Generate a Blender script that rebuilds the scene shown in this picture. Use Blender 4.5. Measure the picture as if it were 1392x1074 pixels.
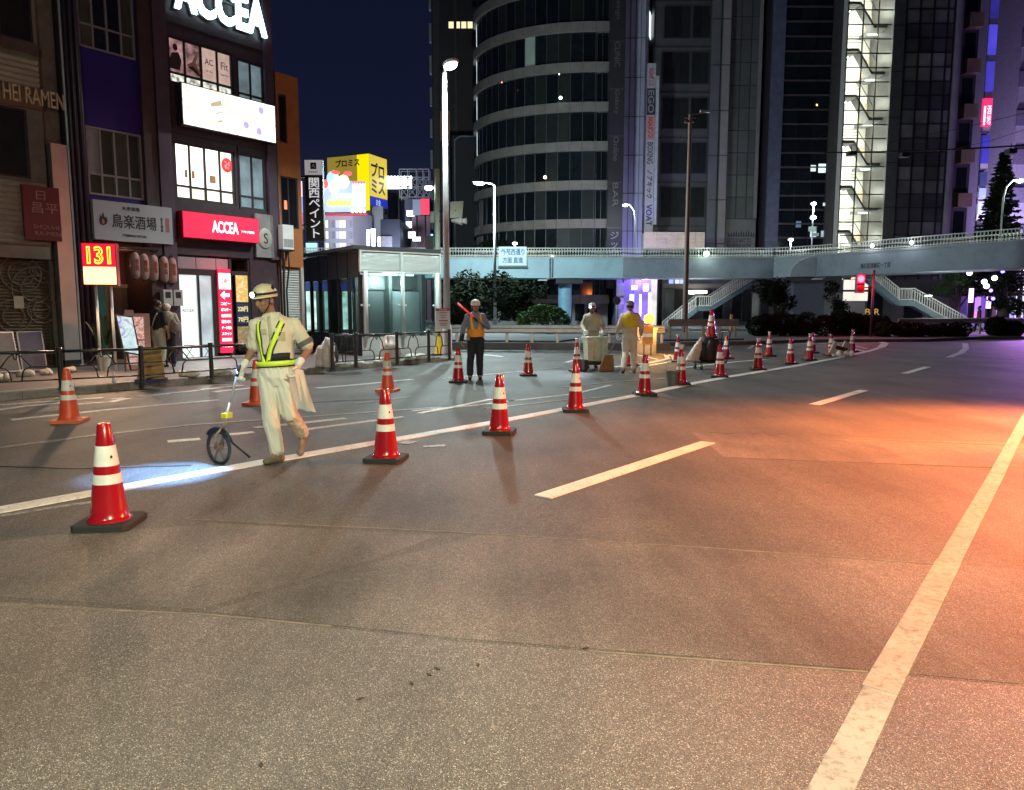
import bpy, bmesh, math, random
from mathutils import Vector, Matrix, noise
from mathutils.bvhtree import BVHTree
R = math.radians
rnd = random.Random(7)
for o in list(bpy.data.objects):
    bpy.data.objects.remove(o, do_unlink=True)
SC = bpy.context.scene
COL = SC.collection
TMP = bpy.data.scenes.new('workshop')     # scratch scene for evaluating modifiers and text, removed at the end
# ------------------------------------------------------------------ camera, sky, exposure
FPX, HCAM = 1010.0, 1.5
PITCH = math.atan(115 / FPX)
cam_d = bpy.data.cameras.new('camera')
cam_d.sensor_width = 36.0
cam_d.lens = FPX / 1392 * 36.0
cam_d.clip_start = 0.05
cam_d.clip_end = 3000
cam = bpy.data.objects.new('camera', cam_d)
COL.objects.link(cam)
cam.location = (0, 0, HCAM)
cam.rotation_euler = (math.pi / 2 - PITCH, 0, 0)
SC.camera = cam
W = bpy.data.worlds.new('World')
SC.world = W
W.use_nodes = True
wn, wl = W.node_tree.nodes, W.node_tree.links
wn.clear()
w_tc = wn.new('ShaderNodeTexCoord')
w_sep = wn.new('ShaderNodeSeparateXYZ')
w_rmp = wn.new('ShaderNodeValToRGB')
w_bg = wn.new('ShaderNodeBackground')
w_out = wn.new('ShaderNodeOutputWorld')
wl.new(w_tc.outputs['Generated'], w_sep.inputs[0])
wl.new(w_sep.outputs['Z'], w_rmp.inputs[0])
wl.new(w_rmp.outputs[0], w_bg.inputs[0])
wl.new(w_bg.outputs[0], w_out.inputs[0])
cr = w_rmp.color_ramp          # night sky, a little city glow low down
cr.elements[0].position = 0.0
cr.elements[0].color = (.022, .026, .052, 1)
cr.elements[1].position = 0.6
cr.elements[1].color = (.003, .004, .013, 1)
e_ = cr.elements.new(0.22)
e_.color = (.0065, .0088, .027, 1)
w_bg.inputs[1].default_value = 1.0
SC.view_settings.view_transform = 'Standard'
SC.view_settings.look = 'None'
SC.view_settings.exposure = 0.0
SC.view_settings.gamma = 1.0
SC.view_settings.use_curve_mapping = False
SC.render.engine = 'CYCLES'
SC.cycles.use_denoising = True
SC.cycles.sample_clamp_indirect = 4.0
SC.cycles.sample_clamp_direct = 0.0
SC.cycles.max_bounces = 6
SC.cycles.diffuse_bounces = 3
SC.cycles.transparent_max_bounces = 12
SC.cycles.caustics_reflective = False
SC.cycles.caustics_refractive = False


def lamp(name, kind, loc, watts, col, parent=None, size=.1, aim=None, spot=None, blend=.6):
    d = bpy.data.lights.new(name, kind)
    d.energy = watts
    d.color = col
    if kind != 'SUN':
        d.shadow_soft_size = size
    if spot:
        d.spot_size = R(spot)
        d.spot_blend = blend
    o = bpy.data.objects.new(name, d)
    COL.objects.link(o)
    o.location = loc
    if aim is not None:
        o.rotation_euler = (Vector(aim) - Vector(loc)).to_track_quat('-Z', 'Y').to_euler()
    if parent:
        o.parent = parent
        o.matrix_parent_inverse = parent.matrix_basis.inverted()
    return o


# ------------------------------------------------------------------ survey helpers (metres from image points at known depth)
CP, SP = math.cos(PITCH), math.sin(PITCH)


def ray(px, py):
    u, v = (px - 696) / FPX, -(py - 537) / FPX
    return Vector((u, CP + v * SP, -SP + v * CP))


def gp(px, py, z=0.0):            # where a road point lies
    d = ray(px, py)
    t = (z - HCAM) / d.z
    return Vector((d.x * t, d.y * t, z))


def at(px, py, Y):                # a point at depth Y
    d = ray(px, py)
    t = Y / d.y
    return Vector((d.x * t, Y, HCAM + d.z * t))


FTH = R(36.9)
FD = Vector((math.sin(FTH), math.cos(FTH), 0))
FN = Vector((FD.y, -FD.x, 0))     # from the shop fronts toward the road
FA = Vector((-8.92, 20.2, 0))
FRZ = math.pi / 2 - FTH           # turns local x along the shop fronts, local y into the buildings


def fp(px, py, off=0.0):          # shop-front survey: metres along, height
    d = ray(px, py)
    a = FA + FN * off
    t = (a.x * FN.x + a.y * FN.y) / (d.x * FN.x + d.y * FN.y)
    q = d * t
    return ((q - FA).dot(FD), HCAM + q.z)


def fw(s, off=0.0, z=0.0):        # shop-front metres to world
    q = FA + FD * s + FN * off
    return Vector((q.x, q.y, z))


# ------------------------------------------------------------------ mesh builder
class MB:
    def __init__(self, off=(0, 0, 0)):
        self.v, self.f, self.mi, self.o, self.cur = [], [], [], off, 0

    def add(self, vs, fs):
        b = len(self.v)
        ox, oy, oz = self.o
        self.v += [(p[0] - ox, p[1] - oy, p[2] - oz) for p in vs]
        self.f += [tuple(i + b for i in q) for q in fs]
        self.mi += [self.cur] * len(fs)
        return self

    def box(self, x0, x1, y0, y1, z0, z1):
        if x0 > x1: x0, x1 = x1, x0
        if y0 > y1: y0, y1 = y1, y0
        if z0 > z1: z0, z1 = z1, z0
        vs = [(x, y, z) for z in (z0, z1) for y in (y0, y1) for x in (x0, x1)]
        return self.add(vs, [(0, 2, 3, 1), (4, 5, 7, 6), (0, 1, 5, 4), (2, 6, 7, 3), (0, 4, 6, 2), (1, 3, 7, 5)])

    def beam(self, p, q, w, h=None, up=(0, 0, 1)):
        p, q = Vector(p), Vector(q)
        h = h or w
        d = (q - p).normalized()
        u = Vector(up)
        if abs(d.dot(u)) > .98: u = Vector((0, 1, 0))
        s = d.cross(u).normalized() * (w / 2)
        t = s.cross(d).normalized() * (h / 2)
        vs = [p - s - t, p + s - t, p + s + t, p - s + t, q - s - t, q + s - t, q + s + t, q - s + t]
        return self.add(vs, [(0, 1, 2, 3), (7, 6, 5, 4), (0, 4, 5, 1), (1, 5, 6, 2), (2, 6, 7, 3), (3, 7, 4, 0)])

    def tube(self, pts, r, n=8, caps=True):
        pts = [Vector(p) for p in pts]
        rs = r if isinstance(r, (list, tuple)) else [r] * len(pts)
        vs, fs = [], []
        prev = None
        for i, p in enumerate(pts):
            if i == 0: d = pts[1] - p
            elif i == len(pts) - 1: d = p - pts[i - 1]
            else: d = (pts[i + 1] - p).normalized() + (p - pts[i - 1]).normalized()
            if d.length < 1e-9: d = Vector((0, 0, 1))
            d.normalize()
            if prev is None:
                a = Vector((0, 0, 1)) if abs(d.z) < .9 else Vector((0, 1, 0))
                s = d.cross(a).normalized()
            else:
                s = (prev - d * prev.dot(d)).normalized()
            prev = s
            t = d.cross(s)
            for k in range(n):
                a = 2 * math.pi * k / n
                vs.append(p + (s * math.cos(a) + t * math.sin(a)) * rs[i])
        for i in range(len(pts) - 1):
            for k in range(n):
                k2 = (k + 1) % n
                fs.append((i * n + k, i * n + k2, (i + 1) * n + k2, (i + 1) * n + k))
        if caps:
            fs.append(tuple(reversed(range(n))))
            fs.append(tuple((len(pts) - 1) * n + k for k in range(n)))
        return self.add(vs, fs)

    def lathe(self, prof, n=20, c=(0, 0, 0), a0=0.0):
        vs, fs = [], []
        for (r, z) in prof:
            for k in range(n):
                a = a0 + 2 * math.pi * k / n
                vs.append((c[0] + r * math.cos(a), c[1] + r * math.sin(a), c[2] + z))
        for i in range(len(prof) - 1):
            for k in range(n):
                k2 = (k + 1) % n
                fs.append((i * n + k, i * n + k2, (i + 1) * n + k2, (i + 1) * n + k))
        fs.append(tuple(reversed(range(n))))
        fs.append(tuple((len(prof) - 1) * n + k for k in range(n)))
        return self.add(vs, fs)

    def loft(self, rings, n=14):          # (cx,cy,cz,rx,ry) ellipse rings, closed ends
        vs, fs = [], []
        for (cx, cy, cz, rx, ry) in rings:
            for k in range(n):
                a = 2 * math.pi * k / n
                vs.append((cx + rx * math.cos(a), cy + ry * math.sin(a), cz))
        for i in range(len(rings) - 1):
            for k in range(n):
                k2 = (k + 1) % n
                fs.append((i * n + k, i * n + k2, (i + 1) * n + k2, (i + 1) * n + k))
        fs.append(tuple(reversed(range(n))))
        fs.append(tuple((len(rings) - 1) * n + k for k in range(n)))
        return self.add(vs, fs)

    def ball(self, c, r, nu=12, nv=8, rot=None):
        rx, ry, rz = r if isinstance(r, (list, tuple)) else (r, r, r)
        vs, fs = [], []
        for j in range(1, nv):
            th = math.pi * j / nv
            for k in range(nu):
                a = 2 * math.pi * k / nu
                q = Vector((rx * math.sin(th) * math.cos(a), ry * math.sin(th) * math.sin(a), rz * math.cos(th)))
                if rot: q = rot @ q
                vs.append(Vector(c) + q)
        top = Vector((0, 0, rz)); bot = Vector((0, 0, -rz))
        if rot: top, bot = rot @ top, rot @ bot
        vs += [Vector(c) + top, Vector(c) + bot]
        T, B = len(vs) - 2, len(vs) - 1
        for j in range(nv - 2):
            for k in range(nu):
                k2 = (k + 1) % nu
                fs.append((j * nu + k, (j + 1) * nu + k, (j + 1) * nu + k2, j * nu + k2))
        for k in range(nu):
            k2 = (k + 1) % nu
            fs.append((T, k, k2))
            fs.append((B, (nv - 2) * nu + k2, (nv - 2) * nu + k))
        return self.add(vs, fs)

    def cap(self, p, q, r0, r1, n=12):    # tapered capsule
        p, q = Vector(p), Vector(q)
        d = (q - p).normalized()
        pts, rs = [], []
        for a in (-80, -50, -20): 
            pts.append(p + d * r0 * math.sin(R(a))); rs.append(r0 * math.cos(R(a)))
        pts.append(p); rs.append(r0)
        pts.append(q); rs.append(r1)
        for a in (20, 50, 80):
            pts.append(q + d * r1 * math.sin(R(a))); rs.append(r1 * math.cos(R(a)))
        return self.tube(pts, rs, n)

    def prism(self, poly, z0, z1):        # plan polygon between two heights
        n = len(poly)
        vs = [(p[0], p[1], z0) for p in poly] + [(p[0], p[1], z1) for p in poly]
        fs = [tuple(reversed(range(n))), tuple(range(n, 2 * n))]
        fs += [(i, (i + 1) % n, n + (i + 1) % n, n + i) for i in range(n)]
        return self.add(vs, fs)

    def prismy(self, poly, y0, y1):       # x-z outline between two y
        n = len(poly)
        vs = [(p[0], y0, p[1]) for p in poly] + [(p[0], y1, p[1]) for p in poly]
        fs = [tuple(range(n)), tuple(reversed(range(n, 2 * n)))]
        fs += [(n + i, n + (i + 1) % n, (i + 1) % n, i) for i in range(n)]
        return self.add(vs, fs)

    def mesh(self, name, mat, smooth=False):
        me = bpy.data.meshes.new(name)
        me.from_pydata([tuple(p) for p in self.v], [], self.f)
        for m in (mat if isinstance(mat, (list, tuple)) else [mat]):
            me.materials.append(m)
        me.polygons.foreach_set('material_index', self.mi)
        if smooth:
            me.polygons.foreach_set('use_smooth', [True] * len(me.polygons))
        me.validate()
        me.update()
        return me

    def build(self, name, mat, parent=None, smooth=False, loc=None, rz=0.0):
        me = self.mesh(name, mat, smooth)
        if smooth == 'auto':
            try: me.set_sharp_from_angle(angle=R(40))
            except Exception: pass
        return link(name, me, parent, loc, rz)


def link(name, me, parent=None, loc=None, rz=0.0, scale=None, rot=None):
    o = bpy.data.objects.new(name, me)
    COL.objects.link(o)
    if parent: o.parent = parent
    if loc is not None: o.location = loc
    if rz: o.rotation_euler = (0, 0, rz)
    if rot is not None: o.rotation_euler = rot
    if scale is not None: o.scale = scale
    return o


def tag(o, label=None, cat=None, group=None, kind=None):
    if label: o['label'] = label
    if cat: o['category'] = cat
    if group: o['group'] = group
    if kind: o['kind'] = kind
    return o


def thing(name, label, cat, loc=(0, 0, 0), rz=0.0, group=None):
    o = bpy.data.objects.new(name, None)
    o.empty_display_size = .2
    COL.objects.link(o)
    o.location = loc
    o.rotation_euler = (0, 0, rz)
    return tag(o, label, cat, group)


def dup(root, loc, rz=None, label=None):
    r = root.copy()
    COL.objects.link(r)
    r.location = loc
    if rz is not None: r.rotation_euler = (0, 0, rz)
    if label: r['label'] = label
    for ch in root.children:
        c = ch.copy(); COL.objects.link(c); c.parent = r
        for g in ch.children:
            d = g.copy(); COL.objects.link(d); d.parent = c
    return r


# ------------------------------------------------------------------ materials
_mc = {}


def M(name, col, rough=.6, var=.18, vs=3.0, bump=0.0, bs=40.0, metal=0.0, dirt=0.0, rnd_obj=0.0, spec=.5, coat=0.0, trans=0.0):
    if name in _mc: return _mc[name]
    m = bpy.data.materials.new(name)
    m.use_nodes = True
    nt = m.node_tree; n, l = nt.nodes, nt.links
    b = n['Principled BSDF']
    b.inputs['Roughness'].default_value = rough
    b.inputs['Metallic'].default_value = metal
    b.inputs['Specular IOR Level'].default_value = spec
    b.inputs['Coat Weight'].default_value = coat
    g = n.new('ShaderNodeNewGeometry')
    tn = n.new('ShaderNodeTexNoise')
    tn.inputs['Scale'].default_value = vs
    tn.inputs['Detail'].default_value = 6
    l.new(g.outputs['Position'], tn.inputs['Vector'])
    mr = n.new('ShaderNodeMapRange')
    mr.inputs['From Min'].default_value = .25
    mr.inputs['From Max'].default_value = .75
    mr.inputs['To Min'].default_value = 1 - var
    mr.inputs['To Max'].default_value = 1 + var
    l.new(tn.outputs['Fac'], mr.inputs['Value'])
    hs = n.new('ShaderNodeHueSaturation')
    hs.inputs['Color'].default_value = (*col, 1)
    val = mr.outputs[0]
    if rnd_obj:
        oi = n.new('ShaderNodeObjectInfo')
        m2 = n.new('ShaderNodeMapRange')
        m2.inputs['To Min'].default_value = 1 - rnd_obj
        m2.inputs['To Max'].default_value = 1 + rnd_obj
        l.new(oi.outputs['Random'], m2.inputs['Value'])
        mm = n.new('ShaderNodeMath'); mm.operation = 'MULTIPLY'
        l.new(val, mm.inputs[0]); l.new(m2.outputs[0], mm.inputs[1])
        val = mm.outputs[0]
    l.new(val, hs.inputs['Value'])
    colout = hs.outputs[0]
    if dirt:
        t2 = n.new('ShaderNodeTexNoise')
        t2.inputs['Scale'].default_value = vs * 2.3
        t2.inputs['Detail'].default_value = 8
        t2.inputs['Roughness'].default_value = .7
        l.new(g.outputs['Position'], t2.inputs['Vector'])
        r2 = n.new('ShaderNodeMapRange')
        r2.inputs['From Min'].default_value = .5
        r2.inputs['From Max'].default_value = .72
        r2.inputs['To Max'].default_value = dirt
        l.new(t2.outputs['Fac'], r2.inputs['Value'])
        mx = n.new('ShaderNodeMix'); mx.data_type = 'RGBA'
        mx.inputs['B'].default_value = (.035, .03, .026, 1)
        l.new(r2.outputs[0], mx.inputs['Factor']); l.new(colout, mx.inputs['A'])
        colout = mx.outputs['Result']
    l.new(colout, b.inputs['Base Color'])
    if bump:
        tb = n.new('ShaderNodeTexNoise')
        tb.inputs['Scale'].default_value = bs
        tb.inputs['Detail'].default_value = 4
        l.new(g.outputs['Position'], tb.inputs['Vector'])
        bp = n.new('ShaderNodeBump')
        bp.inputs['Strength'].default_value = bump
        bp.inputs['Distance'].default_value = .02
        l.new(tb.outputs['Fac'], bp.inputs['Height'])
        l.new(bp.outputs[0], b.inputs['Normal'])
    if trans:
        out = n['Material Output']
        tr = n.new('ShaderNodeBsdfTransparent')
        tr.inputs[0].default_value = (.86, .93, .92, 1)
        ms = n.new('ShaderNodeMixShader')
        ms.inputs[0].default_value = trans
        l.new(b.outputs[0], ms.inputs[1]); l.new(tr.outputs[0], ms.inputs[2])
        l.new(ms.outputs[0], out.inputs['Surface'])
    _mc[name] = m
    return m


def E(name, col, st, var=0.0, vs=6.0, rnd_obj=0.0):
    if name in _mc: return _mc[name]
    m = bpy.data.materials.new(name)
    m.use_nodes = True
    n, l = m.node_tree.nodes, m.node_tree.links
    b = n['Principled BSDF']
    b.inputs['Base Color'].default_value = (col[0] * .5, col[1] * .5, col[2] * .5, 1)
    b.inputs['Emission Color'].default_value = (*col, 1)
    b.inputs['Emission Strength'].default_value = st
    if var or rnd_obj:
        g = n.new('ShaderNodeNewGeometry')
        tn = n.new('ShaderNodeTexNoise'); tn.inputs['Scale'].default_value = vs
        l.new(g.outputs['Position'], tn.inputs['Vector'])
        mr = n.new('ShaderNodeMapRange')
        mr.inputs['From Min'].default_value = .3; mr.inputs['From Max'].default_value = .7
        mr.inputs['To Min'].default_value = st * (1 - var); mr.inputs['To Max'].default_value = st * (1 + var)
        l.new(tn.outputs['Fac'], mr.inputs['Value'])
        v = mr.outputs[0]
        if rnd_obj:
            oi = n.new('ShaderNodeObjectInfo')
            m2 = n.new('ShaderNodeMapRange')
            m2.inputs['To Min'].default_value = 1 - rnd_obj; m2.inputs['To Max'].default_value = 1
            l.new(oi.outputs['Random'], m2.inputs['Value'])
            mm = n.new('ShaderNodeMath'); mm.operation = 'MULTIPLY'
            l.new(v, mm.inputs[0]); l.new(m2.outputs[0], mm.inputs[1]); v = mm.outputs[0]
        l.new(v, b.inputs['Emission Strength'])
    _mc[name] = m
    return m


# ------------------------------------------------------------------ lettering
def txt(s, w, h, mat, parent, loc, rot=(math.pi / 2, 0, 0), name='lettering', ext=.004, bold=0.0, spacing=1.0, line=1.0, ax='C'):
    cu = bpy.data.curves.new('t', 'FONT')
    cu.body = s
    cu.size = 1
    cu.extrude = .02
    cu.offset = bold
    cu.align_x = 'CENTER'
    cu.space_character = spacing
    cu.space_line = line
    cu.resolution_u = 3
    to = bpy.data.objects.new('t', cu)
    TMP.collection.objects.link(to)
    TMP.view_layers[0].update(); dg = TMP.view_layers[0].depsgraph
    me = bpy.data.meshes.new_from_object(to.evaluated_get(dg))
    bpy.data.objects.remove(to)
    if not me.vertices:
        return None
    xs = [v.co.x for v in me.vertices]; ys = [v.co.y for v in me.vertices]
    x0, x1, y0, y1 = min(xs), max(xs), min(ys), max(ys)
    kx = w / max(x1 - x0, 1e-6)
    ky = h / max(y1 - y0, 1e-6)
    if w <= 0: kx = ky
    if h <= 0: ky = kx
    for v in me.vertices:
        v.co = ((v.co.x - (x0 + x1) / 2) * kx, (v.co.y - (y0 + y1) / 2) * ky, v.co.z / .02 * ext)
    me.materials.clear(); me.materials.append(mat)
    me.name = name
    return link(name, me, parent, loc, rot=rot)


def vert(s): return '\n'.join(s)
# ------------------------------------------------------------------ off-frame street lights (real lamps standing beside the road)
m_steel = M('galvanised steel', (.52, .55, .56), .42, .12, 4, metal=.3, dirt=.15)
m_dark = M('black iron', (.016, .018, .018), .4, .2, 6, spec=.5)
m_lens_w = E('lamp lens cool white', (.88, 1.0, .86), 28)
m_lens_o = E('lamp lens sodium', (1.0, .42, .12), 30)
COOL = (.80, .97, .93)


def street_lamp(loc, h, arm, watts, colr, label, group=None, lens=None, rpole=.075, spot=None, mat=None, head=.26):
    """pole with a short arm and an egg-shaped head; arm = world xy vector"""
    mat = mat or m_steel
    t = thing('street_lamp', label, 'street lamp', loc, 0, group)
    ax, ay = arm
    L = math.hypot(ax, ay)
    MB().lathe([(rpole * 2.1, 0), (rpole * 2.1, .03), (rpole * 1.5, .05), (rpole * 1.45, .9), (rpole * 1.1, .95)], 16).build('base_plate', mat, t, 'auto')
    MB().tube([(0, 0, .9), (0, 0, h * .55), (0, 0, h)], [rpole * 1.05, rpole * .85, rpole * .6], 14).build('pole', mat, t, True)
    b = MB().tube([(0, 0, h - .02), (ax * .3, ay * .3, h + .12), (ax * .7, ay * .7, h + .16), (ax, ay, h + .14)], rpole * .5, 10)
    b.build('arm', mat, t, True)
    rot = Matrix.Rotation(math.atan2(ay, ax), 3, 'Z') @ Matrix.Rotation(R(-4), 3, 'Y')
    c = Vector((ax * (1 + head * .6 / max(L, .1)), ay * (1 + head * .6 / max(L, .1)), h + .12))
    hd = MB().ball(c + Vector((0, 0, .035)), (head * 1.05, head * .62, .085), 16, 8, rot).build('lamp_head', mat, t, True)
    ln = MB().ball(c - Vector((0, 0, .03)), (head * .86, head * .5, .085), 16, 8, rot)
    ln.build('lens', lens or m_lens_w, t, True)
    if watts:
        p = Vector(loc) + c - Vector((0, 0, .22))
        lamp('lamp_light', 'SPOT' if spot else 'POINT', p, watts, colr, t, .45, aim=(p.x, p.y, 0) if spot else None, spot=spot)
    return t


# ------------------------------------------------------------------ asphalt
def asphalt(name, base, scale, spk, rough=.62, wear=.35, stain=.35):
    m = bpy.data.materials.new(name); m.use_nodes = True
    nt = m.node_tree; n, l = nt.nodes, nt.links
    b = n['Principled BSDF']
    g = n.new('ShaderNodeNewGeometry')
    v1 = n.new('ShaderNodeTexVoronoi'); v1.inputs['Scale'].default_value = scale
    l.new(g.outputs['Position'], v1.inputs['Vector'])
    sep = n.new('ShaderNodeSeparateColor'); l.new(v1.outputs['Color'], sep.inputs[0])
    r1 = n.new('ShaderNodeValToRGB')
    e = r1.color_ramp.elements
    e[0].position = 0; e[0].color = (base * .45, base * .43, base * .40, 1)
    e[1].position = .90; e[1].color = (base * 1.5, base * 1.42, base * 1.3, 1)
    x = e.new(.6); x.color = (base, base * .96, base * .89, 1)
    x = e.new(.972); x.color = (base * spk, base * spk * .97, base * spk * .86, 1)
    l.new(sep.outputs[0], r1.inputs[0])
    # large scale wear, stretched along the traffic
    mp = n.new('ShaderNodeMapping')
    mp.inputs['Rotation'].default_value = (0, 0, FTH)
    mp.inputs['Scale'].default_value = (1.0, .16, 1)
    l.new(g.outputs['Position'], mp.inputs['Vector'])
    t1 = n.new('ShaderNodeTexNoise'); t1.inputs['Scale'].default_value = 1.3; t1.inputs['Detail'].default_value = 8
    t1.inputs['Roughness'].default_value = .62
    l.new(mp.outputs[0], t1.inputs['Vector'])
    t2 = n.new('ShaderNodeTexNoise'); t2.inputs['Scale'].default_value = .55; t2.inputs['Detail'].default_value = 7
    l.new(g.outputs['Position'], t2.inputs['Vector'])
    ma = n.new('ShaderNodeMath'); ma.operation = 'ADD'
    l.new(t1.outputs[0], ma.inputs[0]); l.new(t2.outputs[0], ma.inputs[1])
    mr = n.new('ShaderNodeMapRange')
    mr.inputs['From Min'].default_value = .78; mr.inputs['From Max'].default_value = 1.22
    mr.inputs['To Min'].default_value = 1 - wear; mr.inputs['To Max'].default_value = 1 + wear
    l.new(ma.outputs[0], mr.inputs[0])
    # fine cross-wise scuffing
    t3 = n.new('ShaderNodeTexNoise'); t3.inputs['Scale'].default_value = 18; t3.inputs['Detail'].default_value = 5
    l.new(g.outputs['Position'], t3.inputs['Vector'])
    m3 = n.new('ShaderNodeMapRange'); m3.inputs['From Min'].default_value = .3; m3.inputs['From Max'].default_value = .7
    m3.inputs['To Min'].default_value = .90; m3.inputs['To Max'].default_value = 1.10
    l.new(t3.outputs[0], m3.inputs[0])
    mm = n.new('ShaderNodeMath'); mm.operation = 'MULTIPLY'
    l.new(mr.outputs[0], mm.inputs[0]); l.new(m3.outputs[0], mm.inputs[1])
    # old oil and rubber stains with their own outlines
    mp2 = n.new('ShaderNodeMapping'); mp2.inputs['Rotation'].default_value = (0, 0, FTH); mp2.inputs['Scale'].default_value = (1.0, .45, 1)
    l.new(g.outputs['Position'], mp2.inputs['Vector'])
    t4 = n.new('ShaderNodeTexNoise'); t4.inputs['Scale'].default_value = 1.05; t4.inputs['Detail'].default_value = 10; t4.inputs['Roughness'].default_value = .68
    l.new(mp2.outputs[0], t4.inputs['Vector'])
    m4 = n.new('ShaderNodeMapRange'); m4.inputs['From Min'].default_value = .52; m4.inputs['From Max'].default_value = .72
    m4.inputs['To Min'].default_value = 1.0; m4.inputs['To Max'].default_value = 1 - stain
    l.new(t4.outputs[0], m4.inputs[0])
    m5 = n.new('ShaderNodeMath'); m5.operation = 'MULTIPLY'
    l.new(mm.outputs[0], m5.inputs[0]); l.new(m4.outputs[0], m5.inputs[1]); mm = m5
    hs = n.new('ShaderNodeHueSaturation')
    l.new(r1.outputs[0], hs.inputs['Color']); l.new(mm.outputs[0], hs.inputs['Value'])
    l.new(hs.outputs[0], b.inputs['Base Color'])
    b.inputs['Roughness'].default_value = rough
    b.inputs['Specular IOR Level'].default_value = .35
    bp = n.new('ShaderNodeBump'); bp.inputs['Strength'].default_value = .55; bp.inputs['Distance'].default_value = .006
    l.new(v1.outputs['Distance'], bp.inputs['Height'])
    l.new(bp.outputs[0], b.inputs['Normal'])
    return m


m_asph = asphalt('asphalt', .103, 200, 2.4, wear=.34)
m_asph_coarse = asphalt('coarse asphalt', .136, 280, 3.6, .5, .20, .3)
m_asph_smooth = asphalt('worn smooth asphalt', .128, 260, 2.6, .6, .5, .55)


def sheet(name, pts, z, mat, thick=.004):
    mb = MB()
    mb.prism(pts, z - thick, z) if thick else None
    o = mb.build(name, mat)
    return tag(o, kind='structure')


def ccw(pts):
    a = sum(pts[i][0] * pts[(i + 1) % len(pts)][1] - pts[(i + 1) % len(pts)][0] * pts[i][1] for i in range(len(pts)))
    return pts if a > 0 else pts[::-1]


g_ = MB(); g_.prism([(-400, -60), (400, -60), (400, 800), (-400, 800)], -.3, 0)
tag(g_.build('road', m_asph), kind='structure')


def gpx(*ps):
    return ccw([(gp(*p).x, gp(*p).y) for p in ps])


# resurfaced strips: their edges are the seams across the carriageway
bot = [(-6, -2.5), (5.2, -2.5)]
a1, a2, a3, a4 = gp(-60, 815), gp(275, 835), gp(620, 872), gp(1180, 915)
right_out = gp(1500, 945)
sheet('asphalt_foreground', ccw([(-9, -3), (8, -3), (right_out.x, right_out.y), (a4.x, a4.y), (a3.x, a3.y), (a2.x, a2.y), (a1.x, a1.y), (-7, 3.9)]), .0022, m_asph_coarse, .003)
b1, b2, b3, b4 = gp(-80, 742), gp(300, 712), gp(660, 726), gp(1285, 768)
sheet('asphalt_patch', ccw([(p.x, p.y) for p in (a2 + Vector((.02, .03, 0)), a3 + Vector((.0, .03, 0)), a4 + Vector((0, .03, 0)), gp(1385, 930), gp(1420, 776), b4, b3, gp(510, 765))]), .0016, m_asph_smooth, .003)
sheet('asphalt_patch', ccw([(p.x, p.y) for p in (gp(-90, 806), a2 + Vector((-.05, .06, 0)), gp(500, 764), gp(600, 728), b2, gp(60, 728), gp(-90, 748))]), .0012, m_asph_smooth, .003)
c1, c2, c3, c4 = gp(940, 588), gp(1480, 606), gp(1500, 640), gp(985, 622)
sheet('asphalt_patch', ccw([(p.x, p.y) for p in (c1, c2, c3, c4)]), .0012, m_asph_smooth, .003)


# ------------------------------------------------------------------ painted lines
def paint(name, base=(.72, .71, .66), wear=.5, yel=0):
    m = bpy.data.materials.new(name); m.use_nodes = True
    n, l = m.node_tree.nodes, m.node_tree.links
    b = n['Principled BSDF']; b.inputs['Roughness'].default_value = .55
    g = n.new('ShaderNodeNewGeometry')
    t = n.new('ShaderNodeTexNoise'); t.inputs['Scale'].default_value = 22; t.inputs['Detail'].default_value = 9; t.inputs['Roughness'].default_value = .75
    l.new(g.outputs['Position'], t.inputs['Vector'])
    r = n.new('ShaderNodeValToRGB')
    e = r.color_ramp.elements
    e[0].position = wear - .12; e[0].color = (.12, .113, .10, 1)
    e[1].position = wear + .07; e[1].color = (*base, 1)
    l.new(t.outputs[0], r.inputs[0])
    t2 = n.new('ShaderNodeTexNoise'); t2.inputs['Scale'].default_value = 3; t2.inputs['Detail'].default_value = 6
    l.new(g.outputs['Position'], t2.inputs['Vector'])
    hs = n.new('ShaderNodeHueSaturation')
    mr = n.new('ShaderNodeMapRange'); mr.inputs['From Min'].default_value = .3; mr.inputs['From Max'].default_value = .7
    mr.inputs['To Min'].default_value = .78; mr.inputs['To Max'].default_value = 1.08
    l.new(t2.outputs[0], mr.inputs[0]); l.new(mr.outputs[0], hs.inputs['Value']); l.new(r.outputs[0], hs.inputs['Color'])
    l.new(hs.outputs[0], b.inputs['Base Color'])
    bp = n.new('ShaderNodeBump'); bp.inputs['Strength'].default_value = .4; bp.inputs['Distance'].default_value = .004
    l.new(t.outputs[0], bp.inputs['Height']); l.new(bp.outputs[0], b.inputs['Normal'])
    return m


m_paint = paint('white road paint', (.78, .78, .74), wear=.40)
m_paint_y = paint('cream thermoplastic line', (.80, .80, .73), .40)
m_faded = paint('faded road paint', (.58, .58, .56), .44)
m_ghost = paint('ground-off road paint', (.30, .30, .30), .50)


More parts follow.
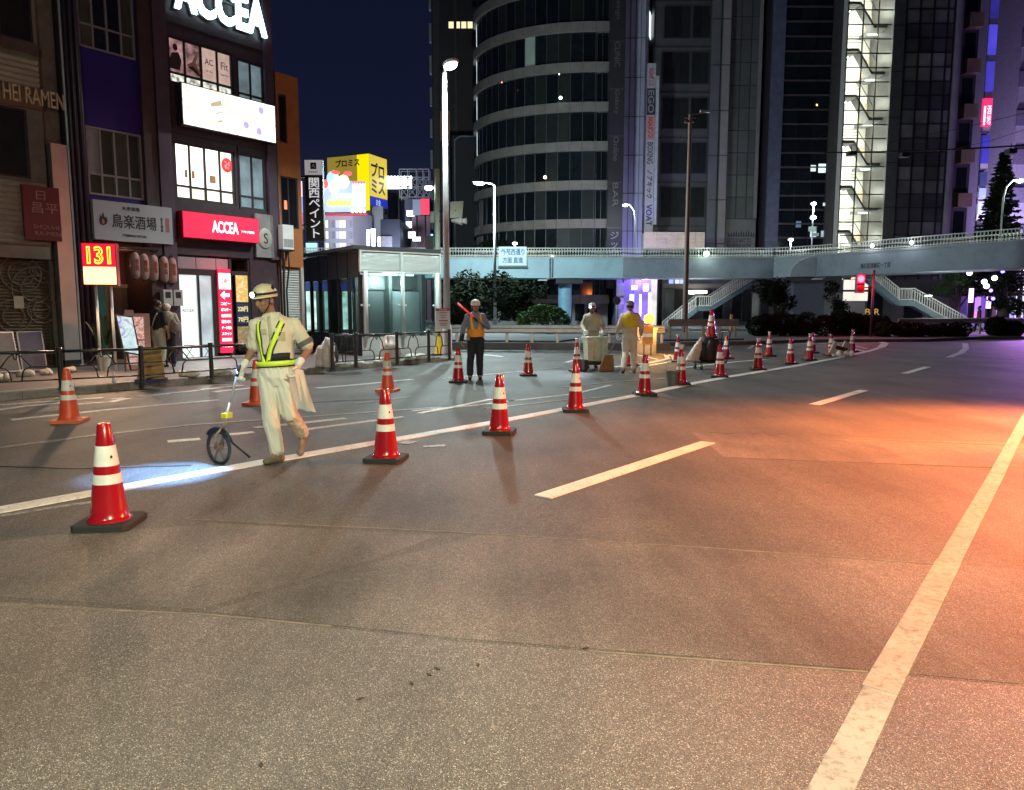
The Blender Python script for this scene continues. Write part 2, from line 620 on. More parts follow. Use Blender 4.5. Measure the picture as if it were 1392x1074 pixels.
def strip(name, pts, w, mat, z=.010, w2=None):
    pts = [Vector((p.x, p.y, 0)) for p in pts]
    vs = []
    for i, p in enumerate(pts):
        d = (pts[min(i + 1, len(pts) - 1)] - pts[max(i - 1, 0)]).normalized()
        s = Vector((d.y, -d.x, 0))
        ww = w if w2 is None else w + (w2 - w) * i / (len(pts) - 1)
        vs += [p - s * ww / 2, p + s * ww / 2]
    mb = MB()
    n = len(pts)
    top = [(v.x, v.y, z) for v in vs]
    lo = [(v.x, v.y, 0.0) for v in vs]
    fs = []
    for i in range(n - 1):
        a, b, c, d = 2 * i, 2 * i + 1, 2 * i + 3, 2 * i + 2
        fs.append((a, b, c, d))
        fs.append((2 * n + a, a, d, 2 * n + d)); fs.append((b, 2 * n + b, 2 * n + c, c))
    fs.append((0, 2 * n, 2 * n + 1, 1)); fs.append((2 * n - 2, 2 * n - 1, 4 * n - 1, 4 * n - 2))
    mb.add(top + lo, fs)
    return tag(mb.build(name, mat), kind='structure')


def gl(*ps): return [gp(*p) for p in ps]


strip('lane_edge_line', gl((-60, 705), (0, 694), (120, 672), (240, 650), (350, 630), (460, 611), (560, 594), (680, 573), (780, 554), (880, 535), (940, 522), (1000, 511), (1080, 498), (1140, 486.5), (1185, 476.5), (1198, 472)), .20, m_paint, .010)
m_edge = paint('worn cream edge line', (.38, .355, .30), .44)
m_edge2 = paint('worn white edge line', (.40, .39, .355), .43)
strip('road_edge_line', gl((1092, 1150), (1145.5, 1043), (1197, 940)), .122, m_edge2, .008)
strip('road_edge_line', gl((1195.5, 940.5), (1244, 851), (1290, 764)), .130, m_edge, .0095)
strip('road_edge_line', gl((1290, 764.5), (1325, 700), (1356, 644)), .122, m_edge, .008)
strip('road_edge_line', gl((1355.5, 644.5), (1392, 574), (1414, 532)), .120, m_edge, .0095)
for a, b in (((738, 676), (962, 602)), ((1107, 550.5), (1174, 531)), ((1230, 508), (1261, 499))):
    strip('lane_dash', gl(a, b), .17, m_paint_y, .010)
strip('lane_dash', gl((1290, 486), (1306, 480), (1313, 474), (1312, 467)), .22, m_paint, .010)
# older, dulled marks on the closed lanes
for ps, w, mt in ((((15, 571), (150, 557), (298, 544)), .14, m_faded), (((0, 609), (130, 592), (260, 578), (430, 566), (600, 554)), .10, m_ghost),
                  (((228, 600.5), (272, 597)), .13, m_paint), (((345, 582), (470, 569)), .13, m_faded), (((408, 585), (470, 577), (548, 567)), .10, m_faded),
                  (((560, 559), (640, 552), (700, 545)), .09, m_faded), (((570, 562), (610, 555), (668, 543)), .10, m_paint),
                  (((660, 556), (760, 545), (860, 537)), .08, m_ghost), (((690, 546), (780, 536), (830, 524)), .10, m_faded),
                  (((300, 592), (345, 588)), .12, m_paint), (((0, 541), (120, 530), (250, 520)), .08, m_ghost),
                  (((430, 528), (500, 522), (560, 516)), .16, m_faded), (((600, 515), (700, 506), (760, 500)), .09, m_ghost),
                  (((480, 549), (560, 540)), .07, m_ghost), (((760, 527), (840, 519), (905, 515)), .09, m_ghost),
                  (((548, 604), (560, 600)), .16, m_ghost), (((575, 608), (605, 606)), .10, m_ghost),
                  (((655, 482), (683, 485)), .14, m_paint), (((770, 493), (790, 487)), .12, m_paint),
                  (((835, 499), (880, 494), (908, 488), (905, 482), (880, 478)), .15, m_paint), (((880, 478), (915, 484), (918, 491), (870, 499)), .15, m_paint),
                  (((860, 481), (895, 489)), .10, m_paint), (((930, 500), (1000, 492), (1040, 489)), .13, m_paint), (((1018, 474), (1024, 470), (1045, 468), (1110, 467)), .15, m_faded),
                  (((1110, 467), (1160, 465.5), (1199, 465)), .16, m_faded), (((1197, 464.5), (1203, 467), (1198, 472)), .3, m_paint),
                  (((1160, 474), (1182, 479)), .15, m_faded), (((1156, 469), (1178, 474)), .15, m_faded), (((1335, 487), (1378, 489)), .12, m_ghost),
                  (((0, 702), (60, 692), (140, 681)), .05, m_ghost)):
    strip('road_marking', gl(*ps), w, mt, .0075 if mt is not m_paint else .0085)
# lane lettering seen edge-on near the kerb
for ps in (((-20, 560), (30, 553), (95, 547)), ((-20, 552), (70, 546), (140, 541)), ((90, 551), (145, 547)), ((150, 547), (180, 540)), ((180, 540), (270, 531)), ((150, 543), (230, 536)),
           ((272, 530), (330, 524)), ((290, 533), (350, 527))):
    strip('road_lettering', gl(*ps), .13, m_faded, .0075)
# hairline seams sealed with tar
m_tar = M('tar seam', (.03, .028, .026), .5, .2)
for ps in (((0, 634), (100, 637), (260, 633)), ((455, 545), (520, 543)), ((410, 548), (470, 545))):
    strip('tar_seam', gl(*ps), .035, m_tar, .0055)
m_seam_light = M('seam edge highlight', (.20, .175, .145), .8, .35, 9)  # pale strips paint the highlight along the patch edges
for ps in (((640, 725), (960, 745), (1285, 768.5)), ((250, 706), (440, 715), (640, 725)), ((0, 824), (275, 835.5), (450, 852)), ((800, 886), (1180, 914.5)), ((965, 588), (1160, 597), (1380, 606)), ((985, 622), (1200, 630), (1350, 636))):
    strip('seam_highlight', gl(*ps), .014, m_seam_light, .0045)
m_leaf_dry = M('dry leaf', (.05, .03, .02), .7)
for i, (px, py) in enumerate(((796, 882), (594, 910), (583, 918), (560, 930), (650, 905), (490, 951), (355, 1041))):
    c = gp(px, py)
    a = rnd.uniform(0, 6)
    q = [(c.x + .017 * math.cos(a + k * 1.57) * (1 if k % 2 else .4), c.y + .017 * math.sin(a + k * 1.57) * (1 if k % 2 else .45)) for k in range(4)]
    mb = MB(); mb.prism(ccw(q), .001, .006)
    tag(mb.build('fallen_leaf', m_leaf_dry), ('dry leaf fleck farthest right on the near asphalt', 'upper dry leaf fleck of the pair left of centre', 'lower dry leaf fleck of the pair left of centre', 'dry leaf fleck just below the pair', 'dry leaf fleck right of the pair', 'dry leaf fleck below the others on the coarse asphalt', 'dry leaf fleck at the bottom edge of the asphalt')[i], 'leaf', 'dry leaf flecks on the asphalt')

# ------------------------------------------------------------------ pavement, kerb
kerb = [(-14.3, 4.3), (-11.4, 8.45), (-8.54, 12.31), (-6.95, 14.4), (-5.1, 17.1), (-2.95, 20.45), (-2.0, 22.0), (-1.62, 23.0), (-1.62, 24.0), (-2.1, 24.9), (-3.2, 26.2), (-6.5, 29.0), (-14, 34), (-30, 44)]
m_pave = M('pavement slab', (.11, .097, .097), .7, .2, 2.2, bump=.25, bs=60, dirt=.4)
m_kerb = M('kerb concrete', (.27, .25, .225), .75, .25, 5, bump=.4, bs=50, dirt=.55, rnd_obj=.2)


def inset(poly, w):
    out = []
    for i, p in enumerate(poly):
        a = Vector(poly[max(i - 1, 0)]); b = Vector(poly[min(i + 1, len(poly) - 1)])
        d = (b - a).normalized()
        out.append((p[0] - d.y * w, p[1] + d.x * w))
    return out


ins = inset(kerb, .16)
pv = ins + [(-60, 60), (-60, -20), (-24, -8)]
g_ = MB(); g_.prism(ccw(pv), -.1, .15)
pavement = tag(g_.build('pavement', m_pave), kind='structure')
# kerb stones one by one
seg = []
for i in range(len(kerb) - 1):
    a, b = Vector(kerb[i]), Vector(kerb[i + 1])
    seg.append((a, b, (b - a).length))
tot = sum(s[2] for s in seg[:11])


def along(dist):
    for a, b, L in seg:
        if dist <= L: return a + (b - a) * (dist / L)
        dist -= L
    return seg[-1][1]


ks = MB(); L = .60
ks.add([(-.297, 0, -.05), (.297, 0, -.05), (.297, .15, -.05), (-.297, .15, -.05), (-.297, 0, .13), (.297, 0, .13), (-.297, .02, .152), (.297, .02, .152), (.297, .15, .152), (-.297, .15, .152)],
       [(0, 1, 5, 4), (4, 5, 7, 6), (6, 7, 8, 9), (2, 3, 9, 8), (0, 4, 6, 9, 3), (1, 2, 8, 7, 5), (0, 3, 2, 1)])
kme = ks.mesh('kerb_stone', m_kerb)
d = 3.0
while d + L < tot:
    a, b = along(d), along(d + L)
    c = (a + b) / 2
    ang = math.atan2(b.y - a.y, b.x - a.x)
    link('kerb_stone', kme, pavement, (c.x, c.y, rnd.uniform(-.004, .004)), ang + rnd.uniform(-.006, .006), scale=((b - a).length / L, 1, 1))
    d += L
# ------------------------------------------------------------------ shop fronts on the left
def skin(mb, s0, s1, z0, z1, holes, y0=0.0, y1=.16):
    ss = sorted({s0, s1} | {h[0] for h in holes if s0 < h[0] < s1} | {h[1] for h in holes if s0 < h[1] < s1})
    zs = sorted({z0, z1} | {h[2] for h in holes if z0 < h[2] < z1} | {h[3] for h in holes if z0 < h[3] < z1})
    for j in range(len(zs) - 1):
        run = None
        for i in range(len(ss) - 1):
            cs, cz = (ss[i] + ss[i + 1]) / 2, (zs[j] + zs[j + 1]) / 2
            solid = not any(h[0] < cs < h[1] and h[2] < cz < h[3] for h in holes)
            if solid:
                if run is None: run = [ss[i], ss[i + 1]]
                else: run[1] = ss[i + 1]
            if (not solid or i == len(ss) - 2) and run:
                mb.box(run[0], run[1], y0, y1, zs[j], zs[j + 1])
                run = None


def window(parent, off, s0, s1, z0, z1, cols, rows, frame, pane, y=.07, w=.045, d=.05, lab=None):
    """cols/rows: lists of inner dividers in metres"""
    mb = MB(off)
    mb.box(s0, s0 + w, y - d, y + d, z0, z1); mb.box(s1 - w, s1, y - d, y + d, z0, z1)
    mb.box(s0 + w, s1 - w, y - d, y + d, z0, z0 + w); mb.box(s0 + w, s1 - w, y - d, y + d, z1 - w, z1)
    for c in cols: mb.box(c - w / 2, c + w / 2, y - d * .8, y + d * .8, z0 + w, z1 - w)
    for r in rows: mb.box(s0 + w, s1 - w, y - d * .7, y + d * .7, r - w / 2, r + w / 2)
    fr = mb.build('window', frame, parent)
    if lab: fr['label'] = lab
    xs = [s0 + w] + list(cols) + [s1 - w]
    zs = [z0 + w] + list(rows) + [z1 - w]
    for i in range(len(xs) - 1):
        for j in range(len(zs) - 1):
            m = pane(i, j) if callable(pane) else pane
            if m is None: continue
            q = MB(off); yy = y + (.012 if i % 2 else -.012)
            q.box(xs[i], xs[i + 1], yy - .004, yy + .004, zs[j], zs[j + 1])
            q.build('pane', m, fr)
    return fr


def dglass(name, col, rough=.12, var=.3, spec=.6):
    return M(name, col, rough, var, 1.4, spec=.25 if rough > .4 else spec, rnd_obj=.35)


m_glass_d = dglass('dark window glass', (.012, .014, .018))
m_glass_g = dglass('greenish window glass', (.06, .062, .045), .25)
m_glass_b = dglass('blue-grey window glass', (.03, .05, .06), .15)
m_alu = M('aluminium frame', (.32, .32, .33), .4, .1, metal=.5)
m_frame_d = M('dark window frame', (.025, .022, .028), .45)
m_purple = M('dark plum tile', (.045, .026, .036), .4, .25, 6, bump=.1, bs=30)
m_blue = M('deep blue wall panel', (.014, .005, .16), .5, .12, 2)
m_brown = M('brown painted metal', (.05, .025, .028), .5, .25, 3)
m_black = M('black surface', (.012, .012, .013), .5)
m_white = M('white enamel', (.72, .72, .70), .4, .06)

# ---- ramen shop with the rolled shutter -------------------------------------------------
s1r = fp(95, 300)[0] - .02
s0r = s1r - 5.2
OFF = ((s0r + s1r) / 2, 0, 0)
ram = thing('ramen_shop', 'dark ramen shop with closed shutter, ribbed pale cladding and raised letters', 'building', fw(OFF[0]), FRZ)
zz = lambda px, py: fp(px, py)[1]
zw3, zcu, zcor, zlet, zwin1, zwin0, zshut = zz(40, 58), zz(40, 74), zz(40, 118), zz(40, 148), zz(40, 150), zz(40, 243), zz(40, 335)
mb = MB(OFF); skin(mb, s0r, s1r - .42, .15, 12, [(s0r + .3, s1r - .5, zw3, 9.6), (s0r + .3, s1r - .75, zwin0, zwin1), (s0r + .2, s1r - .5, .15, zshut)])
mb.box(s0r, s1r, .16, 7, .15, 12)
m_ram = M('ramen shop grey wall', (.16, .145, .12), .65, .25, 3, dirt=.5)
mb.build('wall', m_ram, ram)
m_ramglass = dglass('smoked shop glass', (.02, .018, .014), .1)
window(ram, OFF, s0r + .3, s1r - .5, zw3, 9.6, [s0r + 1.6, s0r + 3.0, s1r - 1.15], [], m_frame_d, m_ramglass)
window(ram, OFF, s0r + .3, s1r - .75, zwin0, zwin1, [s0r + 2.4, s1r - 2.1], [], m_frame_d, m_ramglass)
mb = MB(OFF); mb.box(s0r, s1r - .45, -.10, 0, zcu, zw3 - .02)
mb.build('ledge', M('coppery ledge', (.45, .33, .2), .25, .2, metal=.9), ram)


def ribbed(z0, z1, pitch, name, mat):
    mb = MB(OFF); z = z0
    while z + pitch <= z1 + 1e-6:
        a, b = s0r + .02, s1r - .46
        mb.add([(a, -.02, z), (b, -.02, z), (b, -.085, z + pitch * .5), (a, -.085, z + pitch * .5), (b, -.02, z + pitch * .96), (a, -.02, z + pitch * .96)],
               [(0, 1, 2, 3), (3, 2, 4, 5)])
        z += pitch
    return mb.build(name, mat, ram)


m_rib = M('ribbed cream cladding', (.40, .36, .28), .5, .15, 2, dirt=.35)
ribbed(zcor, zcu, .125, 'cladding', m_rib)
ribbed(zshut + .02, zwin0 - .03, .13, 'cladding', m_rib)
mb = MB(OFF); mb.box(s0r, s1r - .44, -.05, 0, zlet, zcor - .01)
mb.build('sign_band', M('bronze sign band', (.22, .17, .12), .35, .2, metal=.7), ram)
cL = fp(44, 132)[0]
sl0, sl1 = fp(2, 128)[0], fp(84, 134)[0]
txt('HEI RAMEN', sl1 - sl0, .36, M('brass letters', (.80, .66, .40), .3, .1, metal=.35), ram, ((sl0 + sl1) / 2 - OFF[0], -.09, (zlet + zcor) / 2 + .03), ext=.03)
# roller shutter slats: each pitch a curved slat, joined (finer than can be picked apart)
mb = MB(OFF); z = .2
while z < zshut - .3:
    mb.add([(s0r + .25, .10, z), (s1r - .55, .10, z), (s1r - .55, .075, z + .035), (s0r + .25, .075, z + .035), (s1r - .55, .10, z + .07), (s0r + .25, .10, z + .07)], [(0, 1, 2, 3), (3, 2, 4, 5)])
    z += .075
sh = mb.build('shutter', M('painted roller shutter', (.13, .09, .055), .5, .3, 3, dirt=.6), ram)
sh['kind'] = 'stuff'
m_ring = M('faded shutter mural', (.19, .145, .10), .6, .3, 6)
for (px, py, r) in ((30, 372, .42), (62, 365, .33), (50, 393, .5), (58, 422, .3), (20, 430, .36)):
    s, z = fp(px, py)
    for k in (1.0, .62):
        mb = MB(OFF); n = 26
        pts = [(s + r * k * math.cos(2 * math.pi * i / n), .067, z + r * k * math.sin(2 * math.pi * i / n)) for i in range(n + 1)]
        mb.tube(pts, .018, 4)
        mb.build('mural_ring', m_ring, ram)
mb = MB(OFF); mb.box(s0r, s1r - .5, -.12, .05, zshut - .28, zshut); mb.build('shutter_box', M('shutter housing', (.2, .17, .13), .5), ram)
s, z = fp(27, 411); mb = MB(OFF); mb.box(s - .1, s + .1, .05, .066, z - .14, z + .14); mb.build('notice', M('paper notice', (.5, .42, .32), .7), ram)
# red panel sign
sa, za = fp(25, 250); sb, zb = fp(80, 328)
rs = thing('hanging_sign', 'dark red shop panel with faint white characters above the closed shutter', 'sign', fw((sa + sb) / 2, .13, zb - .02), FRZ)
wS, hS = sb - sa, za - zb
MB().box(-wS / 2, wS / 2, -.05, .04, 0, hS).build('panel', M('oxblood panel', (.13, .022, .026), .4, .15), rs)
m_pale = M('pale rose lettering', (.34, .2, .2), .5)
txt('日', .19, .2, m_pale, rs, (wS * -.02, -.055, hS * .83)); txt('昌平', .55, .24, m_pale, rs, (wS * .08, -.055, hS * .6))
txt('SHOUHEI', .6, .09, m_pale, rs, (wS * .12, -.055, hS * .25)); txt('RA-MEN', .55, .09, m_pale, rs, (wS * .12, -.055, hS * .13))
# mirror steel corner column
col_ = thing('steel_column', 'polished steel corner column beside the closed shutter', 'column', fw((fp(80, 400)[0] + fp(101, 400)[0]) / 2, 0.05), FRZ)
MB().box(-.19, .15, -.10, .14, .15, fp(95, 200)[1]).build('column_casing', M('polished steel', (.62, .6, .56), .36, .1, metal=.75), col_)
MB().box(-.2, .16, -.115, .145, .15, .32).build('plinth', m_dark, col_)
MB().tube([(.2, -.06, .2), (.2, -.06, 9.5)], .03, 8).build('conduit', m_alu, col_)

# ---- blue tavern building ---------------------------------------------------------------
s0b, s1b = s1r + .03, fp(214, 250)[0]
OFF = ((s0b + s1b) / 2, 0, 0)
blu = thing('blue_building', 'narrow blue panelled building with a tavern on the ground floor', 'building', fw(OFF[0]), FRZ)
pw0, pw1 = s0b + .42, s1b - .34
z3a = fp(200, 86)[1]; z3b = 9.6
z2a, z2b = fp(160, 268)[1], fp(160, 178)[1]
zs0, zs1 = 3.22, 4.16
mb = MB(OFF); skin(mb, pw0, pw1, zs1 + .02, 12.4, [(pw0 + .04, pw1 - .04, z3a, z3b), (pw0 + .06, pw1 - .02, z2a, z2b)], .04, .2)
mb.build('wall_panel', m_blue, blu)
mb = MB(OFF); mb.box(s0b, pw0, -.06, .2, .15, 12.4); mb.box(pw1, s1b - .01, -.10, .2, .15, 12.4); mb.box(s0b, s1b - .01, .2, 8, 3.2, 12.4); mb.box(s0b, s0b + .12, .2, 8, .15, 3.2)
mb.build('wall', m_brown, blu)
mb = MB(OFF)
for k, xx in enumerate((s0b + .1, s0b + .22, s0b + .35)): mb.tube([(xx, -.12, .3), (xx, -.12, 6.0 + k), (xx + .02, -.12, 12)], .035 + .01 * k, 8)
mb.build('drain_pipe', M('drain pipe', (.045, .03, .05), .4, .2), blu, True)
w4 = lambda a, b: [a + (b - a) * k / 4 for k in (1, 2, 3)]
window(blu, OFF, pw0 + .04, pw1 - .04, z3a, z3b, w4(pw0 + .04, pw1 - .04), [z3a + .55], m_alu, lambda i, j: m_glass_d if i in (1, 2) else m_glass_g)
m_cur = M('grey window blind', (.24, .24, .25), .6, .1)
window(blu, OFF, pw0 + .06, pw1 - .02, z2a, z2b, w4(pw0 + .06, pw1 - .02), [z2a + .5], m_alu, lambda i, j: m_cur if (i == 0 and j == 1) else m_glass_g)
# ground floor interior: back wall, door, side jambs, ceiling
m_wood = M('dark red-brown timber', (.07, .03, .02), .5, .3, 8, bump=.15, bs=20)
mb = MB(OFF); mb.box(s0b + .12, s1b, 1.3, 1.42, .15, 3.2); mb.box(s0b + .12, s1b, .2, 1.3, 3.05, 3.2); mb.box(pw1, s1b - .01, .2, 1.3, .15, 3.05)
mb.build('entrance_wall', m_wood, blu)
ds = fp(184, 430)[0] + .25
mb = MB(OFF); mb.box(ds - .33, ds + .33, 1.24, 1.29, .15, 2.1); d_ = mb.build('door', M('grey-brown door', (.12, .10, .085), .5, .15), blu)
mb = MB(OFF); mb.box(ds + .22, ds + .26, 1.18, 1.24, .95, 1.2); mb.build('door_handle', m_alu, d_)
mb = MB(OFF); mb.box(ds - .40, ds - .33, 1.2, 1.3, .15, 2.2); mb.box(ds + .33, ds + .40, 1.2, 1.3, .15, 2.2); mb.box(ds - .4, ds + .4, 1.2, 1.3, 2.1, 2.2); mb.build('door_frame', M('pale door frame', (.28, .22, .18), .5), blu)
mb = MB(OFF); mb.box(pw0 - .05, pw0 + .38, .18, .22, .15, 2.6); mb.build('glass_screen', M('green glass screen', (.05, .12, .09), .1, .2), blu)
mb = MB(OFF); mb.box(s0b + .12, s1b - .3, .3, 1.2, .15, .24); mb.build('step', M('tiled step', (.2, .12, .1), .5), blu)
# the tavern sign board
sg = thing('tavern_sign', 'wide white tavern sign board with black brush characters over the entrance', 'sign', fw((-2.22 - .28) / 2, .16, zs0), FRZ)
MB().box(-.985, .985, -.06, .12, 0, zs1 - zs0).build('board', M('white sign face', (.42, .43, .47), .45, .06), sg)
m_ink = M('black sign ink', (.02, .02, .022), .5)
txt('大衆酒場', .44, .1, m_ink, sg, (-.08, -.064, .80), bold=.01)
txt('鳥楽酒場', 1.12, .34, m_ink, sg, (.0, -.064, .48), bold=.010, spacing=1.05)
txt('TORIRAKU SAKABA', .62, .06, m_ink, sg, (-.02, -.064, .14))
txt(vert('炭火焼鳥'), .06, .36, m_ink, sg, (.70, -.064, .48))
fl = [(-.78, .34), (-.70, .37), (-.66, .46), (-.69, .56), (-.72, .52), (-.76, .66), (-.80, .54), (-.83, .58), (-.86, .46), (-.84, .37)]
mb = MB(); mb.prismy(fl, -.066, -.06); mb.build('flame_emblem', m_ink, sg)
mb = MB(); mb.prismy([(-.77, .37), (-.73, .41), (-.75, .47), (-.78, .5), (-.80, .44), (-.80, .39)], -.069, -.0661); mb.build('flame_heart', M('orange ink', (.5, .16, .05), .5), sg)
MB().box(.80, .90, -.065, -.06, .3, .66).build('seal', M('faded red print', (.35, .12, .14), .5), sg)
# lanterns
m_lan = M('white paper lantern', (.34, .22, .19), .6, .2, 12)
for k, px in enumerate((178, 190, 203, 217, 228)):
    s, z = fp(px, 393, .0)
    s += .18
    ln_ = thing('lantern', 'long paper lantern under the tavern eaves, %s from the glowing number sign' % ('nearest', 'second', 'third', 'fourth', 'farthest')[k], 'lantern', fw(s - .12, .16, 2.30 - .02 * k), FRZ, 'paper lanterns under the eaves')
    MB().lathe([(.05, 0), (.1, .05), (.115, .2), (.115, .5), (.1, .6), (.05, .66)], 14).build('shade', m_lan, ln_, True)
    MB().lathe([(.052, -.03), (.052, .0)], 12).lathe([(.052, .66), (.052, .69)], 12).build('rim', m_black, ln_)
    MB().tube([(0, 0, .69), (0, 0, .76)], .006, 5).build('hook', m_black, ln_)
    txt(vert('焼鳥' if k % 2 else '酒場'), .09, .3, M('red lantern ink', (.35, .03, .03), .5), ln_, (0, -.119, .35))
mb = MB(OFF); mb.box(s0b + .3, s1b - .1, -.18, -.14, 3.05, 3.10); mb.build('lantern_rail', m_black, blu)
s, z = fp(238, 418)
mt = thing('meter_box', 'pair of grey utility meter boxes on the wall beside the tavern entrance', 'meter', fw(s - .22, .22, 1.62), FRZ)
for k in (-1, 1):
    c = MB().box(k * .14 - .12, k * .14 + .12, -.12, .06, 0, .42).build('casing', M('cream meter casing', (.42, .38, .36), .5), mt)
    MB().box(k * .14 - .07, k * .14 + .07, -.125, -.12, .2, .36).build('dial_window', m_black, c)

# ---- copy shop building -----------------------------------------------------------------
s0a, s1a = s1b + .02, fp(374, 250)[0]
OFF = ((s0a + s1a) / 2, 0, 0)
acc = thing('copy_shop_building', 'slim plum coloured copy shop building with lit windows and white neon letters', 'building', fw(OFF[0]), FRZ)
wA = [(-.03, 1.86, 7.42, 8.62), (1.98, 2.86, 7.30, 8.55), (-.0, 1.78, 4.45, 5.95), (1.90, 2.80, 4.40, 5.95)]
mb = MB(OFF); skin(mb, s0a, s1a, 3.0, 12.6, wA); mb.box(s0a, s1a, .3, 8, 3.0, 12.6); mb.box(2.15, s1a, 0, .3, .15, 3.0); mb.box(s0a, -.10, 0, .3, .15, 3.0)
mb.box(s0a, s1a, 2.2, 8, .15, 3.0)
mb.build('wall', m_purple, acc)
mb = MB(OFF); mb.box(s0a, -.12, -.14, 0, .15, 12.6); mb.box(s1a - .28, s1a, -.10, 0, 3.0, 12.6); mb.build('corner_pier', M('mauve pier cladding', (.075, .048, .075), .4, .2), acc)
mb = MB(OFF)
for z in (6.16, 8.95): MB(OFF).box(-.11, s1a - .29, -.03, 0, z - .02, z + .02).build('joint_strip', m_frame_d, acc)
MB(OFF).box(1.88, 1.92, -.03, 0, 4.4, 6.1).build('joint_strip', m_frame_d, acc)
e_win = E('lit office window', (1.0, .93, .78), 1.5, .35, 2.5)
e_win2 = E('bright shop window', (1.0, .95, .82), 2.2, .3, 2.2)
e_dim = E('dim blue window', (.36, .52, .60), .28, .5, 3)
e_post1 = E('backlit poster pink', (.85, .62, .52), .55, .15)
e_post2 = E('backlit poster photo', (.30, .17, .17), .9, .8, 5)
e_low = E('lower transom light', (.9, .92, .8), .75, .9, 9)
q = (1.86 + .03) / 4
window(acc, OFF, *wA[0], [-.03 + q, -.03 + 2 * q, -.03 + 3 * q], [7.42 + .28], m_frame_d, lambda i, j: e_low if j == 0 else (e_post2 if i < 2 else e_post1), w=.06, lab='third floor window with four tall backlit posters')
window(acc, OFF, *wA[1], [2.42], [7.30 + .32], m_frame_d, e_dim, w=.06)
window(acc, OFF, *wA[2], [.445, .89, 1.335], [4.45 + .36], m_frame_d, lambda i, j: e_win2 if i in (0, 1, 2) and j else e_win, w=.06, lab='brightly lit second floor window with poster prints')
window(acc, OFF, *wA[3], [2.35], [4.40 + .36], m_frame_d, e_dim, w=.06)
oy = .045 - OFF[0]
m_ptxt = M('poster print', (.18, .04, .04), .5)
txt('AC', .24, .16, m_ptxt, acc, (1.15 - OFF[0], .04, 8.22)); txt('ACCEA', .2, .05, M('poster print pale', (.45, .25, .2), .5), acc, (1.15 - OFF[0], .04, 7.98))
txt('Fit', .22, .2, M('poster print grey', (.4, .36, .34), .5), acc, (1.62 - OFF[0], .04, 8.22)); txt('SERVICE', .24, .04, M('poster print pale', (.45, .25, .2), .5), acc, (1.62 - OFF[0], .04, 7.98))
# poster figures (plain abstract silhouettes)
m_fig = M('dark poster figure', (.05, .02, .025), .6); m_figp = M('skin toned poster shape', (.5, .3, .24), .6)
mb = MB(OFF); mb.prismy([(.02, 7.8), (.30, 7.8), (.36, 8.05), (.28, 8.25), (.10, 8.2), (.02, 8.0)], .035, .045); mb.ball((.2, .045, 8.36), (.07, .01, .09), 10, 6); mb.build('poster_figure', m_fig, acc)
mb = MB(OFF); mb.prismy([(.52, 8.0), (.66, 8.1), (.82, 8.42), (.86, 8.4), (.76, 8.1), (.90, 7.85), (.86, 7.82), (.68, 7.98), (.54, 7.92)], .035, .045); mb.build('poster_figure', m_figp, acc)
mb = MB(OFF); mb.prismy([(.54, 7.93), (.66, 8.0), (.80, 7.9), (.88, 7.78), (.82, 7.78), (.7, 7.86)], .030, .0345); mb.build('poster_figure', m_fig, acc)
m_redp = E('red sale roundel', (.9, .05, .06), .9)
mb = MB(OFF); mb.ball((1.56, .035, 5.55), (.17, .008, .2), 18, 8); rr = mb.build('roundel', m_redp, acc); txt('24', .17, .14, m_white, rr, (1.56 - OFF[0], .024, 5.58)); txt('時間', .12, .06, m_white, rr, (1.56 - OFF[0], .024, 5.46))
m_tan = M('tan poster print', (.5, .28, .12), .6)
mb = MB(OFF); mb.box(.30, .37, .035, .045, 5.05, 5.25); mb.box(.50, .58, .035, .045, 5.05, 5.25); mb.box(1.02, 1.2, .035, .045, 5.0, 5.2); mb.build('poster_figure', m_tan, acc)
# neon letters on the top band
ne = thing('neon_letters', 'white neon letters glowing along the top of the plum copy shop building', 'sign', fw(1.5, .12, 9.28), FRZ)
e_neon = E('white neon', (.62, .97, 1.0), 7)
txt('ACCEA', 2.75, .98, e_neon, ne, (.02, -.03, .49), ext=.035, bold=.03, spacing=1.03, name='letter_tubes')
txt('ACCEA', 2.79, 1.01, M('letter can', (.3, .32, .33), .4), ne, (.02, .04, .49), ext=.03, bold=.036, spacing=1.03, name='letter_backs')
MB().box(-1.35, 1.35, .08, .12, .3, .36).box(-1.35, 1.35, .08, .12, .62, .68).build('mounting_rail', m_frame_d, ne)
# light box with faded pictures
lb = thing('light_box', 'large glaring picture light box between the second and third floor', 'sign', fw((.12 + 3.0) / 2, .2, 6.33), FRZ)
hw = (3.0 - .12) / 2
MB().box(-hw, hw, -.08, .18, 0, 1.09).build('casing', m_frame_d, lb)


def picture_mat(name, cols, scale, st):
    m = bpy.data.materials.new(name); m.use_nodes = True
    n, l = m.node_tree.nodes, m.node_tree.links
    b = n['Principled BSDF']; b.inputs['Base Color'].default_value = (.05, .05, .05, 1)
    tc = n.new('ShaderNodeTexCoord')
    t = n.new('ShaderNodeTexNoise'); t.inputs['Scale'].default_value = scale; t.inputs['Detail'].default_value = 3; t.inputs['Distortion'].default_value = 2.2
    l.new(tc.outputs['Object'], t.inputs['Vector'])
    r = n.new('ShaderNodeValToRGB'); r.color_ramp.interpolation = 'LINEAR'
    el = r.color_ramp.elements
    el[0].position, el[0].color = cols[0][0], (*cols[0][1], 1)
    el[1].position, el[1].color = cols[-1][0], (*cols[-1][1], 1)
    for p, c in cols[1:-1]:
        x = el.new(p); x.color = (*c, 1)
    l.new(t.outputs[0], r.inputs[0]); l.new(r.outputs[0], b.inputs['Emission Color'])
    b.inputs['Emission Strength'].default_value = st
    return m


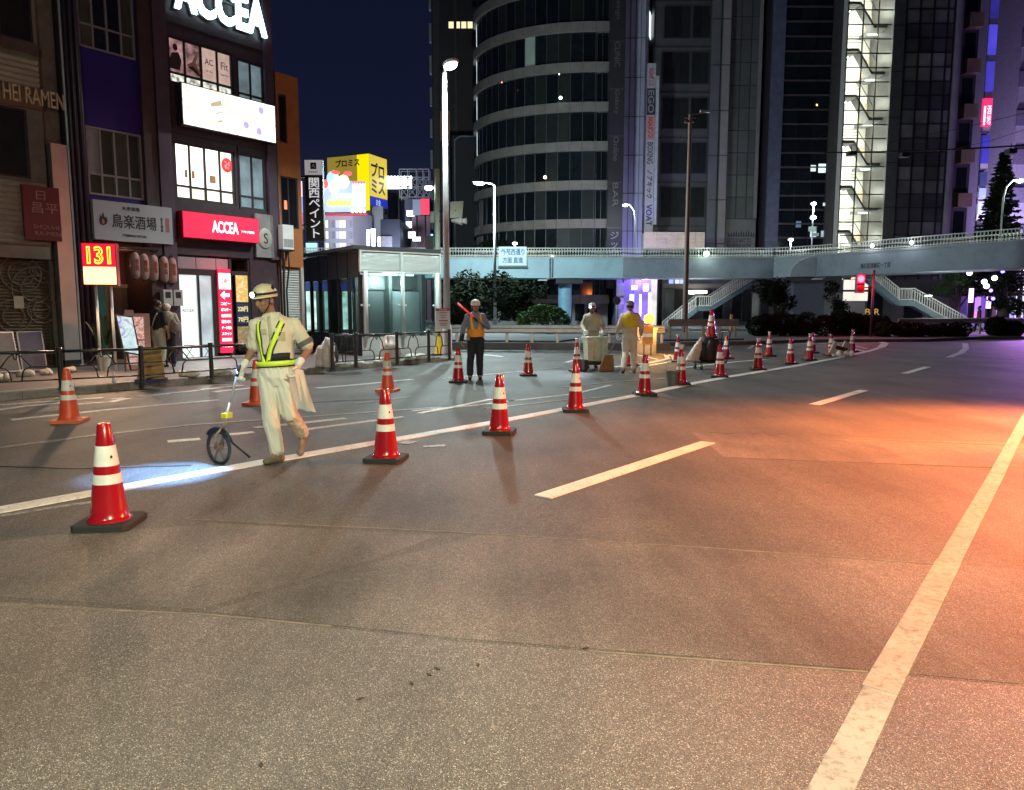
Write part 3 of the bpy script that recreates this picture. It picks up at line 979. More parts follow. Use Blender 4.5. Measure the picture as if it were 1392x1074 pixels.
pm = picture_mat('light box print', [(.30, (.95, .95, .93)), (.44, (1, 1, .98)), (.50, (.62, .50, .34)), (.55, (1, 1, 1)), (.66, (.98, .98, 1)), (.70, (.62, .55, .85)), (.75, (1, 1, 1))], 1.6, 1.7)
MB().box(-hw + .03, hw - .03, -.1, -.085, .03, 1.06).build('lit_face', pm, lb)
for (a, b_, c, d_) in ((-.62, -.30, .62, .82), (-.66, -.28, .42, .52), (-.64, -.3, .18, .3)):
    mb = MB(); mb.prismy([(a, c), (b_, c + .1), (b_, d_ + .04), (a, d_ - .1)], -.106, -.1005); mb.build('printed_strip', E('tan print', (.62, .5, .33), 1.0), lb)
for x, z in ((.86, .25), (.45, .35), (.95, .85)):
    mb = MB(); mb.ball((x, -.1, z), (.09, .008, .1), 10, 6); mb.build('printed_spot', E('violet print', (.5, .42, .85), 1.2), lb)
# red fascia sign
fs = thing('fascia_sign', 'long glowing red fascia sign with white lettering over the copy shop door', 'sign', fw(1.13, .2, 3.42), FRZ)
MB().box(-1.16, 1.16, -.1, .18, 0, .70).build('casing', M('red casing', (.3, .01, .03), .4), fs)
MB().box(-1.14, 1.14, -.115, -.101, .02, .68).build('lit_face', E('red acrylic', (1.0, .012, .06), 1.35, .12, 2), fs)
e_wtxt = E('white lit letters', (1, .95, .95), 2.2)
txt('ACCEA', .80, .32, e_wtxt, fs, (.08, -.122, .36), bold=.02)
txt('アクセア新宿店', .42, .07, e_wtxt, fs, (.78, -.122, .29))
# shop entrance
m_jamb = M('dark entrance frame', (.03, .028, .03), .35)
mb = MB(OFF)
mb.box(-.10, 2.14, .06, .2, 2.95, 3.0); mb.box(-.10, 2.14, .02, .16, 2.48, 2.62)
mb.box(-.10, -.02, .02, .2, .15, 2.48); mb.box(.50, .56, .02, .16, .15, 2.48); mb.box(.94, 1.0, .02, .16, .15, 2.48); mb.box(1.48, 1.56, .02, .16, .15, 2.95); mb.box(2.08, 2.14, .02, .16, .15, 2.95)
mb.build('door_frame', m_jamb, acc)
for a, b_ in ((-.10, .5), (.5, 1.1), (1.1, 1.48)):
    mb = MB(OFF); mb.box(a + .01, b_ - .01, .05, .1, 2.63, 2.94); mb.build('fascia_panel', M('grey fascia panel', (.26, .24, .26), .4, .1), acc)
m_dglass = E('frosted lit door', (.84, .96, .92), .88, .12, 3)
mb = MB(OFF); mb.box(-.02, .50, .07, .09, .22, 2.46); dd = mb.build('door', m_dglass, acc)
txt('ACCEA', .34, .08, M('etched letters', (.25, .27, .27), .5), dd, (.22 - OFF[0], .066, 1.5))
mb = MB(OFF); mb.box(.56, .94, .07, .09, .22, 2.46); mb.build('door', E('lit door glass', (.55, .68, .72), .62, .4, 2), acc)
for a in (.05, .6):
    mb = MB(OFF); mb.beam((a, .062, .55), (a + .3, .062, .55), .02); mb.beam((a + .04, .062, .22), (a + .26, .062, .52), .015); mb.beam((a + .26, .062, .22), (a + .04, .062, .52), .015); mb.build('door_motif', M('grey motif', (.2, .2, .2), .5), acc)
mb = MB(OFF); mb.box(-.1, 2.14, -.3, .02, .15, .21); mb.build('threshold', M('stone threshold', (.3, .28, .28), .5), acc)
mb = MB(OFF); mb.box(-.09, 2.1, 1.6, 1.7, .2, 2.95); mb.build('shop_interior', M('pale interior', (.5, .5, .48), .6), acc)
bn = thing('banner', 'tall red and white vertical price banner beside the lit glass door', 'banner', fw(1.27, .04, .3), FRZ)
hb = 2.36
MB().box(-.19, .19, -.03, .03, 0, hb).build('panel', E('red banner light', (1.0, .02, .09), .85), bn)
MB().box(-.185, .185, -.036, -.031, hb * .76, hb * .95).build('white_field', E('white banner light', (1, .95, .95), 1.3), bn)
txt('24h', .2, .16, m_redp, bn, (0, -.04, hb * .86))
mb = MB(); mb.prismy([(-.15, hb * .69), (-.02, hb * .74), (-.02, hb * .71), (.13, hb * .71), (.13, hb * .67), (-.02, hb * .67), (-.02, hb * .64)], -.036, -.031); mb.build('arrow', e_wtxt, bn)
for k, w_ in enumerate(('コピー', 'ポスター', '名刺印刷', '製本', 'データ出力', 'スキャン', '図面', '印刷')):
    txt(w_, .30, .09, e_wtxt, bn, (0, -.036, hb * (.59 - .072 * k)), bold=.01)
ps = thing('poster_board', 'tall yellow and navy price poster reading 220 and 70 yen', 'poster', fw(1.82, .02, .42), FRZ)
MB().box(-.2, .2, -.03, .03, 0, 2.1).build('board', m_black, ps)
MB().box(-.19, .19, -.036, -.031, 1.32, 2.08).build('yellow_field', picture_mat('yellow poster print', [(.3, (.95, .45, .06)), (.5, (.95, .62, .12)), (.6, (1, .9, .55)), (.75, (.9, .4, .05))], 3.5, .9), ps)
for k, s_ in ((0, '220円'), (1, '70円')):
    MB().box(-.19, .19, -.036, -.031, 1.0 - .30 * k, 1.27 - .30 * k).build('navy_field', E('navy field', (.02, .035, .10), .6), ps)
    txt(s_, .32, .15, E('yellow figures', (.95, .78, .3), .9), ps, (0, -.04, 1.12 - .30 * k), bold=.01)
MB().box(-.19, .19, -.036, -.031, .05, .62).build('goods_picture', picture_mat('goods print', [(.3, (.12, .06, .02)), (.5, (.6, .4, .15)), (.7, (.9, .75, .4))], 9, .5), ps)
ov = thing('oval_sign', 'small pale oval wall plaque right of the red fascia sign', 'sign', fw(2.62, .1, 3.55), FRZ)
MB().box(-.3, .3, .0, .1, -.5, .75).build('back_panel', M('grey wall panel', (.26, .24, .24), .5), ov)
b_ = MB().ball((0, -.02, 0.05), (.24, .03, .3), 20, 8).build('plaque', M('pale plaque', (.4, .38, .34), .5), ov, True)
txt('S', .14, .3, m_ink, ov, (0, -.053, .05))
ac = thing('air_conditioner', 'white outdoor air conditioner unit fixed at first floor height by the orange wall', 'air conditioner', fw(3.28, .14, 3.32), FRZ)
MB().box(-.19, .19, -.18, .12, 0, .72).build('casing', m_white, ac)
MB().box(-.17, .17, -.186, -.181, .06, .3).build('grille', M('grey grille', (.3, .3, .3), .5), ac)
MB().box(-.22, .22, -.16, .14, -.05, 0).build('bracket', m_dark, ac)
MB().tube([(-.12, -.1, 0), (-.12, -.1, -.4), (-.1, -.02, -.9), (-.1, -.02, -2.9)], .035, 8).tube([(.05, -.1, 0), (.07, -.08, -.5), (.0, -.02, -1.2), (.02, -.02, -3.0)], .028, 8).build('hose', m_dark, ac, True)

# ---- orange building ----------------------------------------------------------------------
s0o, s1o = s1a + .03, fp(406, 150)[0]
OFF = ((s0o + s1o) / 2, 0, 0)
ora = thing('orange_building', 'narrow orange rendered building with a grey shutter below', 'building', fw(OFF[0]), FRZ)
ztop = fp(390, 102)[1]; zl = fp(395, 363)[1]
za1, za0 = fp(390, 130)[1], fp(390, 195)[1]
zb1, zb0 = fp(390, 240)[1], fp(390, 310)[1]
m_or = M('orange render', (.36, .12, .03), .7, .14, 3, bump=.2, bs=40, dirt=.25)
hs_ = [(s0o + .18, s0o + .46, za0, za1), (s0o + .16, s1o - .12, zb0, zb1)]
mb = MB(OFF); skin(mb, s0o, s1o, zl, ztop, hs_); mb.box(s0o, s1o, .16, 7, zl, ztop)
mb.build('wall', m_or, ora)
mb = MB(OFF); mb.box(s0o, s0o + .1, 0, .5, .15, zl); mb.box(s1o - .1, s1o, 0, 7, .15, zl); mb.box(s0o, s1o - .1, .5, 7, .15, zl); mb.build('ground_floor_wall', M('grey pier', (.4, .38, .36), .6), ora)
window(ora, OFF, *hs_[0], [], [], m_frame_d, m_glass_d)
window(ora, OFF, *hs_[1], [(s0o + s1o) / 2], [], m_frame_d, m_glass_d)
mb = MB(OFF); z = .16
while z < zl - .1:
    mb.add([(s0o + .1, .12, z), (s1o - .1, .12, z), (s1o - .1, .09, z + .035), (s0o + .1, .09, z + .035), (s1o - .1, .12, z + .07), (s0o + .1, .12, z + .07)], [(0, 1, 2, 3), (3, 2, 4, 5)]); z += .075
x = mb.build('shutter', M('grey shutter', (.5, .49, .47), .5, .1, dirt=.2), ora); x['kind'] = 'stuff'
mb = MB(OFF); mb.tube([(s0o + .02, -.05, ztop), (s0o + .02, -.05, .2)], .03, 8); mb.build('drain_pipe', m_brown, ora, True)
mb = MB(OFF)
for k in range(3): mb.tube([(s0o - .25 + k * .28, .5, ztop), (s0o - .25 + k * .28, .5, ztop + 1.2)], .02, 5)
for k in range(3): mb.beam((s0o - .25, .5, ztop + .4 * (k + 1)), (s0o + .31, .5, ztop + .4 * (k + 1)), .03)
mb.build('roof_rack', m_dark, ora)
s, z = fp(390, 278)
mb = MB(OFF); mb.box(s - .06, s + .04, .045, .052, z - .14, z + .12); mb.build('window_glow', E('orange window sign', (1.0, .22, .1), 1.6), ora)

# vertical sign that stands out from the orange building's far corner
vs = thing('vertical_sign', 'tall black projecting sign with white vertical Japanese characters and a white cap panel', 'sign', at(430, 328, 25.5), 0)
hv = at(430, 218, 25.5).z - at(430, 328, 25.5).z
wv = at(441, 300, 25.5).x - at(417, 300, 25.5).x
MB().box(-wv / 2, wv / 2, -.1, .1, 0, hv).build('sign_box', m_black, vs)
MB().box(-wv / 2 + .01, wv / 2 - .01, -.112, -.101, hv * .815, hv - .01).build('cap_panel', E('white sign panel', (.72, .74, .78), .35), vs)
txt(vert('関西ペイント'), wv * .62, hv * .74, E('white sign characters', (.85, .86, .9), .6), vs, (0, -.106, hv * .41), bold=.012, line=.92)
MB().box(-.1, .1, -.118, -.113, hv * .885, hv * .965).build('emblem', m_black, vs)
txt('Λ', .12, .1, m_white, vs, (0, -.122, hv * .925), bold=.02); txt('PAINT', .3, .07, m_ink, vs, (0, -.116, hv * .85))
for k in (.2, .8): MB().beam((-wv / 2, 0, hv * k), (-1.0, .15, hv * k), .05).build('bracket', m_dark, vs)

# ---- lit number sign on two posts -----------------------------------------------------------
p_ = at(139, 388, 16.6)
ns = thing('number_sign', 'glowing red box sign with yellow number 131 on two white posts', 'sign', (p_.x, p_.y, .15), R(16))
zb_ = p_.z - .15; zt_ = at(139, 331, 16.6).z - .15; hw = .34
MB().box(-hw, hw, -.14, .14, zb_, zt_).build('sign_box', M('red sign box', (.35, .01, .02), .4), ns)
MB().box(-hw + .02, hw - .02, -.152, -.141, zb_ + (zt_ - zb_) * .44, zt_ - .02).build('red_face', E('red number face', (1.0, .005, .035), 1.5), ns)
MB().box(-hw + .02, hw - .02, -.152, -.141, zb_ + .02, zb_ + (zt_ - zb_) * .435).build('white_face', E('yellow-white lamp face', (1.0, .70, .26), 2.6), ns)
MB().box(-hw - .006, -hw - .001, -.12, .12, zb_ + .02, zt_ - .02).build('side_face', E('pink side face', (1.0, .08, .08), .7), ns)
hd_ = (zt_ - zb_)
txt('131', .47, hd_ * .42, E('yellow neon', (1.0, .72, .03), 3.2), ns, (0, -.158, zb_ + hd_ * .71), bold=.035, name='digits')
txt('131', .43, hd_ * .36, E('red neon core', (1.0, .10, .03), 1.2), ns, (0, -.166, zb_ + hd_ * .71), bold=-.012, name='digit_cores')
MB().tube([(-.13, 0, 0), (-.13, 0, zb_)], .03, 8).tube([(.17, 0, 0), (.17, 0, zb_)], .03, 8).build('post', m_white, ns, True)
lamp('sign_glow', 'AREA', Vector((p_.x + .1, p_.y - .35, p_.z + .12)), 130, (1, .6, .35), None, size=.5, aim=(p_.x + 1, p_.y - 4, 0))

# light the shop door and the light box throw on the pavement and walls
lamp('door_glow', 'AREA', fw(.5, .35, 1.6), 75, (.85, .97, .92), None, .9, aim=fw(.5, 4, 0))
lamp('fascia_glow', 'AREA', fw(1.1, .5, 3.5), 60, (1, .10, .14), None, .8, aim=fw(1.1, 3, .2))
lamp('light_box_glow', 'AREA', fw(1.5, .6, 6.9), 150, (1, .97, .95), None, 1.2, aim=fw(1.0, 5, 3))
lamp('tavern_downlight', 'POINT', fw(-1.2, -.5, 2.7), 9, (1, .5, .32), None, .1)
# ------------------------------------------------------------------ pavement furniture on the left
m_pipe = M('black pipe paint', (.018, .022, .02), .32, .15, spec=.6)


def railing(name, label, posts, hh=.68, group=None):
    t = thing(name, label, 'railing', posts[0], 0, group)
    o = t.location.copy()
    for p in posts:
        q = p - o
        MB().lathe([(.075, 0), (.075, .012), (.042, .014), (.042, hh - .02), (.046, hh - .018), (.046, hh + .03), (.03, hh + .04)], 12, (q.x, q.y, 0)).build('post', m_pipe, t, 'auto')
    for a, b in zip(posts[:-1], posts[1:]):
        a, b = a - o, b - o
        d = b - a; L = d.length
        f = lambda u, z: a + d * u + Vector((0, 0, z))
        MB().tube([f(0, hh - .03), f(1, hh - .03)], .026, 8).build('top_rail', m_pipe, t, True)
        MB().tube([f(0, .17), f(1, .17)], .015, 6).build('bottom_rail', m_pipe, t, True)
        mb = MB()
        for sgn in (-1, 1):
            c = .5
            mb.tube([f(.5 - sgn * .5, .40), f(.5 - sgn * .16, .40), f(.5 - sgn * .11, .385), f(.5 - sgn * .075, .33), f(.5 - sgn * .055, .17)], .013, 6)
            mb.tube([f(.5 + sgn * .02, hh - .05), f(.5 + sgn * .07, hh - .10), f(.5 + sgn * .13, hh - .2), f(.5 + sgn * .17, .40)], .013, 6)
        mb.tube([f(.48, hh - .04), f(.485, hh - .13), f(.5, hh - .15), f(.515, hh - .13), f(.52, hh - .04)], .012, 6)
        mb.build('scroll_bars', m_pipe, t, True)
    return t


def kp(px, py): return gp(px, py, .15)


pl = [kp(84, 529), kp(194, 523), kp(288, 515)]
dl = (pl[0] - pl[1])
railing('pipe_railing', 'black pipe railing along the kerb in front of the shuttered shop and tavern', [pl[0] + dl * 2, pl[0] + dl, pl[0], pl[1], pl[2], pl[2] + (pl[2] - pl[1]) * .95])
pr = [kp(452, 503), kp(484, 500), kp(540, 496), kp(583, 491.5), kp(611, 489.5)]
railing('pipe_railing', 'black pipe railing at the pavement corner before the glass shelter', pr, .80)

# weighted cone stands
m_conebase = M('blue rubber foot', (.02, .03, .16), .6)


def cone_stand(label, loc, colr, h=.72):
    t = thing('cone_stand', label, 'cone', loc, rnd.uniform(0, 1), 'cones standing on the pavement')
    MB().prism([(-.19, -.19), (.19, -.19), (.19, .19), (-.19, .19)], 0, .045).build('base', m_conebase, t)
    MB().lathe([(.15, .045), (.14, .1), (.05, h), (.035, h + .01)], 18).build('body', colr, t, 'auto')


m_coney = M('yellow plastic', (.75, .48, .04), .45)
cone_stand('yellow cone with blue foot standing at the silver lamp pole', kp(597, 483), m_coney, .75)
sb_ = kp(210, 521); sb_ = Vector((sb_.x - .22, sb_.y + .35, .15))
t = thing('pavement_sign', 'worn yellow-brown folding pavement sign with blue feet behind the railing', 'sign', sb_, R(20))
pan = MB().add([(-.23, -.16, .06), (.23, -.16, .06), (.23, -.14, .06), (-.23, -.14, .06), (-.19, .0, .66), (.19, .0, .66), (.19, .02, .66), (-.19, .02, .66)], [(0, 1, 5, 4), (2, 3, 7, 6), (1, 2, 6, 5), (3, 0, 4, 7), (4, 5, 6, 7), (3, 2, 1, 0)])
pan.build('front_panel', M('worn ochre panel', (.36, .20, .06), .6, .35, 7), t)
MB().add([(-.23, .16, .06), (.23, .16, .06), (.23, .14, .06), (-.23, .14, .06), (-.19, .03, .66), (.19, .03, .66), (.19, .021, .66), (-.19, .021, .66)], [(4, 5, 1, 0), (6, 7, 3, 2), (5, 6, 2, 1), (7, 4, 0, 3), (7, 6, 5, 4), (0, 1, 2, 3)]).build('rear_panel', m_coney, t)
MB().box(-.27, .27, -.20, -.11, 0, .06).box(-.27, .27, .11, .20, 0, .06).build('foot', m_conebase, t)

# A-frame posters at the shutter
m_post1 = picture_mat('grey poster print', [(.3, (.10, .08, .07)), (.5, (.24, .2, .18)), (.7, (.05, .04, .04))], 4, .12)
m_post2 = picture_mat('indigo poster print', [(.3, (.02, .02, .09)), (.5, (.05, .05, .16)), (.7, (.10, .09, .2))], 4, .16)
m_post3 = picture_mat('pale poster print', [(.3, (.6, .58, .55)), (.5, (.4, .38, .36)), (.7, (.7, .7, .68))], 5, .3)


def aframe(label, s, off, w, h, mat, ang=0):
    t = thing('poster_board', label, 'poster board', fw(s, off, .15), FRZ + ang, 'poster boards leaning at the shutter')
    rot = Matrix.Rotation(R(-14), 3, 'X')
    mb = MB()
    def bx(m, x0, x1, y0, y1, z0, z1):
        n0 = len(m.v); m.box(x0, x1, y0, y1, z0, z1)
        for i in range(n0, len(m.v)): m.v[i] = tuple(rot @ Vector(m.v[i]))
    for a, b_ in ((-w / 2, -w / 2 + .03), (w / 2 - .03, w / 2)): bx(mb, a, b_, -.02, .02, .03, h)
    bx(mb, -w / 2 + .03, w / 2 - .03, -.02, .02, .03, .06); bx(mb, -w / 2 + .03, w / 2 - .03, -.02, .02, h - .03, h)
    mb.build('frame', m_alu, t)
    mb = MB(); bx(mb, -w / 2 + .03, w / 2 - .03, -.012, .0, .06, h - .03); mb.build('poster', mat, t)
    MB().beam((-w * .35, .36, 0.01), (-w * .35, .23, h * .9), .025).beam((w * .35, .36, 0.01), (w * .35, .23, h * .9), .025).build('rear_leg', m_alu, t)
    return t


sA, _ = fp(14, 495, 1.1); sB, _ = fp(40, 492, 1.1)
aframe('dark grey poster board leaning by the closed shutter', sA - .05, 1.1, .50, .92, m_post1, R(6))
aframe('indigo poster board leaning by the closed shutter', sB + .10, 1.1, .50, .92, m_post2, R(-4))
aframe('pale poster board at the left edge of the shutter front', sA - .72, 1.25, .5, .8, m_post3, R(20))
m_bag = M('sandbag cloth', (.42, .40, .34), .8, .2, 8, bump=.4, bs=30)
m_litter = M('pale debris', (.55, .54, .48), .8, .3, 10, bump=.4, bs=30)


def lump(name, label, loc, r, mat, seed, cat, group=None, n=3):
    rr = random.Random(seed)
    mb = MB()
    for k in range(n):
        mb.ball((rr.uniform(-.5, .5) * r[0], rr.uniform(-.5, .5) * r[1], r[2] * .55), (r[0] * rr.uniform(.5, .75), r[1] * rr.uniform(.5, .75), r[2] * rr.uniform(.6, 1)), 14, 9)
    for i, v in enumerate(mb.v):
        q = Vector(v); k = 1 + .22 * noise.noise(q * 7 + Vector((seed, 0, 0)))
        mb.v[i] = (q.x * k, q.y * k, max(0.0, q.z * k))
    o = mb.build(name, mat, None, True, loc, rr.uniform(0, 3))
    return tag(o, label, cat, group)


for k, (px, py) in enumerate(((8, 517), (38, 512), (62, 510), (96, 506))):
    c = kp(px, py)
    lump('weight_bag', ('white weight bag at the left edge beside the railing', 'grey weight bag under the dark poster board', 'flat weight bag under the indigo poster board', 'small weight bag by the steel column')[k], c, (.20, .14, .10), m_bag, 10 + k, 'bag', 'weight bags on the pavement')
for k, (px, py) in enumerate(((258, 512), (295, 511), (468, 499), (492, 498), (515, 495), (557, 489), (572, 488))):
    c = kp(px, py)
    lump('debris_heap', ('pale rubble heap behind the railing by the copy shop', 'second rubble heap nearer the striding worker', 'crumpled white sheet left of the corner railing', 'cream sack behind the second corner post', 'brown sandbag in front of the shelter', 'grey sandbag right of the trash sacks', 'flat pale sandbag near the lamp pole')[k], c, (.24, .17, .11), m_litter, 30 + k, 'rubble', 'debris heaps on the pavement')
m_sack = M('translucent trash sack', (.66, .58, .54), .35, .2, 8, bump=.5, bs=18)
lump('trash_sack', 'big white trash sack piled against the corner railing', kp(536, 493), (.36, .3, .52), m_sack, 51, 'bag', 'trash sacks', 4)
lump('trash_sack', 'pinkish trash sack at the left end of the corner railing', kp(441, 499), (.24, .2, .44), m_sack, 52, 'bag', 'trash sacks', 3)
lump('trash_sack', 'dark trash sack slumped behind the first corner post', kp(455, 497), (.16, .16, .36), M('dark sack', (.04, .04, .04), .3, bump=.4, bs=18), 53, 'bag', 'trash sacks', 3)
bt = thing('bottle', 'small pale bottle standing on the kerb between the left posts', 'bottle', kp(155, 520))
MB().lathe([(.03, 0), (.032, .02), (.032, .1), (.014, .14), (.013, .17)], 12).build('body', m_sack, bt, True)
MB().lathe([(.016, .17), (.016, .19)], 10).build('cap', m_white, bt)

# potted plant
p0 = kp(142, 503)
pp = thing('potted_plant', 'broad leaved plant in a cream pot under the number sign', 'plant', p0)
MB().lathe([(.1, 0), (.15, .3), (.165, .3), (.165, .34), (.14, .34), (.13, .30)], 18).build('pot', M('cream pot', (.55, .52, .42), .5, .15), pp, 'auto')
MB().lathe([(.125, .29), (.125, .31)], 14).build('soil', m_wood, pp)
m_bl = M('glossy leaf', (.035, .06, .022), .35, .25, 6)
for k, (a, hgt, lean) in enumerate(((-.5, .95, .16), (.6, .85, .36), (2.2, 1.0, .1), (3.4, .8, .3), (1.4, .7, .34), (4.6, .75, .3))):
    dx, dy = math.cos(a), math.sin(a)
    MB().tube([(0, 0, .3), (dx * lean * .4, dy * lean * .4, .3 + hgt * .35)], .012, 6).build('stem', m_bl, pp)
    mb = MB(); n = 7; vs = []; fs = []
    for i in range(n + 1):
        u = i / n; w = .085 * math.sin(math.pi * min(1, u * .97 + .03)) ** .7
        c = Vector((dx * lean * (.4 + .7 * u * u), dy * lean * (.4 + .7 * u * u), .3 + hgt * (.35 + .65 * u)))
        sd = Vector((-dy, dx, 0)) * w
        vs += [c - sd, c - Vector((dx, dy, 0)) * .02, c + sd]
    for i in range(n):
        b_ = 3 * i
        fs += [(b_, b_ + 1, b_ + 4, b_ + 3), (b_ + 1, b_ + 2, b_ + 5, b_ + 4)]
    mb.add(vs, fs).build('leaf', m_bl, pp, True)

# menus
mp = kp(176, 505)
mn = thing('menu_stand', 'slanting lit menu board on black legs by the tavern door', 'menu', mp, R(18))
mb = MB(); mb.add([(-.1, -.0, .42), (.25, .0, .34), (.10, .16, 1.22), (-.25, .16, 1.27), (-.1, .04, .42), (.25, .04, .34), (.10, .2, 1.22), (-.25, .2, 1.27)], [(0, 1, 2, 3), (7, 6, 5, 4), (0, 4, 5, 1), (1, 5, 6, 2), (2, 6, 7, 3), (3, 7, 4, 0)])
mb.build('board', m_black, mn)
mm_ = picture_mat('menu light', [(.3, (.45, .25, .85)), (.45, (.55, .85, .9)), (.6, (.9, 1, .97)), (.75, (.3, .7, .75))], 4.5, .85)
MB().add([(-.075, -.006, .45), (.215, -.006, .385), (.085, .148, 1.19), (-.215, .148, 1.235)], [(0, 1, 2, 3)]).build('lit_face', mm_, mn)
MB().beam((-.08, .02, .45), (-.06, -.12, 0), .03).beam((.2, .02, .4), (.28, -.1, 0), .03).beam((-.05, .05, .5), (-.02, .32, 0), .03).beam((.2, .05, .5), (.24, .32, 0), .03).build('leg', m_dark, mn)
mp2 = kp(190, 502.5)
m2 = thing('menu_board', 'pink and white picture menu panel with food photographs by the tavern', 'menu', mp2, R(26))
MB().box(-.26, .26, -.05, .05, .02, 1.28).build('panel', M('pink menu panel', (.6, .36, .34), .5), m2)
MB().box(-.2, .13, -.06, -.051, .70, 1.20).build('picture', picture_mat('food print', [(.35, (.7, .06, .05)), (.5, (.85, .5, .4)), (.62, (.95, .9, .85)), (.75, (.3, .03, .03))], 9, .75), m2)
for k in range(3): MB().box(-.2, .13, -.06, -.051, .12 + .19 * k, .28 + .19 * k).build('price_field', picture_mat('price print', [(.4, (.9, .8, .75)), (.5, (.8, .2, .15)), (.6, (.95, .9, .85))], 14, .6), m2)
MB().box(-.24, -.06, -.03, .03, 1.28, 1.36).build('top_tab', M('pink menu panel', (.6, .36, .34), .5), m2)

# ------------------------------------------------------------------ glass lift shelter
SH = gp(494, 484, .15)
SHA = R(35)
sh = thing('glass_shelter', 'glass lift shelter with white posts and grey louvred top on the pavement', 'shelter', SH, SHA)
m_wpost = M('white painted steel post', (.62, .68, .66), .4, .08)
m_clear = M('clear glass', (.05, .07, .07), .04, .05, trans=.86, spec=.5)
m_tint = M('tinted side glass', (.02, .035, .035), .04, .05, trans=.80, spec=.5)
Wd, Dp, Ht = 2.62, 6.6, 3.12
MB().box(0, Wd, 0, .08, 0, .56).build('plinth_panel', M('pale plinth panel', (.52, .57, .56), .5, .08), sh)
lv = MB(); lv.box(-.02, Wd / 2 - .04, .02, .1, 2.52, 3.12).box(Wd / 2 + .04, Wd + .02, .02, .1, 2.52, 3.12)
lv.build('louvre_backing', M('louvre grey', (.44, .48, .47), .5, .06), sh)
k = 0
for x0, x1 in ((0, Wd / 2 - .06), (Wd / 2 + .06, Wd)):
    mb = MB()
    z = 2.56
    while z < 3.06:
        mb.add([(x0, -.002, z), (x1, -.002, z), (x1, .02, z + .03), (x0, .02, z + .03)], [(0, 1, 2, 3)]); z += .035
    o = mb.build('louvre', M('louvre blade', (.62, .68, .66), .5, .06), sh); o['kind'] = 'stuff'
MB().box(-.05, Wd + .05, -.02, .12, 3.08, 3.14).box(-.05, Wd + .05, -.02, .12, 2.48, 2.54).box(-.05, 0.0, -.02, .12, 2.54, 3.08).box(Wd, Wd + .05, -.02, .12, 2.54, 3.08).box(Wd / 2 - .05, Wd / 2 + .05, -.025, .12, 2.54, 3.08).build('louvre_frame', m_wpost, sh)
for x in (.1, Wd / 2, Wd - .1):
    MB().tube([(x, -.06, .5), (x, -.06, 2.5)], .055, 12).build('post', m_wpost, sh, True)
    mb = MB()
    for z in (.62, 1.5, 2.42): mb.beam((x - .11, -.02, z), (x + .11, -.02, z), .03).ball((x - .12, 0, z), .035, 8, 6).ball((x + .12, 0, z), .035, 8, 6).beam((x, -.06, z), (x, 0, z), .04)
    mb.build('glass_clamp', m_steel, sh)
for a, b_ in ((.02, Wd / 2 - .01), (Wd / 2 + .01, Wd - .02)):
    MB().box(a, b_, .03, .045, .57, 2.47).build('pane', m_clear, sh)
MB().box(.06, .14, -.01, .07, .57, 2.5).box(Wd - .14, Wd - .06, -.01, .07, .57, 2.5).build('edge_frame', m_steel, sh)
# inside: grey lift shaft and door
MB().box(Wd * .55, Wd * .93, 1.0, 1.1, 0, 1.95).build('lift_door', M('grey lift door', (.22, .28, .30), .4, .1), sh)
MB().box(.35, Wd * .5, 1.3, 1.4, 0, 2.0).box(Wd * .5, Wd * .54, .9, 1.4, 0, 2.5).box(.3, Wd, 1.2, 1.3, 2.0, 2.5).box(Wd * .94, Wd * .99, .9, 1.4, 0, 2.5).build('lift_shaft', M('dark shaft steel', (.07, .085, .09), .4, .15), sh)
MB().box(.0, Wd, .05, Dp, -.0, .05).build('floor_slab', M('shelter floor', (.2, .2, .2), .6), sh)
MB().prism([(-.25, -.04), (Wd + .02, -.04), (Wd + .02, Dp), (-.25, Dp)], 3.14, 3.24).build('roof', M('dark roof edge', (.05, .06, .065), .35), sh)
# side wall
n = 8
for i in range(n + 1):
    y = .12 + (Dp - .12) * i / n
    MB().box(-.05, .05, y - .045, y + .045, 0, 3.13).build('side_mullion', m_dark, sh)
for i in range(n):
    y0, y1 = .12 + (Dp - .12) * i / n + .05, .12 + (Dp - .12) * (i + 1) / n - .05
    MB().box(-.012, .012, y0, y1, .66, 2.3).build('side_pane', m_tint, sh)
MB().box(-.05, .05, .1, Dp, 0, .64).box(-.05, .05, .1, Dp, 2.32, 3.12).build('side_panel', M('dark side panel', (.02, .025, .027), .25), sh)
for y in (2.2, 4.4):
    MB().tube([(.9, y, 0), (.9, y, 3.1)], .22, 14).build('column', M('dark round column', (.03, .03, .033), .3), sh, True)
lamp('shelter_light', 'POINT', (0, 0, 0), 170, (.8, 1, .95), None, .2).matrix_world = Matrix.Translation(Vector(SH) + Matrix.Rotation(SHA, 3, 'Z') @ Vector((1.2, .6, 2.3)))
MB().box(.3, 2.0, .55, .65, 2.43, 2.47).build('ceiling_light', E('shelter tube light', (.8, 1, .95), 4), sh)

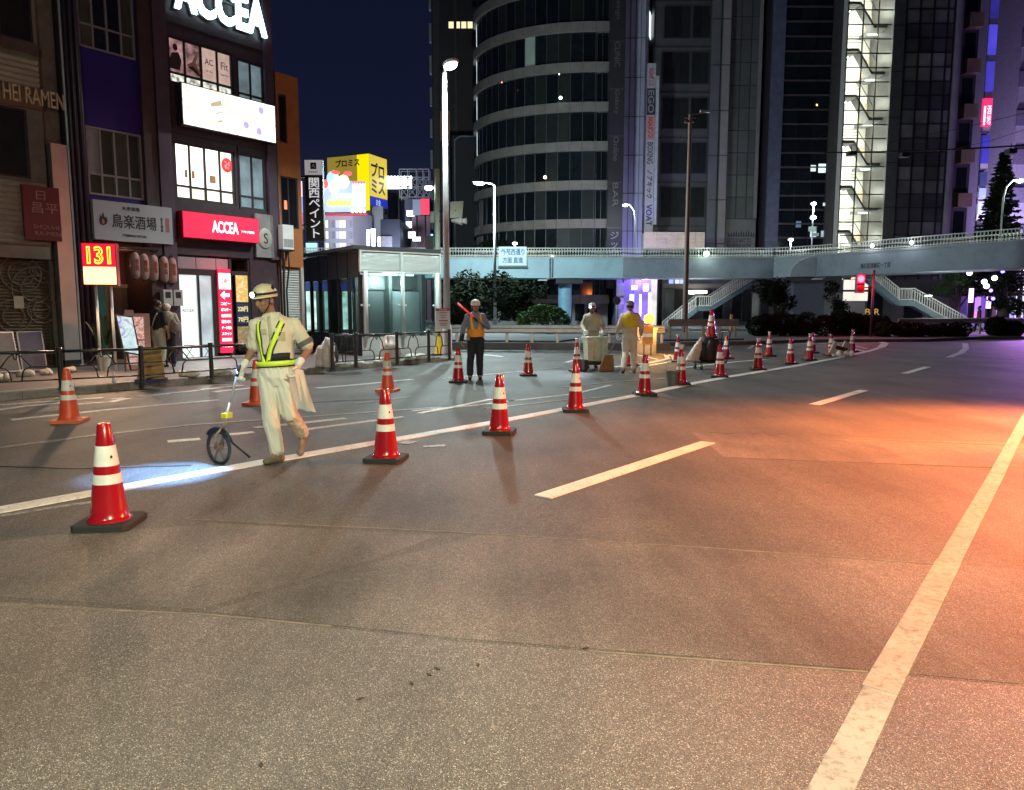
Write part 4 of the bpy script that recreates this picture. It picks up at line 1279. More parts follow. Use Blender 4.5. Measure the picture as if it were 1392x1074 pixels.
# ------------------------------------------------------------------ lamps, signal pole
street_lamp(gp(608, 487, .15), 7.78, (.10, -.16), 3500, COOL, 'tall silver street lamp at the pavement corner beside the glass shelter', 'street lamps', rpole=.095, head=.30, spot=146)
pst = gp(604, 484, .15)
pb = thing('notice_board', 'white paper notice with a red heading strapped to the silver lamp pole', 'notice', (gp(608, 487, .15).x - .10, gp(608, 487, .15).y - .16, .98), 0)
MB().box(-.2, .2, -.012, .012, 0, .58).build('sheet', M('white notice paper', (.7, .68, .68), .6, .05), pb)
MB().box(-.2, .2, -.016, -.0125, .51, .58).build('heading', M('red heading', (.5, .02, .04), .5), pb)
for k, (w_, y_) in enumerate(((.24, .45), (.2, .38), (.16, .31), (.28, .22), (.26, .15), (.2, .1))):
    MB().box(-w_ / 2 + .03, w_ / 2, -.015, -.0125, y_, y_ + (.03 if k == 3 else .014)).build('text_line', M('red heading', (.5, .02, .04), .5) if k == 3 else m_ink, pb)
txt('お知らせ', .22, .045, m_white, pb, (0, -.018, .545))
sp = at(596, 448, 27.5)
spole = thing('signal_pole', 'pale green signal pole with loudspeaker and boards behind the silver lamp pole', 'pole', (sp.x, sp.y, .0), 0)
zt = at(596, 230, 27.5).z
m_pg = M('pale green paint', (.42, .52, .44), .45, .12)
MB().lathe([(.12, 0), (.12, 3.0), (.105, 3.05), (.10, zt)], 14).build('pole', m_pg, spole, 'auto')
ml = at(583, 254, 27.5)
MB().beam((0, 0, ml.z), (ml.x - sp.x, 0, ml.z), .06).ball((ml.x - sp.x, 0, ml.z), (.16, .1, .09), 12, 8).build('arm', m_steel, spole)
MB().ball((ml.x - sp.x, -.03, ml.z - .04), (.15, .09, .09), 12, 8).build('lens', m_lens_w, spole, True)
b0, b1 = at(612, 297, 27.2), at(629, 273, 27.2)
MB().add([(b0.x - sp.x, -.4, b0.z), (b1.x - sp.x - .03, -.25, b0.z + .06), (b1.x - sp.x + .02, -.25, b1.z), (b0.x - sp.x, -.4, b1.z - .05), (b0.x - sp.x, -.36, b0.z), (b1.x - sp.x - .03, -.21, b0.z + .06), (b1.x - sp.x + .02, -.21, b1.z), (b0.x - sp.x, -.36, b1.z - .05)], [(0, 1, 2, 3), (7, 6, 5, 4), (0, 4, 5, 1), (1, 5, 6, 2), (2, 6, 7, 3), (3, 7, 4, 0)]).build('board', M('pale green board', (.5, .6, .5), .5), spole)
spk = at(617, 299, 27.0)
for dx, r0, r1, L in ((.0, .05, .16, .38), (.22, .04, .12, .3)):
    MB().tube([(spk.x - sp.x + dx - .1, -.3, spk.z), (spk.x - sp.x + dx + L * .55, -.32, spk.z - .02), (spk.x - sp.x + dx + L * .7, -.33, spk.z - .02)], [r0, r1 * .8, r1], 14).build('loudspeaker', m_white, spole, True)
MB().beam((0, 0, spk.z), (spk.x - sp.x, -.28, spk.z), .05).build('bracket', m_dark, spole)
MB().beam((0, 0, spk.z + .35), (b0.x - sp.x + .2, -.34, spk.z + .35), .04).build('bracket', m_dark, spole)
for dz in (.1, -.9):
    MB().box(-.42, -.14, -.14, .14, zt - 3.0 + dz * .3, zt - 2.4 + dz * .3).build('signal_box', m_dark, spole) if dz > 0 else None
MB().box(-.24, -.11, -.1, .1, zt - 1.9, zt - 1.5).build('junction_box', m_pg, spole)
q = gp(673, 464); street_lamp((at(673, 452, 51).x, 51, .0), at(673, 252, 51).z, (-.8, -.15), 11500, (.72, .96, 1.0), 'slim street lamp standing behind the traffic controller with its arm to the left', 'street lamps', head=.42, rpole=.11)
# off-frame lamps of the same street that light the foreground
street_lamp((-4.2, -4.6, .0), 8.5, (.9, .9), 1700, (.95, 1.0, .84), 'street lamp behind the photographer lighting the near asphalt', 'street lamps', head=.3)
# work lights outside the frame: an orange sodium one at the right kerb, an added warm fill light behind the photographer
def work_light(label, loc, h, rz, lens):
    t = thing('work_light', label, 'work light', loc, rz, 'work lights on tripods')
    MB().tube([(0, 0, .9), (0, 0, h)], .03, 8).build('mast', m_steel, t)
    for a in (0, 2.1, 4.2): MB().tube([(0, 0, 1.1), (.7 * math.cos(a), .7 * math.sin(a), .02)], .02, 6).build('leg', m_steel, t)
    MB().box(-.25, .25, -.1, .12, h, h + .35).build('housing', m_dark, t)
    MB().box(-.22, .22, -.115, -.101, h + .03, h + .32).build('lens', lens, t)
    return t


SOD = (1.0, .235, .05)
work_light('orange sodium work light on a tripod at the right kerb', (9.3, 9.4, 0), 4.4, R(-50), m_lens_o)
lamp('sodium_light', 'SPOT', (8.95, 9.15, 4.55), 15200, SOD, None, .2, aim=(7.1, 7.7, 0), spot=110, blend=.75)
lamp('sodium_light', 'POINT', (8.95, 9.15, 4.45), 700, SOD, None, .2)
work_light('added warm white fill light on a tripod behind the photographer', (1.5, -2.3, 0), 4.6, R(180), E('warm lens', (1, .9, .7), 12))
lamp('warm_fill_light', 'SPOT', (1.5, -1.95, 4.75), 3300, (.97, 1.0, .66), None, .2, aim=(.5, 1.5, 0), spot=100, blend=.5)  # added fill that lifts the near road and the striding worker
# ------------------------------------------------------------------ guard rails beyond the junction
m_grail = M('galvanised guard rail', (.50, .47, .46), .4, .15, 3, metal=.4, dirt=.3)
m_cbase = M('dark concrete footing', (.06, .055, .055), .8, .3, 2, bump=.3, bs=20)


def guard_rail(label, a, b, h=.72, n=6, base=None, pipes=False, mat=m_grail):
    a, b = Vector(a), Vector(b)
    d = b - a; L = d.length; ang = math.atan2(d.y, d.x)
    t = thing('guard_rail', label, 'guard rail', a, ang, 'guard rails round the junction')
    pr_ = [(-.03, -.16), (-.09, -.12), (-.09, -.05), (-.04, -.02), (-.04, .02), (-.09, .05), (-.09, .12), (-.03, .16), (-.015, .16), (-.07, .115), (-.07, .055), (-.02, .02), (-.02, -.02), (-.07, -.055), (-.07, -.115), (-.015, -.16)]
    m = len(pr_)
    vs = [(0, p[0], h + p[1]) for p in pr_] + [(L, p[0], h + p[1]) for p in pr_]
    fs = [(i, (i + 1) % m, m + (i + 1) % m, m + i) for i in range(m)]
    MB().add(vs, fs).build('beam', mat, t)
    for k in range(n + 1):
        x = .1 + (L - .2) * k / n
        MB().tube([(x, .03, 0), (x, .03, h + .12)], .06, 10).build('post', M('cream rail post', (.55, .48, .40), .5, .15, dirt=.3), t)
    if base: MB().box(-.3, L + .2, -.25, .25, 0, base).build('footing', m_cbase, t)
    return t


A0, A1 = gp(584, 474), gp(903, 476)
guard_rail('long grey guard rail on a dark footing behind the traffic controller', (A0.x, A0.y, 0), (A1.x, A1.y, 0), .78, 9, .26)
B0, B1 = gp(908, 467.5), gp(1002, 466)
guard_rail('pale guard rail just beyond the stacked cones', (B0.x, B0.y, 0), (B1.x, B1.y, 0), .95, 4, .2)
C0, C1 = at(1207, 462, 42), at(1372, 452, 46)
guard_rail('white guard rail at the foot of the right stairway', (C0.x, 41, 0), (C1.x, 44, 0), .92, 5)
mcb = at(857, 470, 26)
cb = thing('concrete_block', 'grey concrete end block of the guard rail behind the yellow vest worker', 'block', (gp(873, 481).x, gp(873, 481).y, 0), .1)
MB().prism([(-.45, -.25), (.42, -.25), (.45, .25), (-.42, .25)], 0, .85).build('block', M('weathered concrete', (.36, .36, .35), .8, .2, 3, bump=.3, bs=30, dirt=.4), cb)
MB().box(-.47, .47, -.27, .27, .85, .9).build('cap', m_grail, cb)

# ------------------------------------------------------------------ planted island and far pavement
isl = [gp(905, 470), gp(1010, 468.5), gp(1100, 465.5), gp(1190, 465), gp(1262, 464.5), gp(1330, 461.5), gp(1430, 461)]
fr_ = [(p.x, p.y) for p in isl]
g_ = MB(); g_.prism(ccw(fr_ + [(46, 52), (24, 52), (8, 45)]), -.1, .14)
tag(g_.build('planting_island', M('island kerb concrete', (.16, .15, .14), .8, .2, dirt=.4)), kind='structure')
g_ = MB(); g_.prism(ccw([(-22, 40), (-8, 37), (2.2, 35), (10, 56), (60, 56), (140, 70), (140, 240), (-60, 240)]), -.1, .08)
tag(g_.build('plaza', M('plaza paving', (.17, .165, .16), .8, .2, 1, dirt=.3)), kind='structure')

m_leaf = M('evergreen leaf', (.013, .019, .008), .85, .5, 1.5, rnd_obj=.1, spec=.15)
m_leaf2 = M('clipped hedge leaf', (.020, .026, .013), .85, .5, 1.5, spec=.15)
m_leaf3 = M('lamp-lit leaf tone', (.07, .13, .04), .8, .45, 1.5, spec=.2)  # greener leaf, with lamp light put into the colour
m_bark = M('bark', (.07, .055, .045), .9, .3, 8, bump=.6, bs=25)


def leaves(blobs, n, size, seed, flat=.5, hollow=.35):
    rr = random.Random(seed)
    mb = MB(); vs, fs = [], []
    wts = [b[3] * b[4] * b[5] for b in blobs]
    for k in range(n):
        b = rr.choices(blobs, wts)[0]
        while True:
            p = Vector((rr.uniform(-1, 1), rr.uniform(-1, 1), rr.uniform(-1, 1)))
            if hollow < p.length < 1: break
        if noise.noise(Vector((p.x * b[3] + b[0], p.y * b[4] + b[1], p.z * b[5] + b[2])) * 1.7 + Vector((seed, 0, 0))) < -.22: continue
        c = Vector((b[0] + p.x * b[3], b[1] + p.y * b[4], b[2] + p.z * b[5]))
        d = Vector((rr.gauss(0, 1), rr.gauss(0, 1), rr.gauss(0, flat))).normalized()
        u = d.cross(Vector((rr.gauss(0, 1), rr.gauss(0, 1), rr.gauss(0, 1)))).normalized()
        s = size * rr.uniform(.6, 1.3)
        i = len(vs)
        vs += [c - d * s, c + u * s * .42, c + d * s, c - u * s * .42]
        fs.append((i, i + 1, i + 2, i + 3))
    return mb.add(vs, fs)


def tree(name, label, loc, h, blobs, n, size, seed, mat=m_leaf, cat='tree', trunk=.13, group=None, limbs=True):
    t = thing(name, label, cat, loc, 0, group)
    rr = random.Random(seed)
    if trunk:
        mb = MB()
        mb.tube([(0, 0, 0), (.04, .02, h * .25), (-.03, .04, h * .5), (.02, 0, h * .72)], [trunk * 1.25, trunk, trunk * .7, trunk * .3], 9)
        if limbs:
            for b in blobs[:6]:
                z0 = h * rr.uniform(.22, .45)
                mb.tube([(0, 0, z0), (b[0] * .45, b[1] * .45, (z0 + b[2]) / 2), (b[0] * .9, b[1] * .9, b[2])], [trunk * .6, trunk * .38, trunk * .12], 6)
        mb.build('trunk', m_bark, t, True)
    leaves(blobs, n, size, seed).build('crown', mat, t)
    return t


def bl(rr, n, rx, ry, z0, z1, s0, s1):
    out = []
    for _ in range(n):
        a = rr.uniform(0, 6.28); k = math.sqrt(rr.random())
        s = rr.uniform(s0, s1)
        out.append((rx * k * math.cos(a), ry * k * math.sin(a), rr.uniform(z0, z1), s, s, s * .75))
    return out


rr = random.Random(3)
# clipped round tree before the grey pier
tree('round_tree', 'dark rounded tree between the left stairway and the square bridge pier', (at(1053, 455, 45).x, 45, .1), 3.3, bl(rr, 9, 1.0, .9, 1.7, 2.9, .55, .85), 5200, .10, 11)
tree('slim_tree', 'small slim tree hugging the right side of the square bridge pier', (at(1133, 455, 56).x, 56, .1), 3.6, bl(rr, 5, .55, .5, 1.2, 3.3, .5, .7), 1600, .11, 12)
# shrubs and trees behind the guard rail, left of the blue pier
tree('dark_tree', 'dark bushy tree under the bridge behind the traffic controller', (at(640, 450, 52).x, 52, .1), 4.2, bl(rr, 12, 2.6, 1.2, .9, 3.4, .8, 1.2), 6000, .13, 13)
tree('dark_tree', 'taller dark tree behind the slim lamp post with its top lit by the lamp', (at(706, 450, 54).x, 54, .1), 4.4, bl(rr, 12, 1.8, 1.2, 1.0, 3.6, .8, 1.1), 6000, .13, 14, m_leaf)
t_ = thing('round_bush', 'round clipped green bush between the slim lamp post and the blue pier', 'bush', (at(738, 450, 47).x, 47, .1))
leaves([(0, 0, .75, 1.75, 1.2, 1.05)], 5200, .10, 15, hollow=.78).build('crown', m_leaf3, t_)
MB().tube([(0, 0, 0), (0, 0, .6)], .08, 6).build('trunk', m_bark, t_)
tree('garden_tree', 'dark tree seen over the bridge railing among the far signs', (at(620, 330, 88).x, 88, 0), 9.5, bl(rr, 10, 2.2, 1.5, 5.5, 9.0, 1.2, 1.9), 5000, .22, 16)
tree('garden_tree', 'broad dark tree over the railing left of the silver pole', (at(548, 330, 96).x, 96, 0), 9, bl(rr, 8, 1.8, 1.5, 5.5, 8.6, 1.1, 1.6), 3500, .22, 17)
tree('garden_tree', 'dark tree over the railing right of the silver pole below the brown block', (at(672, 330, 74).x, 74, 0), 9, bl(rr, 8, 2.4, 1.5, 5.2, 7.9, 1.0, 1.6), 4200, .2, 18)

# hedges on the island
def hedge(label, pts, h, w, seed, n):
    rr = random.Random(seed)
    blobs = []
    o = Vector(pts[0])
    for a, b in zip(pts[:-1], pts[1:]):
        a, b = Vector(a), Vector(b)
        L = (b - a).length; k = max(2, int(L / .7))
        for i in range(k):
            p = a + (b - a) * ((i + .5) / k) - o
            hh = h * rr.uniform(.82, 1.12)
            blobs.append((p.x + rr.uniform(-.1, .1), p.y + rr.uniform(-.2, .2), hh * .5, .62, w, hh * .55))
    t = thing('hedge', label, 'hedge', (o.x, o.y, .12))
    leaves(blobs, n, .085, seed, hollow=.55).build('foliage', m_leaf2, t)
    mb = MB()
    for b in blobs: mb.tube([(b[0], b[1], 0), (b[0] + .08, b[1], b[2])], .03, 5)
    mb.build('stem', m_bark, t)['kind'] = 'stuff'


hp = lambda px, Y: (at(px, 460, Y).x, Y, 0)
hedge('long low dark hedge in front of the square bridge pier', [hp(1022, 40), hp(1070, 40.5), hp(1130, 41), hp(1205, 40.5)], 1.25, .9, 21, 22000)
hedge('lower ragged hedge under the white guard rail', [hp(1190, 39), hp(1240, 39.2), hp(1310, 39.5)], .72, .7, 22, 9000)
hedge('short box hedge at the right edge by the street tree', [hp(1345, 40), hp(1384, 40.4)], .95, .6, 23, 6000)

# ------------------------------------------------------------------ footbridge
br = thing('footbridge', 'long pale blue pedestrian footbridge with white railings spanning the junction', 'bridge', (0, 65, 0))
OB = (0, 65, 0)
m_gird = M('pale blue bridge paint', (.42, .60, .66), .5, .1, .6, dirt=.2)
m_gird2 = M('dimmed grey bridge paint', (.31, .345, .40), .5, .1, .6, dirt=.25)  # slightly greyer paint, darkened to carry the light falling off along the girder
m_brail = M('white railing paint', (.66, .66, .60), .45, .1, 2)
FR = [(-40, 65), (9.6, 65), (22.6, 65), (25.2, 62.4), (46, 28.5)]
BK = [(-40, 68.2), (9.6, 68.2), (24.2, 68.2), (28.1, 64.0), (48.8, 30.2)]
ZB, ZT = 4.28, 6.02
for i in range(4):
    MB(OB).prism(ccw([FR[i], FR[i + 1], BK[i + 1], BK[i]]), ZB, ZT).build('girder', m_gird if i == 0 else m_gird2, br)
mb = MB(OB)


def offp(P, w):
    out = []
    for i, p in enumerate(P):
        a = Vector(P[max(i - 1, 0)]); b = Vector(P[min(i + 1, len(P) - 1)])
        d = (b - a).normalized()
        out.append((p[0] + d.y * w, p[1] - d.x * w))
    return out


Fo, Bo = offp(FR, .10), offp(BK, -.10)
for i in range(4): mb.prism(ccw([Fo[i], Fo[i + 1], Bo[i + 1], Bo[i]]), ZT, ZT + .09)
mb.build('deck', M('bridge deck edge', (.45, .46, .42), .6, .1), br)
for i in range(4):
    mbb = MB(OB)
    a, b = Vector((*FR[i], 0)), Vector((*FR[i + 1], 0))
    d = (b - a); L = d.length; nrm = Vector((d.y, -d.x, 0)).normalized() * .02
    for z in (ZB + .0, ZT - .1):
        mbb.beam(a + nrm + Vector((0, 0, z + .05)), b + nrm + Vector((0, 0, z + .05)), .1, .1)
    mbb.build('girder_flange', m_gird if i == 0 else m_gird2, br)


def balustrade(P, z0, h, sp, name, parent, OFFv, base=.0, r=.022):
    mb, pb_, rl = MB(OFFv), MB(OFFv), MB(OFFv)
    for i in range(len(P) - 1):
        a, b = Vector(P[i]), Vector(P[i + 1])
        za = a.z if len(a) == 3 else z0; zb_ = b.z if len(b) == 3 else z0
        a = Vector((a.x, a.y, za)); b = Vector((b.x, b.y, zb_))
        L = (b - a).length; n = max(1, int(L / sp))
        for k in range(n + 1):
            p = a + (b - a) * (k / n)
            if k % 9 == 0: pb_.beam(p, p + Vector((0, 0, h)), .07)
            else: mb.beam(p + Vector((0, 0, .08)), p + Vector((0, 0, h - .03)), r * 2)
        rl.beam(a + Vector((0, 0, h)), b + Vector((0, 0, h)), .09, .07)
        rl.beam(a + Vector((0, 0, .1)), b + Vector((0, 0, .1)), .06, .06)
    o = mb.build(name, m_brail, parent); o['kind'] = 'stuff'
    o = pb_.build('railing_post', m_brail, parent); o['kind'] = 'stuff'
    rl.build('handrail', m_brail, parent)['kind'] = 'stuff'


Fi, Bi = offp(FR, -.06), offp(BK, .06)
balustrade(Fi, ZT + .09, .72, .24, 'baluster', br, OB, r=.024)
balustrade(Bi, ZT + .09, .72, .24, 'baluster', br, OB, r=.024)
# sagging cable run along the outside of the railing
mb = MB(OB); pts = []
for i in range(4):
    a, b = Vector((*Fo[i], 0)), Vector((*Fo[i + 1], 0)); L = (b - a).length; n = max(2, int(L / 1.1))
    for k in range(n + (i == 3)):
        p = a + (b - a) * (k / n); pts.append(p + Vector((0, 0, ZT + .40 - .10 * abs(math.sin(k * 1.05)))))
mb.tube(pts, .035, 6); mb.build('cable_run', m_black, br)
# piers and their heads
def pier_round(px, Y, r, name='pier'):
    x = at(px, 400, Y).x
    MB(OB).lathe([(r, 0), (r, 2.5), (r + .03, 2.52), (r + .03, 2.56), (r, 2.58), (r, ZB - .45)], 26, (x, Y, 0)).build('pier', M('blue pier paint', (.30, .55, .74), .45, .12, 2, dirt=.25), br, 'auto')
    MB(OB).prism([(x - r * 1.5, Y - 1.5), (x + r * 2.4, Y - 1.5), (x + r * 2.4, Y + 1.5), (x - r * 1.5, Y + 1.5)], ZB - .45, ZB).build('pier_head', M('dark bridge steel', (.045, .05, .06), .5), br)


pier_round(768, 66.6, .60)
x = at(1100, 400, 63).x
mb = MB(OB); mb.prism([(x - 1.25, 63.2), (x + 1.2, 62.8), (x + 1.35, 65.2), (x - 1.1, 65.6)], 0, ZB - .35); mb.build('pier', M('grey violet pier paint', (.10, .10, .14), .5, .1), br)
mb = MB(OB); mb.prism([(x - 2.2, 62.7), (x + 2.4, 62.3), (x + 2.6, 66), (x - 2.0, 66.3)], ZB - .35, ZB - .005)
mb.build('pier_head', M('dark bridge steel', (.045, .05, .06), .5), br)
# rounded haunch plate at the joint
pts = [(x + 1.9 * math.cos(a), ZB + .02 + 1.6 * math.sin(a)) for a in [math.pi * k / 14 for k in range(15)]]
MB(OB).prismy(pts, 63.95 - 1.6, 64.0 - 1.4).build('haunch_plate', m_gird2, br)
# drain pipes and little lamps under the girder
for (px, Y) in ((747, 64.8), (1082, 64.7), (1122, 62.2)):
    q = at(px, 360, Y)
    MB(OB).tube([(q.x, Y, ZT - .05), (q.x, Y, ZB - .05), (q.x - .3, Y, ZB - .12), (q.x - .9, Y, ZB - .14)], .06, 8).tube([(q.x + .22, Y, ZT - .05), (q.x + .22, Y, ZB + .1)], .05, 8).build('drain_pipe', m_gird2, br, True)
    MB(OB).box(q.x - 1.0, q.x - .2, Y - .1, Y + .2, ZB - .25, ZB - .15).build('underside_light', M('lamp tray', (.5, .52, .5), .5), br)
# place name lettered on the right girder
a, b = Vector((*FR[3], 0)), Vector((*FR[4], 0)); dd_ = (b - a).normalized()
nn = Vector((dd_.y, -dd_.x, 0))
def on_right(px):
    best = min(range(0, 400), key=lambda k: abs((lambda q: 696 + FPX * q.x / (q.y * CP))(a + dd_ * (k * .1)) - px))
    return a + dd_ * (best * .1)
q0, q1 = on_right(1166), on_right(1207)
c = (q0 + q1) / 2 + nn * .012
txt('新宿区西新宿一丁目', (q1 - q0).length * .96, .42, m_black, br, (c.x, c.y - 65, ZB + .66), rot=(math.pi / 2, 0, math.atan2(dd_.y, dd_.x)), bold=.015)
# street name board fixed on the railing
dsn = thing('direction_sign', 'pale direction board with blue Japanese street name on the bridge railing', 'sign', at(697, 363, 64.75), 0)
MB().box(-1.2, 1.2, -.06, .06, .12, 1.72).build('board', E('lit sign board', (.62, .86, .90), .55, .1), dsn)
MB().box(-1.24, 1.24, -.1, .1, -.05, .115).build('light_trough', M('trough grey', (.12, .14, .15), .5), dsn)
m_sblue = M('sign blue ink', (.03, .12, .36), .5)
txt('外苑西通り', 2.0, .55, m_sblue, dsn, (0, -.066, 1.28), bold=.02)
txt('方面 直進', 1.75, .5, m_sblue, dsn, (0, -.066, .58), bold=.02)

# stairways: stringers, treads, landing, balustrades
def stairway(name, label, pts, width_dir, w=1.6, group='bridge stairways'):
    """pts: list of (x,y,z) nosing line with landings"""
    t = thing(name, label, 'stairway', (pts[0][0], pts[0][1], 0), 0, group)
    off = (pts[0][0], pts[0][1], 0)
    wd = Vector(width_dir).normalized() * w
    for s_ in (Vector((0, 0, 0)), wd):
        mb = MB(off)
        for a, b in zip(pts[:-1], pts[1:]):
            mb.beam(Vector(a) + s_ + Vector((0, 0, -.18)), Vector(b) + s_ + Vector((0, 0, -.18)), .08, .42)
        mb.build('stringer', M('slate blue stringer', (.12, .17, .20), .5, .12), t)['kind'] = 'stuff'
        balustrade([Vector(p) + s_ for p in pts], 0, .95, .2, 'baluster', t, off, r=.024)
    k_ = 0
    for a, b in zip(pts[:-1], pts[1:]):
        a, b = Vector(a), Vector(b)
        n = max(1, int(abs(b.z - a.z) / .17))
        for k in range(n):
            p = a + (b - a) * ((k + .5) / n); q = (b - a) / n
            mb = MB(off)
            h0 = Vector((q.x, q.y, 0)) * .5
            mb.prism(ccw([tuple((p - h0)[:2]), tuple((p + h0)[:2]), tuple((p + h0 + wd)[:2]), tuple((p - h0 + wd)[:2])]), p.z - .16, p.z - .1)
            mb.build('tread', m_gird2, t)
    return t


def S(px, py, Y): return tuple(at(px, py, Y))


stL = [S(905, 452, 68.8), S(948, 417, 68.8), S(966, 417, 68.8), S(1052, 364, 68.8)]
stairway('stairway', 'left bridge stairway with white balusters rising behind the tall brown pole', stL, (0, 1, 0))
stR = [S(1312, 448, 56), S(1243, 409, 58), S(1222, 409, 58.5), S(1165, 362, 60.5)]
stairway('stairway', 'right bridge stairway descending toward the purple lit street', stR, (.3, 1, 0))
MB((stL[0][0], stL[0][1], 0)).beam((stL[1][0] + .3, 69.2, 0), (stL[1][0] + .3, 69.2, stL[1][2] - .3), .12).beam((stL[1][0] + 2.6, 69.2, 0), (stL[1][0] + 2.6, 69.2, stL[1][2] + .5), .12)

for sx, sy, Y, w_ in ((1262, 402, 54.5, 330), (940, 399, 66.5, 260)):
    q = at(sx, sy, Y)
    t = thing('wall_lamp', 'small white lamp lighting the %s bridge stairway' % ('right' if sx > 1000 else 'left'), 'lamp', q)
    MB().box(-.25, .25, -.08, .08, 0, .1).build('housing', m_dark, t); MB().box(-.23, .23, -.07, .07, -.04, -.002).build('lens', E('stair lamp lens', (.95, 1, .95), 6), t)
    lamp('stair_lamp_light', 'POINT', q - Vector((0, .3, .3)), w_, (.92, 1, .95), t, .2)
# lamps standing on the bridge
def deck_lamp(px, pyh, Y, zb, w, label, twin=False, tint=(.85, 1, .9), arm=(0, 0), emit=18):
    h_ = at(px, pyh, Y)
    t = thing('bridge_lamp', label, 'street lamp', (h_.x, Y, zb), 0, 'lamps along the bridge')
    L = h_.z - zb
    if arm[0]:
        pts = [(-arm[0], 0, 0), (-arm[0], 0, L * .72), (-arm[0] * .85, 0, L * .9), (-arm[0] * .45, 0, L + .06), (0, 0, L + .02)]
        MB().tube(pts, .06, 8).build('pole', m_steel, t, True)
    else:
        MB().tube([(0, 0, 0), (0, 0, L)], .06, 8).build('pole', m_steel, t, True)
    en = 'bridge lamp lens %s' % (tint,)
    MB().ball((0, -.02, L), (.22, .18, .12), 12, 8).build('lens', E(en, tint, emit), t, True)
    MB().ball((0, 0, L + .08), (.25, .2, .10), 12, 8).build('lamp_head', m_steel, t, True)
    if twin:
        MB().ball((.0, -.05, L - 1.15), (.25, .2, .16), 12, 8).build('lens', E(en, tint, emit), t, True)
        MB().box(-.3, .3, -.1, .1, L - 2.3, L - 1.9).box(.0, .55, -.05, .05, L - 2.7, L - 2.45).build('signal_box', M('pale green paint', (.42, .52, .44), .45), t)
    if w: lamp('lamp_light', 'POINT', (h_.x, Y - .35, h_.z - .3), w, tint, t, .2)
    return t


deck_lamp(850, 279, 66.5, ZT + .09, 320, 'curved arm lamp on the bridge in front of the violet wall', arm=(-.9, 0))
deck_lamp(700, 331, 66.5, ZT + .09, 250, 'small warm lamp on the bridge above the direction board', tint=(1, .9, .65))
deck_lamp(1106, 277, 64.5, ZT + .09, 700, 'tall lamp with two heads on the bridge at its bend', twin=True, tint=(.85, .97, 1))
deck_lamp(1075, 326, 66, ZT + .09, 150, 'small lamp on the bridge left of the two-headed lamp', tint=(.9, .95, 1))
q = on_right(1367)
deck_lamp(1386, 246, q.y + 1, ZT + .09, 500, 'arched lamp on the right part of the bridge near the conifer', arm=(1.0, 0), tint=(.85, 1, .9))
for px, Y, st, lb_ in ((960, 64.7, 16, 'bright greenish floodlight on the railing left of the bend'), ):
    q = at(px, 345, Y)
    f_ = thing('flood_light', lb_, 'flood light', q)
    MB().box(-.22, .22, 0, .16, -.16, .16).build('housing', m_dark, f_); MB().ball((0, -.02, 0), (.24, .06, .2), 12, 8).build('lens', E('flood lens', (.8, 1, .85), st), f_)
    lamp('flood', 'POINT', (q.x, Y - .6, q.z), 70, (.8, 1, .85), f_, .2)
for px, lb_ in ((1182, 'small cold light on the right railing near the bend'), (1236, 'small cold light on the right railing above the lit stairwell')):
    q = on_right(px); q = Vector((q.x, q.y, ZT + .42)) + nn * .16
    f_ = thing('flood_light', lb_, 'flood light', q)
    MB().box(-.12, .12, 0, .12, -.12, .12).build('housing', m_dark, f_); MB().ball((0, -.02, 0), (.14, .05, .14), 12, 8).build('lens', E('small flood lens', (.8, .9, 1), 14), f_)
    lamp('flood', 'POINT', Vector(q) + nn * .5, 30, (.85, .92, 1), f_, .2)
# tall unlit pole in front of the bridge
tp = at(931, 440, 50)
t = thing('tall_pole', 'tall brownish unlit floodlight pole in front of the bridge', 'pole', (tp.x, 50, 0))
zt = at(931, 156, 50).z
m_rust = M('brown pole paint', (.24, .13, .095), .5, .15)
MB().lathe([(.22, 0), (.22, .4), (.19, .5), (.12, zt)], 14).build('pole', m_rust, t, 'auto')
MB().beam((-.35, 0, zt - .2), (.35, 0, zt - .2), .06).beam((0, 0, zt), (1.2, .3, zt + .25), .07).box(-.35, .25, -.1, .1, zt - .5, zt - .4).build('cross_arm', m_rust, t)
MB().box(.7, 1.3, .1, .4, zt + .2, zt + .34).build('lamp_head', m_steel, t)

# red signal for pedestrians before the bridge
sg_ = at(1184, 445, 39)
t = thing('traffic_signal', 'pedestrian signal showing red on a thin pole in the hedge', 'traffic signal', (sg_.x, 39, .1))
zr = at(1170, 383, 39).z
xr = at(1169, 383, 39).x - sg_.x
MB().tube([(0, 0, 0), (0, 0, zr + .5)], .065, 10).build('pole', M('red-brown pole', (.12, .07, .07), .5), t, True)
MB().beam((0, 0, zr + .22), (xr, 0, zr + .22), .05).beam((0, 0, zr - .4), (xr, 0, zr - .4), .05).build('bracket', m_dark, t)
MB().box(xr - .2, xr + .2, -.12, .12, zr - .68, zr + .28).build('housing', M('signal housing', (.14, .13, .13), .5), t)
MB().prismy([(xr - .2, zr + .27), (xr + .2, zr + .27), (xr + .22, zr + .3), (xr - .22, zr + .3)], -.3, -.12).prismy([(xr - .2, zr - .2), (xr + .2, zr - .2), (xr + .2, zr - .18), (xr - .2, zr - .18)], -.28, -.12).build('visor', m_dark, t)
MB().ball((xr, -.125, zr + .04), (.17, .05, .18), 14, 8).build('red_lens', E('red signal', (1.0, .03, .05), 16), t)
MB().ball((xr, -.125, zr - .44), (.16, .03, .17), 14, 8).build('dark_lens', M('dark red glass', (.16, .01, .02), .2), t)
lamp('red_light', 'POINT', (sg_.x + xr, 38.4, zr + .1), 130, (1.0, .03, .08), t, .15)
